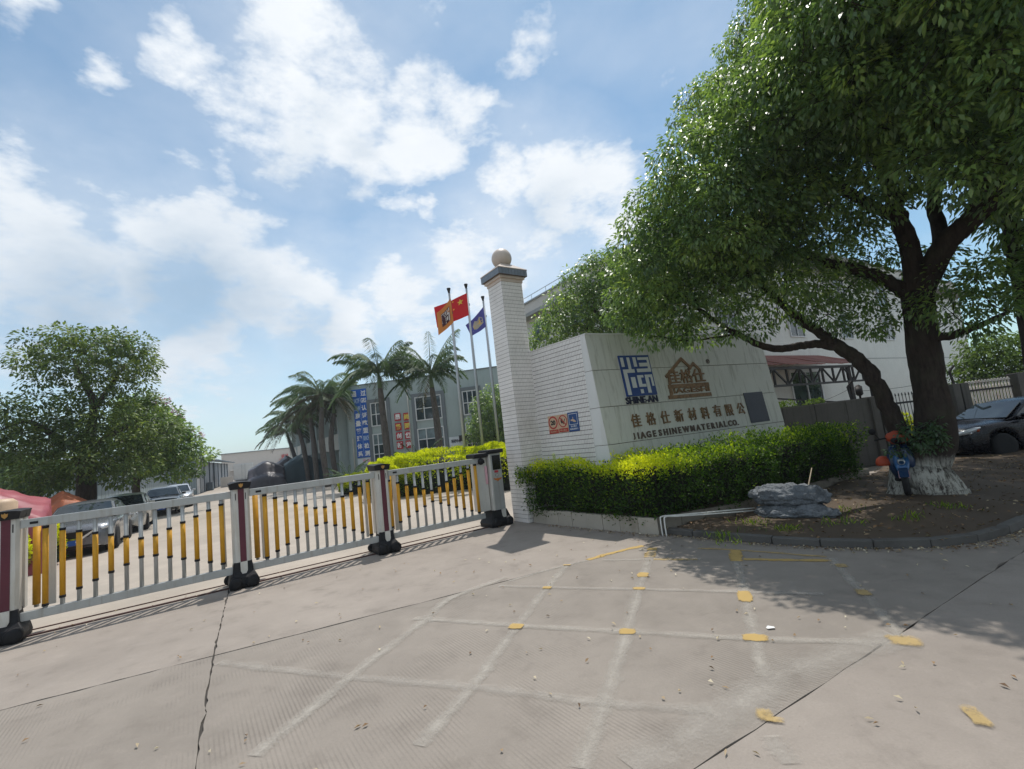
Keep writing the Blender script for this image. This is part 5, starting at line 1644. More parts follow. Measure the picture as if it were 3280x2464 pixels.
for v in bmx.verts:
    p = v.co; f = 1 + .22 * mnoise.noise(p * 2.1) + .1 * mnoise.noise(p * 5)
    v.co = Vector((p.x * .11 * f, p.y * (.18 + .06 * p.z) * f, p.z * .13 * f - .02 * abs(p.y)))
me = bpy.data.meshes.new('bag_body'); bmx.to_mesh(me); bmx.free(); me.polygons.foreach_set('use_smooth', [True] * len(me.polygons)); link('bag_body', me, M_BAG, bag)
hl = empty('red_helmet', scp + np.array([-.42, -.10, .60]), 0, 'small reddish orange helmet hanging beside the scooter', 'helmet')
MB().lathe([(.002, .13), (.06, .115), (.105, .07), (.125, 0), (.12, -.05), (.11, -.055)], 18).build('shell', M_BAG, hl)
# ---------------------------------------------------------------- trees
def rps(l): return [rp(x, y, r) for x, y, r in l]


tb_ = np.array([7.72, 9.25, 0]); tb_[2] = soil_z(tb_) - .05
stem0 = tb_ + np.array([-.36, .10, -.4])
limbs = [
    ([tb_ - ZUP * .4, tb_ + ZUP * .12, tb_ + ZUP * .5] + rps([(2996, 1400, 12.05), (2976, 1230, 12.05), (2956, 1080, 12.0), (2938, 945, 12.0)]), [.64, .53, .43, .34, .28, .255, .26]),
    (rps([(2928, 985, 12.0), (2920, 827, 11.9), (2880, 695, 11.7), (2860, 629, 11.5), (2800, 480, 11.0), (2760, 330, 10.6), (2700, 180, 10.0)]), [.20, .16, .14, .12, .09, .06, .04]),
    (rps([(2932, 975, 12.0), (3019, 794, 11.9), (3118, 702, 11.8), (3218, 596, 11.6), (3257, 496, 11.4), (3310, 320, 11.0)]), [.22, .195, .175, .15, .11, .06]),
    (rps([(3118, 702, 11.8), (3140, 600, 11.6), (3125, 430, 11.2), (3085, 300, 10.8), (3060, 120, 10.2)]), [.15, .13, .10, .08, .05]),
    (rps([(2926, 950, 12.0), (2840, 900, 11.8), (2754, 867, 11.5), (2648, 841, 11.2), (2540, 800, 10.8), (2420, 740, 10.2), (2320, 690, 9.8)]), [.17, .12, .11, .09, .07, .05, .03]),
    (rps([(2880, 695, 11.7), (2760, 640, 11.2), (2600, 540, 10.5), (2450, 440, 9.8), (2360, 380, 9.4)]), [.12, .10, .08, .06, .03]),
    (rps([(3019, 794, 11.9), (2990, 640, 12.4), (2960, 500, 12.8), (2900, 360, 12.8)]), [.14, .11, .08, .05]),
    (rps([(2945, 1085, 12.0), (3040, 1075, 11.8), (3120, 1050, 11.5), (3230, 1000, 11.2)]), [.10, .07, .055, .03]),
    (rps([(3218, 596, 11.6), (3300, 520, 11.0), (3400, 420, 10.2), (3480, 250, 9.6)]), [.13, .11, .08, .05]),
    ([stem0] + rps([(2896, 1450, 12.0), (2846, 1310, 11.95), (2796, 1205, 11.8), (2742, 1150, 11.75), (2682, 1106, 11.7), (2630, 1078, 11.6)]), [.42, .185, .15, .14, .13, .12, .10]),
    (rps([(2682, 1110, 11.7), (2610, 1055, 11.6), (2560, 1022, 11.4), (2490, 960, 11.1), (2400, 880, 10.8), (2320, 820, 10.3)]), [.12, .10, .09, .07, .05, .03]),
    (rps([(2690, 1112, 11.7), (2610, 1104, 11.6), (2548, 1111, 11.5), (2490, 1117, 11.3), (2433, 1104, 11.2), (2366, 1071, 11.0), (2322, 1049, 10.8), (2240, 990, 10.5), (2170, 930, 10.2)]), [.11, .085, .08, .075, .07, .062, .055, .04, .025]),
    (rps([(2366, 1071, 11.0), (2300, 1080, 10.8), (2200, 1092, 10.5), (2110, 1078, 10.2)]), [.03, .022, .015, .008]),
]
ell = [(2110, 860, 10.1, .95), (2050, 960, 10.3, .62), (2140, 1000, 10.3, .55), (2150, 700, 9.8, .85), (2250, 520, 9.3, .80), (2330, 650, 9.6, 1.45), (2480, 380, 9.0, 1.05), (2640, 250, 8.8, 1.20),
       (2800, 110, 8.6, 1.45), (2650, 480, 10.2, 1.55), (2900, 280, 10.6, 1.6), (2280, 900, 10.3, .95), (2460, 830, 10.5, 1.15), (2380, 1000, 10.6, .50), (2230, 1030, 10.4, .42), (2600, 930, 11.4, .70), (2640, 1010, 11.6, .40), (2790, 1010, 11.9, .45), (2720, 900, 11.7, .6),
       (3050, 110, 9.8, 1.6), (3250, 120, 10.4, 1.5), (3320, 270, 11.0, .8), (2990, 850, 12.5, .45), (3130, 880, 11.9, .45), (2800, 820, 12.1, .5), (2980, -200, 8.0, 1.9), (3200, -300, 8.0, 2.0), (3480, 100, 9.0, 2.0),
       (3090, 990, 11.4, .42), (3190, 950, 11.2, .55), (2880, 1040, 11.7, .30), (2088, 1088, 10.3, .20), (2760, 560, 11.6, .9), (2560, 680, 10.6, 1.25), (2130, 1060, 10.3, .3)]
E1 = [(rp(x, y, r), rad) for x, y, r, rad in ell] + [(np.array([9.6, 7.6, 8.6]), (2.6, 2.4, 1.4)), (np.array([7.6, 5.6, 9.6]), (2.2, 2.0, 1.2)), (np.array([9.0, 11.8, 11.5]), (2.4, 2.4, 1.3)), (np.array([12, 9.5, 8.8]), (2.4, 2.4, 1.4)), (np.array([8.4, 9.9, 11.8]), (1.7, 1.6, .9)), (np.array([10.5, 10.2, 11.2]), (2.0, 2.0, 1.0))]
CL1 = fill_ellipsoids(E1[:9], .40, .36, shell=.45, seed=5) + fill_ellipsoids(E1[9:], .50, .40, shell=.35, seed=4)
make_tree('broadleaf_tree', 'big dark broadleaf tree with a limewashed double trunk on the earth bed', 'tree', tb_, limbs, CL1, L_BIG, M_BARKBIG, per=175, Ln=.106, Wd=.046, twig=.022, wob=.16)
print('clumps', len(CL1))

eb = np.array([12.3, 11.1, 0]); eb[2] = soil_z(eb)
make_tree('edge_tree', 'second dark trunk leaning in at the right picture edge above the black car', 'tree', eb,
          [([eb] + rps([(3330, 1250, 14.6), (3285, 980, 14.0), (3244, 794, 13.6), (3211, 629, 13.2), (3190, 500, 12.8), (3150, 350, 12.4)]), [.24, .18, .14, .13, .11, .08, .05]),
           (rps([(3244, 794, 13.6), (3300, 700, 13.0), (3400, 560, 12.5)]), [.10, .08, .05])],
          fill_ellipsoids([(rp(3180, 330, 12.5), 1.2), (rp(3420, 520, 12.6), 1.2), (rp(3300, 130, 12.0), 1.6), (rp(3480, 800, 13), 1.0), (np.array([11.5, 15.0, 12.6]), (2.8, 2.4, 1.0)), (np.array([15.5, 15.5, 12.3]), (2.8, 2.6, 1.0)), (np.array([8.8, 15.2, 12.8]), (1.8, 2.0, .9)), (np.array([16.5, 11.5, 11]), (2.6, 2.6, 1.2))], .55, .44, .3, 6), L_BIG, M_BARK, per=170, Ln=.15, Wd=.065)

b2 = bearing(2010) * 17.0
make_tree('bushy_tree', 'bright green bushy tree showing above the tiled side wall', 'tree', b2,
          [([b2] + rps([(2020, 1150, 17), (2000, 1050, 16.9), (1960, 960, 16.6)]), [.2, .16, .13, .06]), (rps([(2010, 1110, 17), (1930, 1070, 16.6), (1850, 1040, 16.3), (1790, 1030, 16)]), [.10, .08, .06, .03]),
           (rps([(2000, 1050, 16.9), (1910, 1000, 16.5), (1870, 950, 16.3)]), [.08, .06, .03])],
          fill_ellipsoids([(rp(x, y, r), q) for x, y, r, q in ((1790, 1050, 16, .80), (1725, 1085, 15.8, .45), (1868, 960, 16.3, .80), (1950, 890, 16.6, .72), (2030, 940, 16.8, .9), (1990, 1020, 16.5, .8), (1880, 1055, 16, .75), (1820, 990, 16, .7), (1900, 875, 16.3, .62), (1850, 925, 16.2, .65), (1970, 880, 16.5, .85), (1930, 960, 16.4, .9), (2050, 1010, 16.6, .9), (2110, 880, 17, .9))], .36, .34, .3, 8),
          L_BIG, M_BARK, per=70, Ln=.12, Wd=.055, twig=.018)

b3 = bearing(275) * 28.6
T_L = [(290, 1140, 28.4, (2.5, 2.5, 1.0)), (130, 1195, 28, (.85, .85, .5)), (435, 1195, 28.6, (1.0, 1.0, .9)), (330, 1110, 28.4, (1.4, 1.4, .6)), (300, 1255, 28.6, (1.5, 1.5, .7)), (140, 1350, 28, (2.1, 2.1, 1.0)), (330, 1390, 28.6, (2.6, 2.6, 1.4)), (20, 1370, 28, (1.3, 1.3, .8)), (-110, 1370, 28.5, (1.8, 1.8, 1.1)),
       (40, 1440, 28, (1.8, 1.8, .6)), (240, 1480, 27.5, (2.1, 2.1, .8)), (420, 1310, 29, (1.1, 1.1, .9)), (180, 1525, 27.2, (1.1, 1.1, .5)), (360, 1500, 27.5, (1.6, 1.6, .7)), (230, 1300, 28.4, (1.6, 1.6, .6))]
make_tree('shade_tree', 'large dense shade tree behind the parked grey car', 'tree', b3,
          [([b3] + rps([(276, 1570, 28.6), (278, 1480, 28.6), (285, 1380, 28.6)]), [.42, .36, .33, .24]), (rps([(283, 1420, 28.6), (300, 1300, 28.6), (265, 1220, 28.5), (235, 1150, 28.4)]), [.2, .15, .11, .05]),
           (rps([(290, 1330, 28.6), (350, 1240, 28.6), (400, 1170, 28.6)]), [.13, .10, .04]), (rps([(280, 1460, 28.6), (180, 1400, 28.4), (90, 1350, 28.2), (0, 1380, 28)]), [.17, .13, .09, .04]), (rps([(283, 1430, 28.6), (380, 1380, 28.7), (470, 1330, 28.8)]), [.14, .1, .04])],
          fill_ellipsoids([(rp(x, y, r), q) for x, y, r, q in T_L], .78, .58, .4, 10), L_LEFT, M_BARK, per=150, Ln=.17, Wd=.085, twig=.02, droop=.4)
b4 = bearing(442) * 35.5
tl2 = make_tree('flowering_tree', 'smaller tree with purple blossom to the right of the shade tree', 'tree', b4,
                [([b4] + rps([(436, 1570, 35.5), (437, 1530, 35.5), (450, 1450, 35.4), (480, 1380, 35.4)]), [.24, .2, .19, .13, .05]), (rps([(438, 1550, 35.5), (462, 1510, 35.4), (500, 1470, 35.3), (560, 1430, 35.2)]), [.14, .12, .09, .04])],
                fill_ellipsoids([(rp(x, y, r), q) for x, y, r, q in ((490, 1390, 35.4, (1.9, 1.9, 1.5)), (565, 1440, 35.2, (1.3, 1.3, 1.0)), (450, 1310, 35.5, (1.1, 1.1, .9)), (620, 1462, 35.2, (.9, .9, .5)), (520, 1330, 35.4, (.9, .9, .6)), (580, 1510, 35, (1.0, 1, .45)), (470, 1480, 35.2, (1.5, 1.5, .7)))], .55, .5, .35, 12),
                L_BIG, M_BARK, per=90, Ln=.22, Wd=.11, twig=.02, droop=.3)
bc_ = np.array([rp(x, y, 35.2) for x, y in ((505, 1283), (535, 1285), (548, 1310), (563, 1328), (580, 1345), (610, 1375), (640, 1395), (490, 1290))]) - b4
V, t_, _ = clump_leaves(bc_, np.full(len(bc_), .22), 40, .12, .07, droop=.0)
tag(quads('blossom', V, L_FLOWER, tl2, t_), kind='stuff')
b5 = bearing(1595) * 37
make_tree('facade_tree', 'light green tree against the right part of the grey facade', 'tree', b5, [([b5] + rps([(1592, 1430, 37), (1580, 1340, 37)]), [.2, .15, .06])],
          fill_ellipsoids([(rp(x, y, 37), q) for x, y, q in ((1575, 1310, 1.4), (1560, 1370, 1.5), (1610, 1380, 1.6), (1600, 1270, 1.0), (1545, 1395, .8))], .55, .5, .35, 14), L_BIG, M_BARK, per=70, Ln=.2, Wd=.10, twig=.02)
b6 = bearing(3200) * 36
make_tree('yard_tree', 'sunlit round green tree beyond the fence at the far right', 'tree', b6, [([b6] + rps([(3205, 1260, 36), (3200, 1190, 36)]), [.2, .16, .06])],
          fill_ellipsoids([(rp(x, y, 36), q) for x, y, q in ((3170, 1165, 1.5), (3235, 1160, 1.6), (3200, 1215, 1.7), (3290, 1180, 1.5))], .6, .55, .35, 15), L_FAR, M_BARK, per=80, Ln=.22, Wd=.10, twig=.02)


# ---------------------------------------------------------------- palms and cycads
def frond(L, rise, droop, nl=44, wl=.55, side_wind=0.0):
    """one feather leaf along +x: midrib points and leaflet quads"""
    t = np.linspace(0, 1, 12)
    mid = np.stack([L * (t - .12 * t ** 2), side_wind * t ** 2 * L, L * (rise * t - droop * t ** 2)], 1)
    tt = np.repeat(np.linspace(.16, .99, nl), 2); sg = np.tile([-1, 1], nl)
    P = np.stack([np.interp(tt, t, mid[:, k]) for k in range(3)], 1)
    Ln = wl * (np.sin(np.clip(tt, 0, 1) * math.pi * .82 + .35)) ** .8 * (.85 + .3 * rng.random(len(tt)))
    d = np.stack([.75 + 0 * tt, sg * .8, -.55 - .5 * rng.random(len(tt))], 1) + rng.normal(size=(len(tt), 3)) * .10
    nrm = np.stack([-.3 + 0 * tt, 0 * tt, 1 + 0 * tt], 1)
    return mid, leaf_quads(P, d, nrm, Ln, .075 + 0 * tt, .1)


def make_palm(base, top, label, nf=17, L=3.0, seed=0, group='royal palms before the grey building', dead=2):
    r_ = np.random.default_rng(seed)
    root = empty('palm_tree', base, 0, label, 'palm tree', group)
    c = top - base
    mid = c * .5 + np.array([r_.normal() * .12, r_.normal() * .12, 0])
    P = smooth_path([np.zeros(3), mid, c * .86], 8)
    MB().tube(P, list(np.interp(np.linspace(0, 1, len(P)), [0, .1, .45, 1], [.30, .22, .25, .17])), 12).build('trunk', M_PALMBARK, root)
    MB().tube([c * .86, c * .93, c], [.17, .15, .07], 10).build('crown_shaft', M_PALMSHAFT, root)
    Vs = []; Vd = []; ribs = MB(); tn = []
    for k in range(nf):
        a = k * 2.399 + r_.normal() * .2; e = 1 - (k + .5) / nf          # first ones upright
        rise = .10 + (1.5 if L < 3.3 else 1.2) * e ** .8; dr = .70 + .35 * r_.random()
        mid_, q = frond(L * (.85 + .3 * r_.random()), rise, dr, wl=.80, side_wind=0)
        ca, sa = math.cos(a), math.sin(a); R = np.array([[ca, -sa, 0], [sa, ca, 0], [0, 0, 1]])
        wv = np.array([-.10, 0, 0])
        m2 = mid_ @ R.T + c; q2 = q @ R.T + c
        m2 = m2 + wv * ((mid_[:, :1] / L) ** 2) * 3; q2 = q2 + wv * ((q[..., :1] / L) ** 2) * 3
        ribs.tube(list(m2[::2]), list(np.linspace(.035, .008, len(m2[::2]))), 4, cap=False)
        (Vd if k >= nf - dead else Vs).append(q2)
        if k < nf - dead: tn.append(np.clip(r_.random() * .4 + .15 * e + r_.random(len(q2)) * .35, 0, 1))
    ribs.build('frond_ribs', M_PALMSHAFT, root)
    tag(quads('crown', np.concatenate(Vs), L_PALM, root, np.concatenate(tn)), kind='stuff')
    if Vd: tag(quads('dry_fronds', np.concatenate(Vd), L_PALMD, root, r_.random(sum(len(v) for v in Vd))), kind='stuff')
    return root


M_PALMSHAFT = mat('palm_shaft', (.10, .15, .07), .5)
for i, (bx, tx, ty, rg, lab, L) in enumerate([(1245, 1212, 1195, 33, 'tall palm crossing the window beside the blue banner', 3.1), (1408, 1378, 1196, 33, 'tall palm crossing the second window, behind the golden hedge', 3.1),
                                              (1045, 1028, 1265, 42, 'front palm of the row left of the grey building', 3.6), (1012, 990, 1305, 48, 'second palm of the row left of the grey building', 3.6),
                                              (985, 950, 1345, 55, 'third palm of the row left of the grey building', 3.6), (965, 918, 1385, 63, 'farthest palm of the row, above the black tarpaulin', 3.6),
                                              (1075, 1068, 1290, 46, 'slim palm touching the left corner of the grey building', 2.6)]):
    bs = bearing(bx) * rg
    make_palm(bs, rp(tx, ty, rg), lab, nf=28 if i < 2 else 28, L=L, seed=20 + i, dead=1 if i < 2 else 6)


def make_cycad(base, label, L, seed, up=1.1):
    r_ = np.random.default_rng(seed); root = empty('cycad', base, 0, label, 'cycad', 'cycads near the grey building')
    MB().tube([(0, 0, 0), (0, 0, .5)], [.22, .18], 10).build('trunk', M_PALMBARK, root)
    Vs = []
    for k in range(30):
        a = k * 2.399; e = 1 - (k + .5) / 30
        m_, q = frond(L * (.85 + .3 * r_.random()), .25 + up * e, .55, nl=20, wl=.22)
        R = np.array([[math.cos(a), -math.sin(a), 0], [math.sin(a), math.cos(a), 0], [0, 0, 1]]); Vs.append(q @ R.T + np.array([0, 0, .5]))
    V = np.concatenate(Vs); tag(quads('crown', V, L_PALM, root, r_.random(len(V)) * .5), kind='stuff')


make_cycad(bearing(1112) * 37, 'dark cycad below the left end of the blue banner', 2.0, 3)
make_cycad(bearing(1335) * 29.5 + ZUP * .75, 'cycad standing up behind the golden hedge', 1.7, 5)

# ---------------------------------------------------------------- golden hedge mounds in the yard
def mound(name, label, c, a, b, h, rot, n, Ln, Wd, lf, z0=.12, seed=1, flat=.5):
    r_ = np.random.default_rng(seed); root = empty(name, c, 0, label, 'hedge', 'golden hedges in the yard')
    d = r_.normal(size=(n, 3)); d[:, 2] = np.abs(d[:, 2]) * .9; d /= np.linalg.norm(d, axis=1)[:, None]
    sq = np.sign(d) * np.abs(d) ** flat
    P = sq / np.maximum(np.abs(sq).max(1)[:, None], 1e-6) * .35 + sq * .65
    lum = 1 + .06 * np.sin(d[:, 0] * 11 + d[:, 1] * 7) * np.sin(d[:, 1] * 9 + d[:, 2] * 5) + .05 * np.sin(d[:, 2] * 15 + d[:, 0] * 19)
    P = P * lum[:, None]
    k = r_.random(n) < .25; P[k] *= (.7 + .3 * r_.random((k.sum(), 1)))
    P = P * np.array([a, b, h]) + np.array([0, 0, z0])
    ca, sa = math.cos(rot), math.sin(rot); R = np.array([[ca, -sa, 0], [sa, ca, 0], [0, 0, 1]])
    P = P @ R.T; D = d @ R.T
    out = D + rand_unit(n) * .8 + np.array([0, 0, .3]); nrm = D + rand_unit(n) * .7 + np.array([0, 0, .4])
    V = leaf_quads(P, out, nrm, Ln * (.7 + .6 * r_.random(n)), Wd * (.7 + .6 * r_.random(n)))
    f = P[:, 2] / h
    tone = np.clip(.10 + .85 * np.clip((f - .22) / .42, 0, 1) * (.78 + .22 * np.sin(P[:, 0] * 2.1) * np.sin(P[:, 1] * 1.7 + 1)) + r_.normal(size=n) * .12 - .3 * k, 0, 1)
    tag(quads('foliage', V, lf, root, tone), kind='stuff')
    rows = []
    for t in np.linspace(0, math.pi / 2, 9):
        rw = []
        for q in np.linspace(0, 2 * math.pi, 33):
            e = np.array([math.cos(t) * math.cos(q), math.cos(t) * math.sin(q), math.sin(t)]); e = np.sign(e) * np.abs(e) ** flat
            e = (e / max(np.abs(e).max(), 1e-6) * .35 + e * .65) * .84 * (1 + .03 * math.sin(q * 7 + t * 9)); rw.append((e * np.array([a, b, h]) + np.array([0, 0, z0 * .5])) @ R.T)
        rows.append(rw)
    tag(MB().grid(np.array(rows), False).build('dark_core', MATS['core_shade'], root), kind='stuff')  # dark shell paints in the shade between the mound's leaves
    return root


mc = bearing(1432) * 25.6
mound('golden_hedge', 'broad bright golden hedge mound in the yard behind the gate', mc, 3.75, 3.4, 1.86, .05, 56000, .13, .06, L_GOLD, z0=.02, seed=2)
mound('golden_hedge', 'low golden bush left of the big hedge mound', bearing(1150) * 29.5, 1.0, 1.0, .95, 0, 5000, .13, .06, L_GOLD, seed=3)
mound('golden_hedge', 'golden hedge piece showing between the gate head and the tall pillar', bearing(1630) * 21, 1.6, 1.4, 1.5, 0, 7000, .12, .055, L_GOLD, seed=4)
mound('fence_shrub', 'sunlit yellow green shrub behind the black iron fence', np.array([12.6, 17.2, 0]), 1.2, .8, 1.35, 0, 6000, .10, .05, L_GOLD, seed=7)
mound('wall_shrub', 'green shrub showing over the top of the concrete wall', np.array([9.5, 16.0, 0]), 1.0, .6, 1.98, 0, 5000, .10, .05, L_FAR, seed=8)
# suckers at the foot of the big tree
sp = np.array([7.05, 8.75, 0]); sp[2] = soil_z(sp)
r_ = np.random.default_rng(5)
cc = np.array([[r_.uniform(-.1, .75), r_.uniform(-.2, .2), r_.uniform(.85, 1.35)] for _ in range(20)])
sk = empty('sucker_shoots', sp, 0, 'dark leafy suckers sprouting between the two trunks', 'shoot')
V, t_, _ = clump_leaves(cc, np.full(20, .13), 34, .085, .04)
tag(quads('leaves', V, L_BIG, sk, t_ * .08), kind='stuff')

# ---------------------------------------------------------------- fallen leaves and weeds
def litter(name, label, pts, size, seed):
    r_ = np.random.default_rng(seed); n = len(pts)
    a = r_.random(n) * 6.283
    d = np.stack([np.cos(a), np.sin(a), r_.normal(size=n) * .18], 1); nrm = np.stack([r_.normal(size=n) * .35, r_.normal(size=n) * .35, np.ones(n)], 1)
    V = leaf_quads(pts, d, nrm, size * (.5 + .8 * r_.random(n)), size * .45 * (.6 + .7 * r_.random(n)), .35)
    lo = V[:, :, 2].min(1); V[:, :, 2] += (pts[:, 2] + .004 - lo)[:, None]
    return tag(quads(name, V, L_DRY, None, r_.random(n) ** .8), label, kind='stuff')


r_ = np.random.default_rng(33)
P = []
while len(P) < 330:
    p = np.array([r_.uniform(-7, 7), r_.uniform(.6, 9.5)])
    if r_.random() < .25 + .75 * min(1, max(0, (p[0] + 5) / 7)) and (p - GATE0[:2]) @ GB[:2] < -.15 and not inside(p[None], bedpoly)[0]: P.append([p[0], p[1], .009])
for _ in range(800):                                     # drift along the kerb foot
    q = along(r_.uniform(.0, 9.5)); o_ = abs(r_.normal()) * .13 + .02
    P.append([q[0] + r_.normal() * .04, q[1] - o_, .008])
for _ in range(160):
    q = PM + T1 * r_.uniform(.8, 3.7); P.append([q[0] - N1[0] * abs(r_.normal()) * .12, q[1] - N1[1] * abs(r_.normal()) * .12 - .02, .008])
for _ in range(60):
    q = GATE0 + GU * r_.uniform(-4, 5.5) + GB * r_.normal() * .25; P.append([q[0], q[1], .014])
litter('fallen_leaves', 'dry fallen leaves scattered over the concrete and along the kerb', np.array(P), .05, 3)
P = []
while len(P) < 1500:
    p = np.array([r_.uniform(2, 14), r_.uniform(5, 14)])
    if inside(p[None], bedpoly)[0]: P.append([p[0], p[1], soil_z(p) + .006])
bl_ = litter('bed_litter', 'brown leaf litter on the bare earth', np.array(P), .065, 4)
av = bl_.data.attributes['tone']; tv = np.zeros(len(bl_.data.polygons), np.float32); av.data.foreach_get('value', tv); av.data.foreach_set('value', tv ** 1.6 * .75)
P = []; D = []
for cx, cy, n in [(4.2, 7.9, 60), (3.2, 8.0, 40), (5.0, 7.75, 50), (6.0, 7.6, 40), (4.0, 8.6, 60), (7.0, 8.0, 50), (3.0, 7.5, 30), (5.6, 8.6, 40)]:
    for _ in range(n):
        p = np.array([cx + r_.normal() * .16, cy + r_.normal() * .12]); P.append([p[0], p[1], soil_z(p)]); D.append([r_.normal() * .6, r_.normal() * .6, 1])
P = np.array(P); D = np.array(D)
tag(quads('weeds', leaf_quads(P, D, rand_unit(len(P)), .05 + .09 * r_.random(len(P)), .014), L_HEDGE, None, .35 + .3 * r_.random(len(P))), 'thin weeds sprouting from the earth bed', kind='stuff')
# ---------------------------------------------------------------- grey two storey building with banners
B0 = np.array([-15.55, 43.3, 0]); BU = unit(np.array([.993, -.12, 0])); BO = np.array([BU[1], -BU[0], 0])      # outward, toward the road
if BO @ (-B0) < 0: BO = -BO
BS = unit(np.array([-.555, .832, 0])); BSO = np.array([-BS[1], BS[0], 0])
if BSO @ (-B0) < 0: BSO = -BSO
BW, BHT = 30.0, 8.75
gb = empty('office_building', B0, 0, 'grey green two storey office building with palms in front', 'building')
mb = MB(); q = [np.zeros(3), BU * BW, BU * BW - BO * 16, BS * 34 + BU * 6, BS * 34]
mb.add(q + [p + ZUP * BHT for p in q], [(i, (i + 1) % 5, 5 + (i + 1) % 5, 5 + i) for i in range(5)] + [(5, 6, 7, 8, 9)]).build('wall', M_FACADE, gb)
cp = MB(); cp.obox(BU * BW / 2 - BO * .13 + ZUP * (BHT + .04), BU, BO, ZUP, BW + .1, .40, .08); cp.build('coping', M_FACADE_T, gb)


def fhit(x, y, off=0.0):
    d = ray(x, y); o = np.array([0, 0, EYE]); P0 = B0 + BO * off
    t = ((P0 - o) @ BO) / (d @ BO); p = o + d * t - B0; return p @ BU, p[2]


def fquad(x0, y0, x1, y1):
    a, b = fhit(x0, y0), fhit(x1, y1); return a[0], b[0], b[1], a[1]       # s0, s1, zlow, zhigh


def surround(s0, s1, z0, z1):
    t = .32
    for a, b, c, d in ((s0 - t, z0, s0, z1 + t), (s1, z0, s1 + t, z1 + t), (s0, z1, s1, z1 + t)):
        MB().obox(BU * (a + c) / 2 + ZUP * (b + d) / 2 + BO * .05, BU, BO, ZUP, c - a, .14, d - b).build('window_surround', M_FACADE_T, gb)


for x0, x1, yt in ((1186, 1238, 1296), (1329, 1414, 1288), (1482, 1532, 1284)):
    xm = (x0 + x1) / 2
    s0, s1 = fhit(x0, yt)[0], fhit(x1, yt)[0]
    zt = 6.95; zs = 4.75
    surround(s0, s1, .2, zt)
    cols = 3 if s1 - s0 < 3 else 4
    c = BU * (s0 + s1) / 2 + BO * .03
    window(gb, c + ZUP * zs, BU, BO, s1 - s0, zt - zs, cols, 2, bar=.09)
    window(gb, c + ZUP * .3, BU, BO, s1 - s0, 3.75, cols, 3, split=[1.9, 2.75], bar=.09, gl=[M_GLASS, M_GLASS, M_GLASS_B])
s0, s1 = fhit(1532, 1360)[0], fhit(1568, 1355)[0]
window(gb, BU * (s0 + s1) / 2 + BO * .03 + ZUP * 2.3, BU, BO, s1 - s0, 2.0, 2, 2, split=[1.45], bar=.08)
s0, s1 = fhit(1494, 1420)[0], fhit(1524, 1420)[0]
MB().obox(BU * (s0 + s1) / 2 + BO * .02 + ZUP * 1.2, BU, BO, ZUP, s1 - s0, .06, 2.4).build('door', M_SCREEN, gb)
MB().obox(BU * (s0 + s1) / 2 + BO * .45 + ZUP * 2.75, BU, BO, ZUP, s1 - s0 + .8, .9, .5).build('door_hood', M_DARKSTEEL, gb)
for k in range(3): window(gb, BU * (17 + 4.2 * k) + BO * .03 + ZUP * 4.7, BU, BO, 2.6, 2.2, 3, 2, bar=.09)
MB().obox(BU * 18.2 + BO * .2 + ZUP * 1.2, BU, BO, ZUP, .9, .36, .7).build('air_conditioner', M_TRUCKW, gb, bevel=.02)
for s in (5.9, 12.4): MB().tube([BU * s + BO * .08, BU * s + BO * .08 + ZUP * 8.6], .055, 8).build('downpipe', M_FACADE_L, gb)
# receding side: overhanging parapet, columns and window bays
MB().obox(BS * 17 + BSO * .45 + ZUP * 8.18, BS, BSO, ZUP, 34, .9, 1.12).build('parapet_band', M_FACADE, gb)
MB().obox(BS * 17 + BSO * .42 + ZUP * 7.58, BS, BSO, ZUP, 33.9, .84, .06).build('soffit', M_FACADE_L, gb)
for k in range(9):
    s = 1.0 + 3.6 * k
    MB().obox(BS * s + BSO * .38 + ZUP * 3.77, BS, BSO, ZUP, .38, .74, 7.54).build('column', M_FACADE, gb)
    c = BS * (s + 1.8) + BSO * .10
    window(gb, c + ZUP * 4.7, BS, BSO, 2.5, 2.6, 3, 2, bar=.09)
    window(gb, c + ZUP * .6, BS, BSO, 2.5, 2.3, 3, 2, bar=.09)
    MB().obox(c + ZUP * 3.8 + BSO * .25, BS, BSO, ZUP, 2.9, .7, 1.5).build('balcony_front', M_FACADE_L, gb)
MB().tube([BU * .35 + BO * .10, BU * .35 + BO * .10 + ZUP * 3.9], .07, 8).build('downpipe', M_FACADE_L, gb)


def board(name, label, cat, s0, s1, z0, z1, m, group=None, off=.06, th=.05):
    r = empty(name, B0 + BU * (s0 + s1) / 2 + ZUP * (z0 + z1) / 2 + BO * off, 0, label, cat, group)
    MB().obox(BO * th / 2, BU, BO, ZUP, s1 - s0, th, z1 - z0).build('board', m, r)
    return r, s1 - s0, z1 - z0


def btext(r, body, m, x, z, w, h, th=.05, bold=.02, name='lettering'):
    return letters(name, body, m, r, BU * x + ZUP * z + BO * (th + .002), BU, ZUP, BO, w=w, h=h, depth=.02, lift=0, bold=bold)


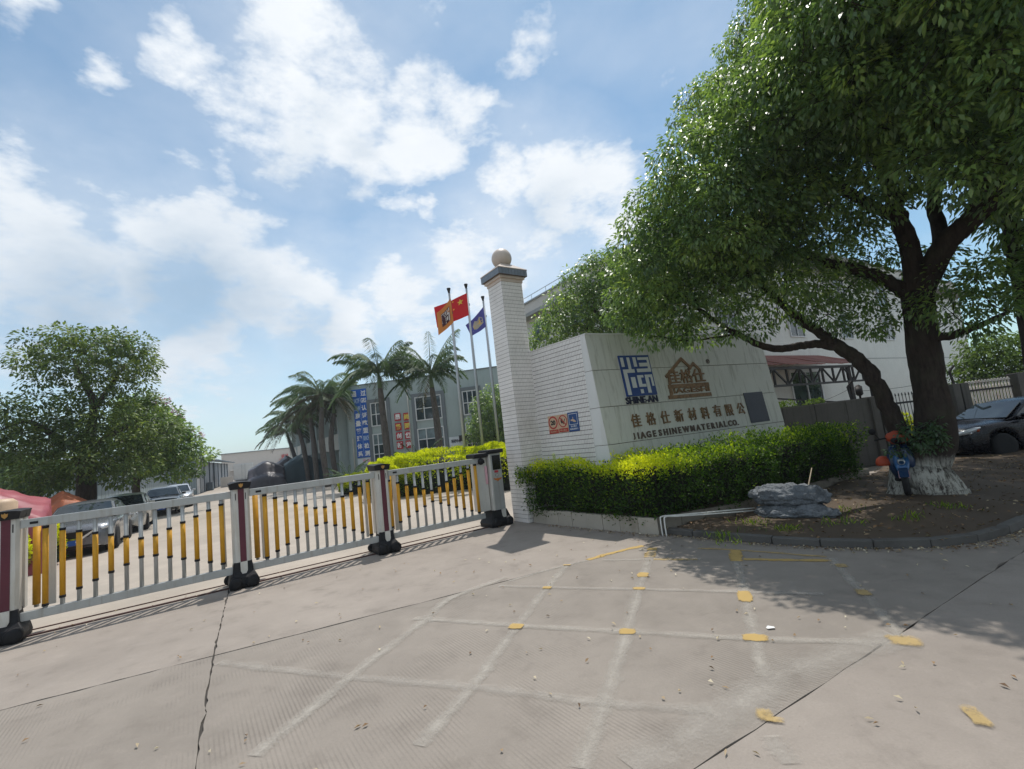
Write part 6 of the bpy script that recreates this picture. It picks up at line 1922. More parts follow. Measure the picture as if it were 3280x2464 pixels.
t0 = fquad(1124.5, 1251, 1174.5, 1272); r, w, h = board('banner_head', 'small blue board with white lettering above the tall blue banner', 'banner', t0[0], t0[1], t0[2], t0[3], M_BANNER)
btext(r, '通', M_LETW, -w * .30, 0, .50, .55); btext(r, '过', M_LETW, w * .32, 0, .50, .55)
a, b = fhit(1131, 1275), fhit(1181, 1464); s0, s1, z0, z1 = a[0] + .05, b[0] - .35, b[1], a[1]
s1 = s0 + 1.32
r, w, h = board('blue_banner', 'tall blue banner with two columns of white characters on the corner of the grey building', 'banner', s0, s1, z0, z1, M_BANNER)
colA = ['IATF', '16949', '质', '量', '管', '理', '体', '系']; colB = ['GRS', '认', '证', '欧', '盟', 'REACH', '检', '测']
for k in range(8):
    z = h / 2 - h * (k + .5) / 8
    for x, col in ((-w * .25, colA), (w * .25, colB)):
        tx = col[k]; lat = tx.isascii()
        btext(r, tx, M_BANNER_L if lat and tx != 'GRS' else M_LETW, x, z, .52 if lat else .48, .44 if lat else .50, bold=.03)
MB().obox(BO * .053, BU, BO, ZUP, .02, .008, h * .98).build('seam', M_BANNER_L, r)
r, w, h = board('white_board', 'small white board with pinkish stamps below the blue banner', 'board', s0, s1 + .1, z0 - .62, z0 - .06, M_BANNER_W)
for x in (-.05, .38):
    m_ = MB(); m_.obox(BU * x + BO * .053, BU, BO, ZUP, .30, .01, .34); m_.build('stamp', M_PINK, r)
SQ = [('昂', 1274.6, 1336.4, M_LETW), ('扬', 1277.3, 1367.5, M_LETY), ('创', 1280.2, 1396.8, M_LETW), ('新', 1282.2, 1426.5, M_LETW), ('尚', 1303, 1334.8, M_LETY), ('阅', 1305.6, 1363.6, M_LETY), ('世', 1308.5, 1394, M_LETW), ('浊', 1310.6, 1423, M_LETW)]
NAMES = ['top plaque of the left column', 'second plaque of the left column', 'third plaque of the left column', 'lowest plaque of the left column', 'top plaque of the right column', 'second plaque of the right column', 'third plaque of the right column', 'lowest plaque of the right column']
sL, sR = np.mean([fhit(x, y)[0] for _, x, y, _ in SQ[:4]]), np.mean([fhit(x, y)[0] for _, x, y, _ in SQ[4:]])
for k, (ch, x, y, m) in enumerate(SQ):
    s, z = (sL if k < 4 else sR), fhit(x, y)[1]
    r, w, h = board('red_plaque', 'red square ' + NAMES[k] + ' on the grey facade', 'plaque', s - .29, s + .29, z - .35, z + .35, M_REDSQ, 'red character plaques')
    btext(r, ch, m, 0, 0, .46, .50, bold=.035)
q = fquad(1439, 1405, 1487, 1424); r, w, h = board('entrance_board', 'white board with dark characters and a blue foot strip beside the office door', 'sign', q[0], q[1], q[2] - .1, q[3] + .1, M_BANNER_W)
btext(r, '科研中心', M_NAVY, -.02, .05, w * .66, h * .36, bold=.035)
MB().obox(BO * .03 - ZUP * (h / 2 + .14), BU, BO, ZUP, w, .05, .26).build('foot_strip', M_BLUE, r)

# ---------------------------------------------------------------- flags
def flag_grid(h0, h1, f0, f1, sag, waves, n=26, m_=16):
    P = np.zeros((n, m_, 3)); U = np.linspace(0, 1, n); Vv = np.linspace(0, 1, m_)
    dirn = unit(np.cross(f0 - h0, h1 - h0))
    for i, u in enumerate(U):
        for j, v in enumerate(Vv):
            a = h0 + (h1 - h0) * v; b = f0 + (f1 - f0) * v
            P[i, j] = a + (b - a) * u + dirn * (waves * math.sin(u * 8 + v * 2.2) * u ** .6) + ZUP * (-sag * math.sin(math.pi * u) * (1 - .4 * v))
    return P, dirn


def patch(P, dirn, mb, poly, lift, both=True):
    """flat device laid on the cloth: outline in flag coordinates (along 0-1, down 0-1)"""
    n, m_ = P.shape[:2]

    def at(u, v):
        x, y = np.clip(u, 0, 1) * (n - 1), np.clip(v, 0, 1) * (m_ - 1); i, j = min(int(x), n - 2), min(int(y), m_ - 2); a, b = x - i, y - j
        return P[i, j] * (1 - a) * (1 - b) + P[i + 1, j] * a * (1 - b) + P[i, j + 1] * (1 - a) * b + P[i + 1, j + 1] * a * b
    c = np.mean(poly, 0)
    for sg in ((-1, 1) if both else (1,)):
        pts = [at(*p) + dirn * lift * sg for p in poly]; k = len(pts)
        mb.add(pts + [at(*c) + dirn * lift * sg], [(i, (i + 1) % k, k) for i in range(k)])


def star(c, r, asp, rot=0): return [(c[0] + (r if k % 2 == 0 else r * .4) * math.sin(rot + k * math.pi / 5), c[1] - asp * (r if k % 2 == 0 else r * .4) * math.cos(rot + k * math.pi / 5)) for k in range(10)]


def rrect(a, b, c, d, n=5): return [(a + (c - a) * t, b) for t in np.linspace(0, 1, n)[:-1]] + [(c, b + (d - b) * t) for t in np.linspace(0, 1, n)[:-1]] + [(c - (c - a) * t, d) for t in np.linspace(0, 1, n)[:-1]] + [(a, d - (d - b) * t) for t in np.linspace(0, 1, n)[:-1]]


FL = [(1438, 936, 23.0, M_FLAGO, 'orange company flag with a dark square mark, on the left pole', (1443, 956), (1453, 1032), (1398, 1004), (1405, 1074)),
      (1493, 922, 24.0, M_FLAGR, 'red flag with five yellow stars, on the middle pole', (1495, 939), (1502, 1010), (1391, 986), (1400, 1050)),
      (1547, 961, 25.0, M_FLAGB, 'blue violet flag with a pale house mark, on the right pole', (1548, 983), (1557, 1046), (1491, 1043), (1510, 1077))]
PL = ['left', 'middle', 'right']
for k, (x, y, rg, fm, lab, h0, h1, f0, f1) in enumerate(FL):
    tp = rp(x, y, rg); bs = np.array([tp[0], tp[1], 0])
    r = empty('flagpole', bs, 0, 'steel flagpole with a funnel top, the %s of the three' % PL[k], 'flagpole', 'flagpoles behind the gate')
    hh = tp[2]
    MB().tube([(0, 0, 0), (0, 0, hh * .5), (0, 0, hh)], [.085, .07, .045], 12).build('pole', M_POLE, r)
    MB().lathe([(.05, hh - .05), (.055, hh), (.10, hh + .16), (.10, hh + .20), (.02, hh + .21)], 12).build('finial', M_DARKSTEEL, r)
    MB().lathe([(.16, 0), (.16, .12), (.10, .16)], 12).build('base_ring', M_POLE, r)
    MB().tube([(.07, -.05, 1.2), (.085, -.05, hh * .6), (.06, -.05, hh - .05)], .006, 4).build('halyard', M_DARKSTEEL, r)
    MB().box((.09, -.05, hh - .95 if k else hh - 1.1), (.03, .03, .12)).build('cleat', M_DARKSTEEL, r)
    A, Bq = rp(*h0, rg - .08), rp(*h1, rg - .08)
    C_, D_ = rp(*f0, rg - .08 + (.3 if k == 1 else -.15)), rp(*f1, rg - .08 + (.3 if k == 1 else -.25))
    P, dn = flag_grid(A - bs, Bq - bs, C_ - bs, D_ - bs, .06 if k != 1 else .02, .06)
    fr = empty('flag', bs, 0, lab, 'flag', 'flags behind the gate')
    o = MB().grid(P).build('cloth', fm, fr)
    m1, m2 = MB(), MB()
    if k == 1:
        asp = 1.5
        patch(P, dn, m1, star((.22, .27), .10, asp), .006)
        for cx, cy in ((.44, .10), (.54, .20), (.54, .36), (.44, .46)): patch(P, dn, m1, star((cx, cy), .034, asp, .4), .006)
        m1.build('stars', M_STAR, fr)
    elif k == 0:
        patch(P, dn, m1, rrect(.16, .22, .72, .80, 7), .005); m1.build('mark_field', M_MARKD, fr)
        for a, b, c, d in MARK: patch(P, dn, m2, rrect(.16 + .56 * a, .22 + .58 * b, .16 + .56 * c, .22 + .58 * d), .009)
        m2.build('mark_strokes', M_MARKW, fr)
    else:
        patch(P, dn, m1, [(.12, .72), (.14, .42), (.30, .22), (.42, .34), (.56, .20), (.72, .42), (.80, .80), (.5, .78)], .005); m1.build('mark_field', M_MARKG, fr)
        for a, b, c, d in ((.2, .5, .7, .54), (.2, .62, .72, .66), (.3, .36, .34, .7), (.5, .34, .54, .72)): patch(P, dn, m2, rrect(a, b, c, d), .009)
        m2.build('mark_strokes', M_STAR, fr)

# ---------------------------------------------------------------- long sheds, far hall, truck
YD = unit(np.array([-.47, .883, 0])); YN = np.array([YD[1], -YD[0], 0])       # along the yard, and out of the shed wall toward the yard
SA = np.array([-38.2, 55.2, 0])
shd = empty('long_shed', SA, 0, 'long grey sheet metal shed with a dark overhanging roof down the yard', 'shed')
LS = 46
bays = 15
for k in range(bays):
    a, b = LS * k / bays + .03, LS * (k + 1) / bays - .03
    dz = random.choice((0, 0, .04, -.04))
    MB().obox(YD * (a + b) / 2 + YN * dz + ZUP * 1.95, YD, YN, ZUP, b - a, .12, 3.9).build('wall_panel', M_SHED2, shd)
for k in range(0, bays, 2): MB().obox(YD * LS * k / bays + YN * .14 + ZUP * 1.95, YD, YN, ZUP, .22, .14, 3.9).build('post', M_LETW if k == 0 else M_SHEDROOF, shd)
MB().obox(YD * .1 + YN * .16 + ZUP * 2.0, YD, YN, ZUP, .85, .2, 4.0).build('white_post', M_TRUCKW, shd)
rf = MB(); p = [YN * 1.3 + ZUP * 3.95, YD * LS + YN * 1.3 + ZUP * 3.95, YD * LS - YN * 8 + ZUP * 5.7, -YN * 8 + ZUP * 5.7]
rf.add([v - YD * .5 * (1 if i in (0, 3) else 0) for i, v in enumerate(p)] + [v + ZUP * .16 - YD * .5 * (1 if i in (0, 3) else 0) for i, v in enumerate(p)], [(3, 2, 1, 0), (4, 5, 6, 7), (0, 1, 5, 4), (1, 2, 6, 5), (2, 3, 7, 6), (3, 0, 4, 7)]).build('roof', M_SHEDROOF, shd)
MB().obox(-YN * 4 + ZUP * 2.3 + YD * .06, YN, YD, ZUP, 8, .1, 4.6).build('gable_wall', M_SHED, shd)
MB().obox(YD * 9.2 + YN * .5 + ZUP * .55, YD, YN, ZUP, 1.6, .6, 1.1).build('lean_board', M_SHEDROOF, shd)
NA = np.array([-24.6, 27.5, 0])
sh2 = empty('pale_shed', NA, 0, 'pale blue grey corrugated shed wall behind the parked cars', 'shed')
for k in range(11):
    a, b = 2.45 * k + .02, 2.45 * (k + 1) - .02
    MB().obox(YD * (a + b) / 2 - YN * 1.2 + ZUP * 1.9, YD, YN, ZUP, b - a, .1, 3.8).build('wall_panel', M_SHED, sh2)
rf = MB(); p = [-YN * .6 - YD * 2 + ZUP * 3.8, YD * 28 - YN * .6 + ZUP * 3.8, YD * 28 - YN * 9 + ZUP * 5.4, -YN * 9 - YD * 2 + ZUP * 5.4]
rf.add(p + [v + ZUP * .14 for v in p], [(3, 2, 1, 0), (4, 5, 6, 7), (0, 1, 5, 4), (1, 2, 6, 5), (2, 3, 7, 6), (3, 0, 4, 7)]).build('roof', M_SHEDROOF, sh2)

FC = bearing(711) * 150; FD_ = unit(np.array([.86, .51, 0])); FO = np.array([FD_[1], -FD_[0], 0])
hall = empty('far_hall', FC, 0, 'far beige factory hall with a salmon band and red letters behind the truck', 'building')
MB().obox(FD_ * 45 + ZUP * 3.6 - FO * 10, FD_, FO, ZUP, 90, 20, 7.2).build('wall', M_FARWALL, hall)
MB().obox(FD_ * 52 + ZUP * 3.75 + FO * .05, FD_, FO, ZUP, 76, .3, 1.3).build('band', M_FARBAND, hall)
MB().obox(FD_ * 46 + ZUP * 2.7 + FO * 1.2, FD_, FO, ZUP, 88, 2.6, .4).build('porch_roof', M_CREAM, hall)
MB().obox(FD_ * 45 + ZUP * 7.25 - FO * 10, FD_, FO, ZUP, 90.6, 20.6, .16).build('coping', M_SHEDROOF, hall)
for k, ch in enumerate('科技创新'): letters('red_letter', ch, M_FARRED, hall, FD_ * (15.5 + 4.0 * k) + ZUP * 4.75 + FO * .1, FD_, ZUP, FO, w=2.0, h=1.7, depth=.2, lift=.0, bold=.03)
tk = bearing(780) * 84
td = unit(np.array([.87, .49, 0])); to = np.array([td[1], -td[0], 0])
trk = empty('box_truck', tk, 0, 'white box truck seen from behind at the end of the yard', 'truck')
MB().obox(ZUP * 2.0 - to * 2.8, td, to, ZUP, 2.6, 5.6, 2.5).build('box', M_TRUCKW, trk)
for s in (-.64, .64):
    dd = MB().obox(td * s + ZUP * 2.0 + to * .02, td, to, ZUP, 1.22, .06, 2.36).build('rear_door', M_TRUCKW, trk)
    MB().obox(td * s * .35 + ZUP * 2.0 + to * .07, td, to, ZUP, .06, .05, 2.3).build('door_bar', M_POLE, dd)
MB().obox(ZUP * .65 - to * 2.8, td, to, ZUP, 2.2, 6.5, .25).build('chassis', M_DARKSTEEL, trk)
MB().obox(ZUP * 1.5 - to * 6.6, td, to, ZUP, 2.3, 1.8, 2.0).build('cab', M_TRUCKW, trk)
for s in (-.9, .9):
    for d in (-1.2, -6.4): MB().lathe([(.2, -.14), (.46, -.15), (.48, 0), (.46, .15), (.2, .14)], 16, c=td * s + to * d + ZUP * .48, ax=to, ay=ZUP, az=td).build('wheel', M_TYRE, trk)
MB().obox(td * -2.2 + ZUP * .75 + to * .5, td, to, ZUP, 1.6, 1.2, 1.5).build('side_crate', M_CREAM, trk)


# ---------------------------------------------------------------- things under tarpaulins
def tarp(name, label, c, rz, prof, m, seed, fold=.05, cat='tarpaulin', n=44, group=None):
    """cloth drawn over a load: prof = list of (y, halfwidth, shoulder z, ridge z); folds hang down the sides"""
    from mathutils import noise as mn
    root = empty(name, c, rz, label, cat, group)
    ys = np.linspace(prof[0][0], prof[-1][0], n); pr = np.array(prof)
    rows = []
    for y in ys:
        hw, zs, zr = [np.interp(y, pr[:, 0], pr[:, k]) for k in (1, 2, 3)]
        row = []
        for t in np.linspace(-1, 1, 41):
            a = abs(t)
            if a < .5: x = math.copysign(hw * a / .5 * .92, t); z = zr + (zs - zr) * (a / .5) ** 1.15
            else: f = (a - .5) / .5; x = math.copysign(hw * (.92 + .12 * f), t); z = zs * (1 - f)
            p = Vector((x * .9, y * .9, z * .9 + seed * 7))
            d = mn.noise(p * .9) * fold * 1.6 + (.5 - abs(mn.noise(p * 1.7 + Vector((0, 0, p.y * .6))))) * fold * 2.4 - fold * .6 + (.5 - abs(mn.noise(p * 4.1))) * fold * .5
            fo_ = math.sin(y * 7 + mn.noise(p * .7) * 5) * fold * .7 * (max(0, a - .45) * 1.6)
            row.append((x + math.copysign(1, t) * (d * .6 + fo_), y + d * .4, max(.0, z + d * (1 if a < .6 else .2))))
        rows.append(row)
    # end faces closed by gathering the cloth down to the ground
    def endcap(row, dy):
        out = []
        for k in range(1, 7):
            f = k / 6; out.append([(x * (1 - .03 * f), y + dy * (.10 + .12 * f) + .05 * math.sin(x * 6 + seed) * f, z * (1 - f)) for x, y, z in row])
        return out
    rows = endcap(rows[0], -1)[::-1] + rows + endcap(rows[-1], 1)
    MB().grid(np.array(rows, float)).build('cover', m, root)
    return root


vr = math.atan2(YD[1], YD[0]) - math.pi / 2
tarp('black_tarpaulin', 'shiny black tarpaulin over a load beside the green covered stack', bearing(853) * 57, vr, [(-3.2, 1.72, 1.0, 1.25), (-2.4, 1.75, 1.25, 1.6), (-1.6, 1.78, 2.0, 2.7), (.6, 1.75, 2.1, 2.95), (3.5, 1.7, 1.9, 2.6)], M_TARPK, 3, .055)
tarp('green_tarpaulin', 'dark green tarpaulin over a peaked stack before the palms', bearing(968) * 58, vr, [(-2.6, 1.95, 2.15, 3.05), (-1.0, 1.98, 2.25, 3.2), (3.0, 1.9, 2.2, 3.1)], M_TARPG, 5, .07)
tarp('black_tarpaulin', 'grey black tarpaulin peak behind the shiny black one', bearing(918) * 63, vr, [(-2.2, 1.5, 2.0, 2.9), (0, 1.5, 2.3, 3.35), (2.4, 1.4, 2.0, 3.0)], M_TARPK, 8, .05)
tarp('red_tarpaulin', 'faded red tarpaulin over a tall stack behind the left gate segment', bearing(-22) * 19.5, vr + .25, [(-1.2, 1.15, 1.35, 1.9), (-.2, 1.2, 1.8, 2.30), (.9, 1.15, 1.9, 2.42), (1.5, 1.0, 1.4, 1.9)], M_TARPR, 11, .07)
tarp('orange_tarpaulin', 'dull orange tarpaulin between the red cover and the grey car', bearing(200) * 25.5, vr + .35, [(-1.4, .95, 1.2, 1.75), (0, 1.0, 1.35, 2.1), (1.6, .95, 1.3, 1.95)], M_TARPO, 13, .05)
tarp('orange_tarpaulin', 'dull orange tarpaulin far left behind the red cover', bearing(-45) * 25, vr + .3, [(-1.6, 1.3, 1.5, 2.2), (0, 1.4, 1.7, 2.6), (1.6, 1.3, 1.5, 2.2)], M_TARPO, 15, .05)
yl = empty('yellow_barrel', bearing(0) * 15.5, 0, 'pale yellow barrel at the left edge beside the red cover', 'barrel')
MB().lathe([(.26, 0), (.29, .03), (.28, .3), (.295, .34), (.28, .38), (.28, 1.6), (.295, 1.64), (.28, 1.68), (.28, 1.96), (.2, 2.04), (.05, 2.05)], 20).build('barrel_body', M_SIGNB, yl)
mound('low_shrub', 'low yellow green shrub behind the gate beside the grey car', bearing(112) * 19.5, .5, .45, .95, 0, 2600, .09, .045, L_GOLD, seed=21)
mound('low_shrub', 'low yellow green shrub below the red tarpaulin', np.array([-12.6, 12.7, 0]) + GU * -1.2, .6, .5, .9, 0, 2200, .09, .045, L_GOLD, seed=22)


# ---------------------------------------------------------------- cars
def car_body(st, sill=.20, wheels=(1.30, -1.30), R=.365):
    """st: x, half width, shoulder z, centre z, low z"""
    st = np.array(st, float); xs = np.unique(np.concatenate([np.linspace(st[0, 0], st[-1, 0], 75), *[wx + R * np.cos(np.linspace(0, math.pi, 15)) for wx in wheels]]))
    rows = []
    for x in xs:
        hw, zs, zc, zl = [np.interp(x, st[:, 0], st[:, k]) for k in (1, 2, 3, 4)]
        for wx in wheels:
            if abs(x - wx) < R: zl = max(zl, .325 + math.sqrt(max(0, R * R - (x - wx) ** 2)))
        zl = min(zl, zs - .05)
        half = [(x, hw * .93, zl), (x, hw * .985, zl + .03), (x, hw, zl + (zs - zl) * .35), (x, hw * 1.0, zl + (zs - zl) * .70), (x, hw * .975, zs - .045), (x, hw * .93, zs - .005), (x, hw * .80, zs + (zc - zs) * .45), (x, hw * .5, zs + (zc - zs) * .85), (x, 0, zc)]
        rows.append(half + [(p[0], -p[1], p[2]) for p in half[-2::-1]])
    mb = MB(); mb.grid(np.array(rows, float))
    n = len(rows[0])
    for r_, rev in ((rows[0], False), (rows[-1], True)):
        b = len(mb.v); mb.v.extend(r_); f = tuple(range(b, b + n)); mb.f.append(f[::-1] if rev else f); mb.sm.append(False)
    return mb


BODY = [(-2.28, .60, .60, .62, .42), (-2.24, .72, .86, .92, .32), (-2.12, .80, .98, 1.03, .27), (-1.75, .86, 1.0, 1.06, .24), (-1.0, .89, .97, 1.04, .20), (0, .90, .94, 1.0, .19), (.85, .89, .93, .98, .19), (1.15, .885, .92, .975, .2), (1.7, .865, .865, .945, .21), (2.05, .82, .795, .875, .21), (2.20, .74, .72, .79, .22), (2.28, .64, .62, .69, .26), (2.31, .55, .50, .55, .32)]


def make_car(loc, heading, paint_m, label, group='parked cars'):
    r = empty('parked_car', loc, math.atan2(heading[1], heading[0]), label, 'car', group)
    car_body(BODY).build('body', paint_m, r)
    # cabin shell
    prof = [(1.06, .80, .80, .95, .965), (.95, .81, .79, .97, 1.02), (.30, .82, .66, 1.0, 1.40), (.0, .82, .63, 1.0, 1.445), (-.5, .82, .62, 1.0, 1.465), (-1.0, .81, .61, 1.0, 1.42), (-1.25, .80, .60, 1.0, 1.36), (-1.85, .74, .66, 1.02, 1.06), (-1.95, .70, .66, 1.0, 1.0)]
    rows = []
    for x, yb, yt, zb, zt in prof:
        half = [(x, yb, zb), (x, yb * .55 + yt * .45, zb + (zt - zb) * .5), (x, yt, max(zb, zt - .05)), (x, yt * .86, max(zb, zt - .012)), (x, yt * .5, zt), (x, 0, zt + .008)]
        rows.append(half + [(p[0], -p[1], p[2]) for p in half[-2::-1]])
    MB().grid(np.array(rows, float)).build('cabin', paint_m, r)

    def pane(name, pts, off, m=M_CARGLASS):
        pts = [np.array(p, float) for p in pts]; n = unit(np.cross(pts[1] - pts[0], pts[2] - pts[0])); c = np.mean(pts, 0)
        if n @ (c - np.array([c[0] * .6, 0, .8])) < 0: n = -n
        k = len(pts); q = [p + n * off for p in pts]
        return MB().add(pts + q, [tuple(range(k, 2 * k))] + [(i, (i + 1) % k, k + (i + 1) % k, k + i) for i in range(k)]).build(name, m, r)
    pane('windscreen', [(.99, -.74, 1.0), (.99, .74, 1.0), (.36, .60, 1.375), (.36, -.60, 1.375)], .02)
    pane('rear_window', [(-1.78, .60, 1.10), (-1.78, -.60, 1.10), (-1.28, -.53, 1.345), (-1.28, .53, 1.345)], .02)
    for s in (-1, 1):
        pane('side_window', [(.80, s * .80, 1.02), (-.28, s * .805, 1.02), (-.28, s * .65, 1.38), (.26, s * .67, 1.36)], .012)
        pane('side_window', [(-.36, s * .805, 1.02), (-1.38, s * .79, 1.03), (-1.12, s * .635, 1.33), (-.36, s * .645, 1.385)], .012)
        for x, nm in ((1.30, 0), (-1.30, 0)):
            w = MB().lathe([(.20, -.10), (.29, -.105), (.318, -.06), (.322, 0), (.318, .06), (.29, .105), (.20, .10)], 24, c=(x, s * .80, .322), ax=(1, 0, 0), ay=(0, 0, 1), az=(0, s, 0)).build('wheel', M_TYRE, r)
            rim = MB(); rim.lathe([(.02, .085), (.05, .095), (.06, .07), (.06, .0)], 12, c=(x, s * .80, .322), ax=(1, 0, 0), ay=(0, 0, 1), az=(0, s, 0))
            rim.lathe([(.205, -.09), (.205, .098), (.19, .10), (.185, .03), (.185, -.09)], 24, c=(x, s * .80, .322), ax=(1, 0, 0), ay=(0, 0, 1), az=(0, s, 0))
            for k in range(7):
                a = 2 * math.pi * k / 7; rim.bar((x + .04 * math.cos(a), s * .88, .322 + .04 * math.sin(a)), (x + .19 * math.cos(a), s * .878, .322 + .19 * math.sin(a)), .045, .03, up=(0, 1, 0))
            rim.build('rim', M_RIM, w)
            MB().lathe([(.01, 0), (.19, 0), (.19, .01)], 20, c=(x, s * .80, .322), ax=(1, 0, 0), ay=(0, 0, 1), az=(0, s, 0)).build('brake_shadow', M_GRILLE, w)
            MB().lathe([(.01, 0), (.36, 0), (.36, .02), (.01, .02)], 22, c=(x, s * .62, .34), ax=(1, 0, 0), ay=(0, 0, 1), az=(0, s, 0)).build('wheel_arch', M_GRILLE, r)
        m_ = MB(); m_.obox((.72, s * .97, 1.03), (1, 0, 0), (0, 1, 0), ZUP, .11, .19, .12); m_.build('mirror', paint_m, r, bevel=.03)
        hl = MB(); st = [(1.78, .825, .835, .015), (1.92, .825, .80, .05), (2.06, .80, .765, .065), (2.17, .735, .73, .06), (2.25, .62, .70, .035)]
        P = []
        for x, y, z, h_ in st: P.append([(x - .012, s * (y + .0), z - h_), (x + .02, s * (y + .028), z - h_ * .3), (x + .018, s * (y + .022), z + h_ * .5), (x - .02, s * (y - .015), z + h_)])
        hl.grid(np.array(P)); hb_ = hl.build('headlight', M_LAMP, r)
        MB().lathe([(.005, -.01), (.04, -.01), (.042, .02), (.01, .03)], 12, c=(2.03, s * .79, .715), ax=(0, 0, 1), ay=(0, s, 0), az=(1, 0, 0)).build('lamp_bulb', M_CHROME, hb_)
        tl = MB(); tl.obox((-2.2, s * .62, .84), (1, 0, 0), (0, 1, 0), ZUP, .12, .30, .16); tl.build('tail_light', M_SIGNR, r, bevel=.02)
        MB().obox((-.40, s * .905, .80), (1, 0, 0), (0, 1, 0), ZUP, .16, .02, .025).build('door_handle', M_CHROME, r)
        MB().obox((.50, s * .905, .80), (1, 0, 0), (0, 1, 0), ZUP, .16, .02, .025).build('door_handle', M_CHROME, r)
        MB().obox((2.12, s * .58, .36), (1, 0, 0), (0, 1, 0), ZUP, .16, .22, .09).build('fog_recess', M_GRILLE, r, bevel=.01)
    gr = MB().prism([(-.50, .70), (-.38, .52), (.38, .52), (.50, .70)], (0, 0, 0), (0, 1, 0), ZUP, (1, 0, 0), 2.1, 2.318).build('grille', M_GRILLE, r)
    ch = MB(); ch.bar((2.30, -.55, .72), (2.33, -.22, .50), .03, .05); ch.bar((2.30, .55, .72), (2.33, .22, .50), .03, .05); ch.bar((2.333, -.23, .50), (2.333, .23, .50), .03, .045); ch.build('grille_chrome', M_CHROME, r)
    MB().obox((2.22, 0, .315), (1, 0, 0), (0, 1, 0), ZUP, .14, 1.0, .12).build('lower_grille', M_GRILLE, r, bevel=.01)
    MB().bar((2.25, -.62, .262), (2.25, .62, .262), .05, .02).build('bumper_trim', M_CHROME, r)
    MB().box((.0, 0, .26), (4.2, 1.50, .12)).build('underbody', M_GRILLE, r)
    return r


H1 = unit(np.array([.55, -.835, 0])); LFT = np.array([-H1[1], H1[0], 0])


def car_at(wheel, H): return np.array([wheel[0], wheel[1], 0]) - np.array([-H[1], H[0], 0]) * .74 - H * 1.30


c1 = make_car(car_at((-13.94, 16.43), H1) - LFT * .35 + H1 * .25, H1, P_GREY, 'graphite grey sedan with a blue number plate, parked nearest the gate')
pl = MB().obox((2.338, 0, .41), (1, 0, 0), (0, 1, 0), ZUP, .012, .44, .14).build('number_plate', M_PLATE, c1)
letters('plate_letters', '粤E', M_LETW, c1, (2.346, -.13, .41), (0, 1, 0), ZUP, (1, 0, 0), w=.12, h=.09, depth=.002, bold=.03)
letters('plate_letters', '97', M_LETW, c1, (2.346, .15, .41), (0, 1, 0), ZUP, (1, 0, 0), w=.10, h=.09, depth=.002, bold=.03)


c1.scale = (1.1, 1.1, 1.12)


def copy_car(src, loc, H, paint_m, label):
    c = copy_tree(src, mats={P_GREY.name: paint_m})
    c.location = tuple(loc); c.rotation_euler.z = math.atan2(H[1], H[0]); c['label'] = label
    return c


copy_car(c1, car_at((-17.09, 21.08), H1), H1, P_CHAMP, 'pale champagne car parked right behind the grey sedan')
copy_car(c1, car_at((-21.3, 29.0), H1), H1, P_DARK, 'dark car third in the row by the pale shed')
copy_car(c1, car_at((-24.2, 34.1), H1), H1, P_SILVER, 'silver car last in the row, near the white shed post')
bcar = copy_car(c1, np.array([14.05, 13.40, .10]), np.array([-1.0, .0, 0]), P_BLACK, 'glossy black sedan parked in shade right of the thick trunk')
bcar.scale = (1.04, 1.04, 1.04)
for o in kids(bcar):
    if o.name.startswith('headlight'):
        y = [v.co.y for v in o.data.vertices]
        if sum(y) > 0: MB().lathe([(.005, 0), (.05, .0), (.035, .03), (.005, .035)], 12, c=(1.86, .815, .775), ax=(1, 0, 0), ay=(0, 0, 1), az=(0, 1, 0)).build('indicator', M_INDIC, o)
    if o.name.startswith(('number_plate', 'plate_letters')): bpy.data.objects.remove(o)

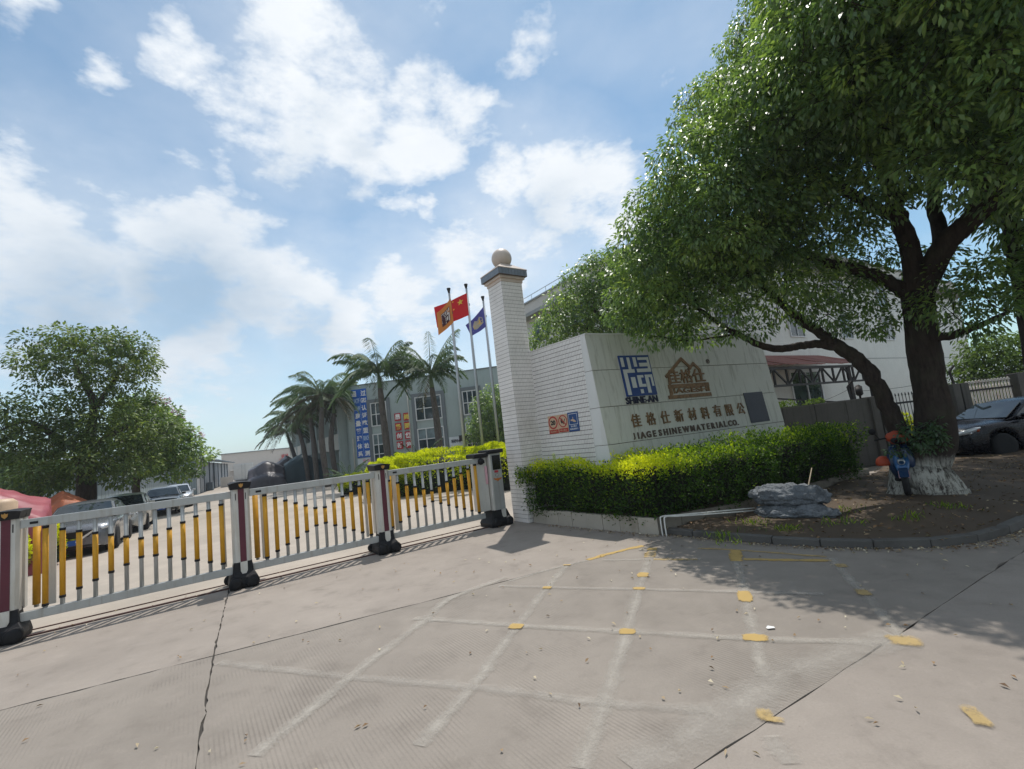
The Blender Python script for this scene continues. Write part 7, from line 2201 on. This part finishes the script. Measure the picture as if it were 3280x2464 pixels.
# ---------------------------------------------------------------- far left: hazy houses, trees, hill
hl = MB(); n = 60
rows = []
for k in range(n):
    a = math.radians(-95 + 47.5 * k / (n - 1)); z = 15 + 9 * math.sin(a * 9) + 6 * math.sin(a * 23 + 1) + 14 * max(0, math.sin(a * 3.2 + 5.2))
    d = np.array([math.sin(a), math.cos(a), 0]); rows.append([d * 420, d * 470 + ZUP * z * .7, d * 560 + ZUP * z])
tag(hl.grid(np.array(rows)).build('hill', M_HILL), 'low bluish hill far away on the left', kind='structure')
for k, (x, rg, hgt, wd, lab) in enumerate([(40, 150, 8.0, 30, 'far pale roofed house at the left edge'), (170, 110, 7.0, 16, 'far pale blue gabled shed seen through the shade tree')]):
    c = bearing(x) * rg; t = unit(np.array([.7, .7, 0])); o_ = np.array([t[1], -t[0], 0])
    r = empty('far_house', c, 0, lab, 'building')
    MB().obox(ZUP * hgt * .4, t, o_, ZUP, wd, 12, hgt * .8).build('wall', M_SHED if k else M_FARWALL, r)
    g_ = MB(); p = [t * s * wd * .52 + o_ * q * 6.4 + ZUP * hgt * .8 for s, q in ((-1, 1), (1, 1), (1, -1), (-1, -1))] + [t * -wd * .52 + ZUP * hgt * 1.15, t * wd * .52 + ZUP * hgt * 1.15]
    g_.add(p, [(0, 1, 5, 4), (2, 3, 4, 5), (1, 2, 5), (3, 0, 4), (3, 2, 1, 0)]).build('roof', M_SLABGREY if not k else M_SHED, r)
for k, (x, y, rg, rad) in enumerate([(90, 1515, 75, 3.2), (40, 1540, 70, 2.6), (5, 1525, 80, 3.4), (130, 1535, 66, 2.2), (-40, 1510, 85, 4.0)]):
    b = bearing(x) * rg; c = rp(x, y, rg)
    make_tree('hazy_tree', ['bluish far tree left of the pale gabled shed', 'bluish far bush above the red tarpaulin', 'bluish far tree at the left picture edge', 'small bluish far tree touching the shade tree', 'bluish far tree just beyond the left edge'][k], 'tree', b, [([b, (b + c) / 2, c], [.25, .2, .1])],
              fill_ellipsoids([(c, (rad, rad, rad * .6))], 1.1, 1.0, .4, 30 + k), L_HAZE, M_BARK, per=70, Ln=.45, Wd=.25, twig=.03)

# ---------------------------------------------------------------- the humid summer air
hm_ = bpy.data.materials.new('haze'); hm_.use_nodes = True
hm_.node_tree.nodes.clear()
ho_ = hm_.node_tree.nodes.new('ShaderNodeOutputMaterial'); pv = hm_.node_tree.nodes.new('ShaderNodeVolumePrincipled')
pv.inputs['Color'].default_value = (.80, .87, .95, 1); pv.inputs['Density'].default_value = 0.0007; pv.inputs['Anisotropy'].default_value = .2
hm_.node_tree.links.new(pv.outputs[0], ho_.inputs['Volume'])
tag(MB().box2(np.array([-1450., -1450, -1.1]), np.array([1450., 1450, 45.])).build('haze', hm_), 'pale summer haze filling the air', kind='stuff')
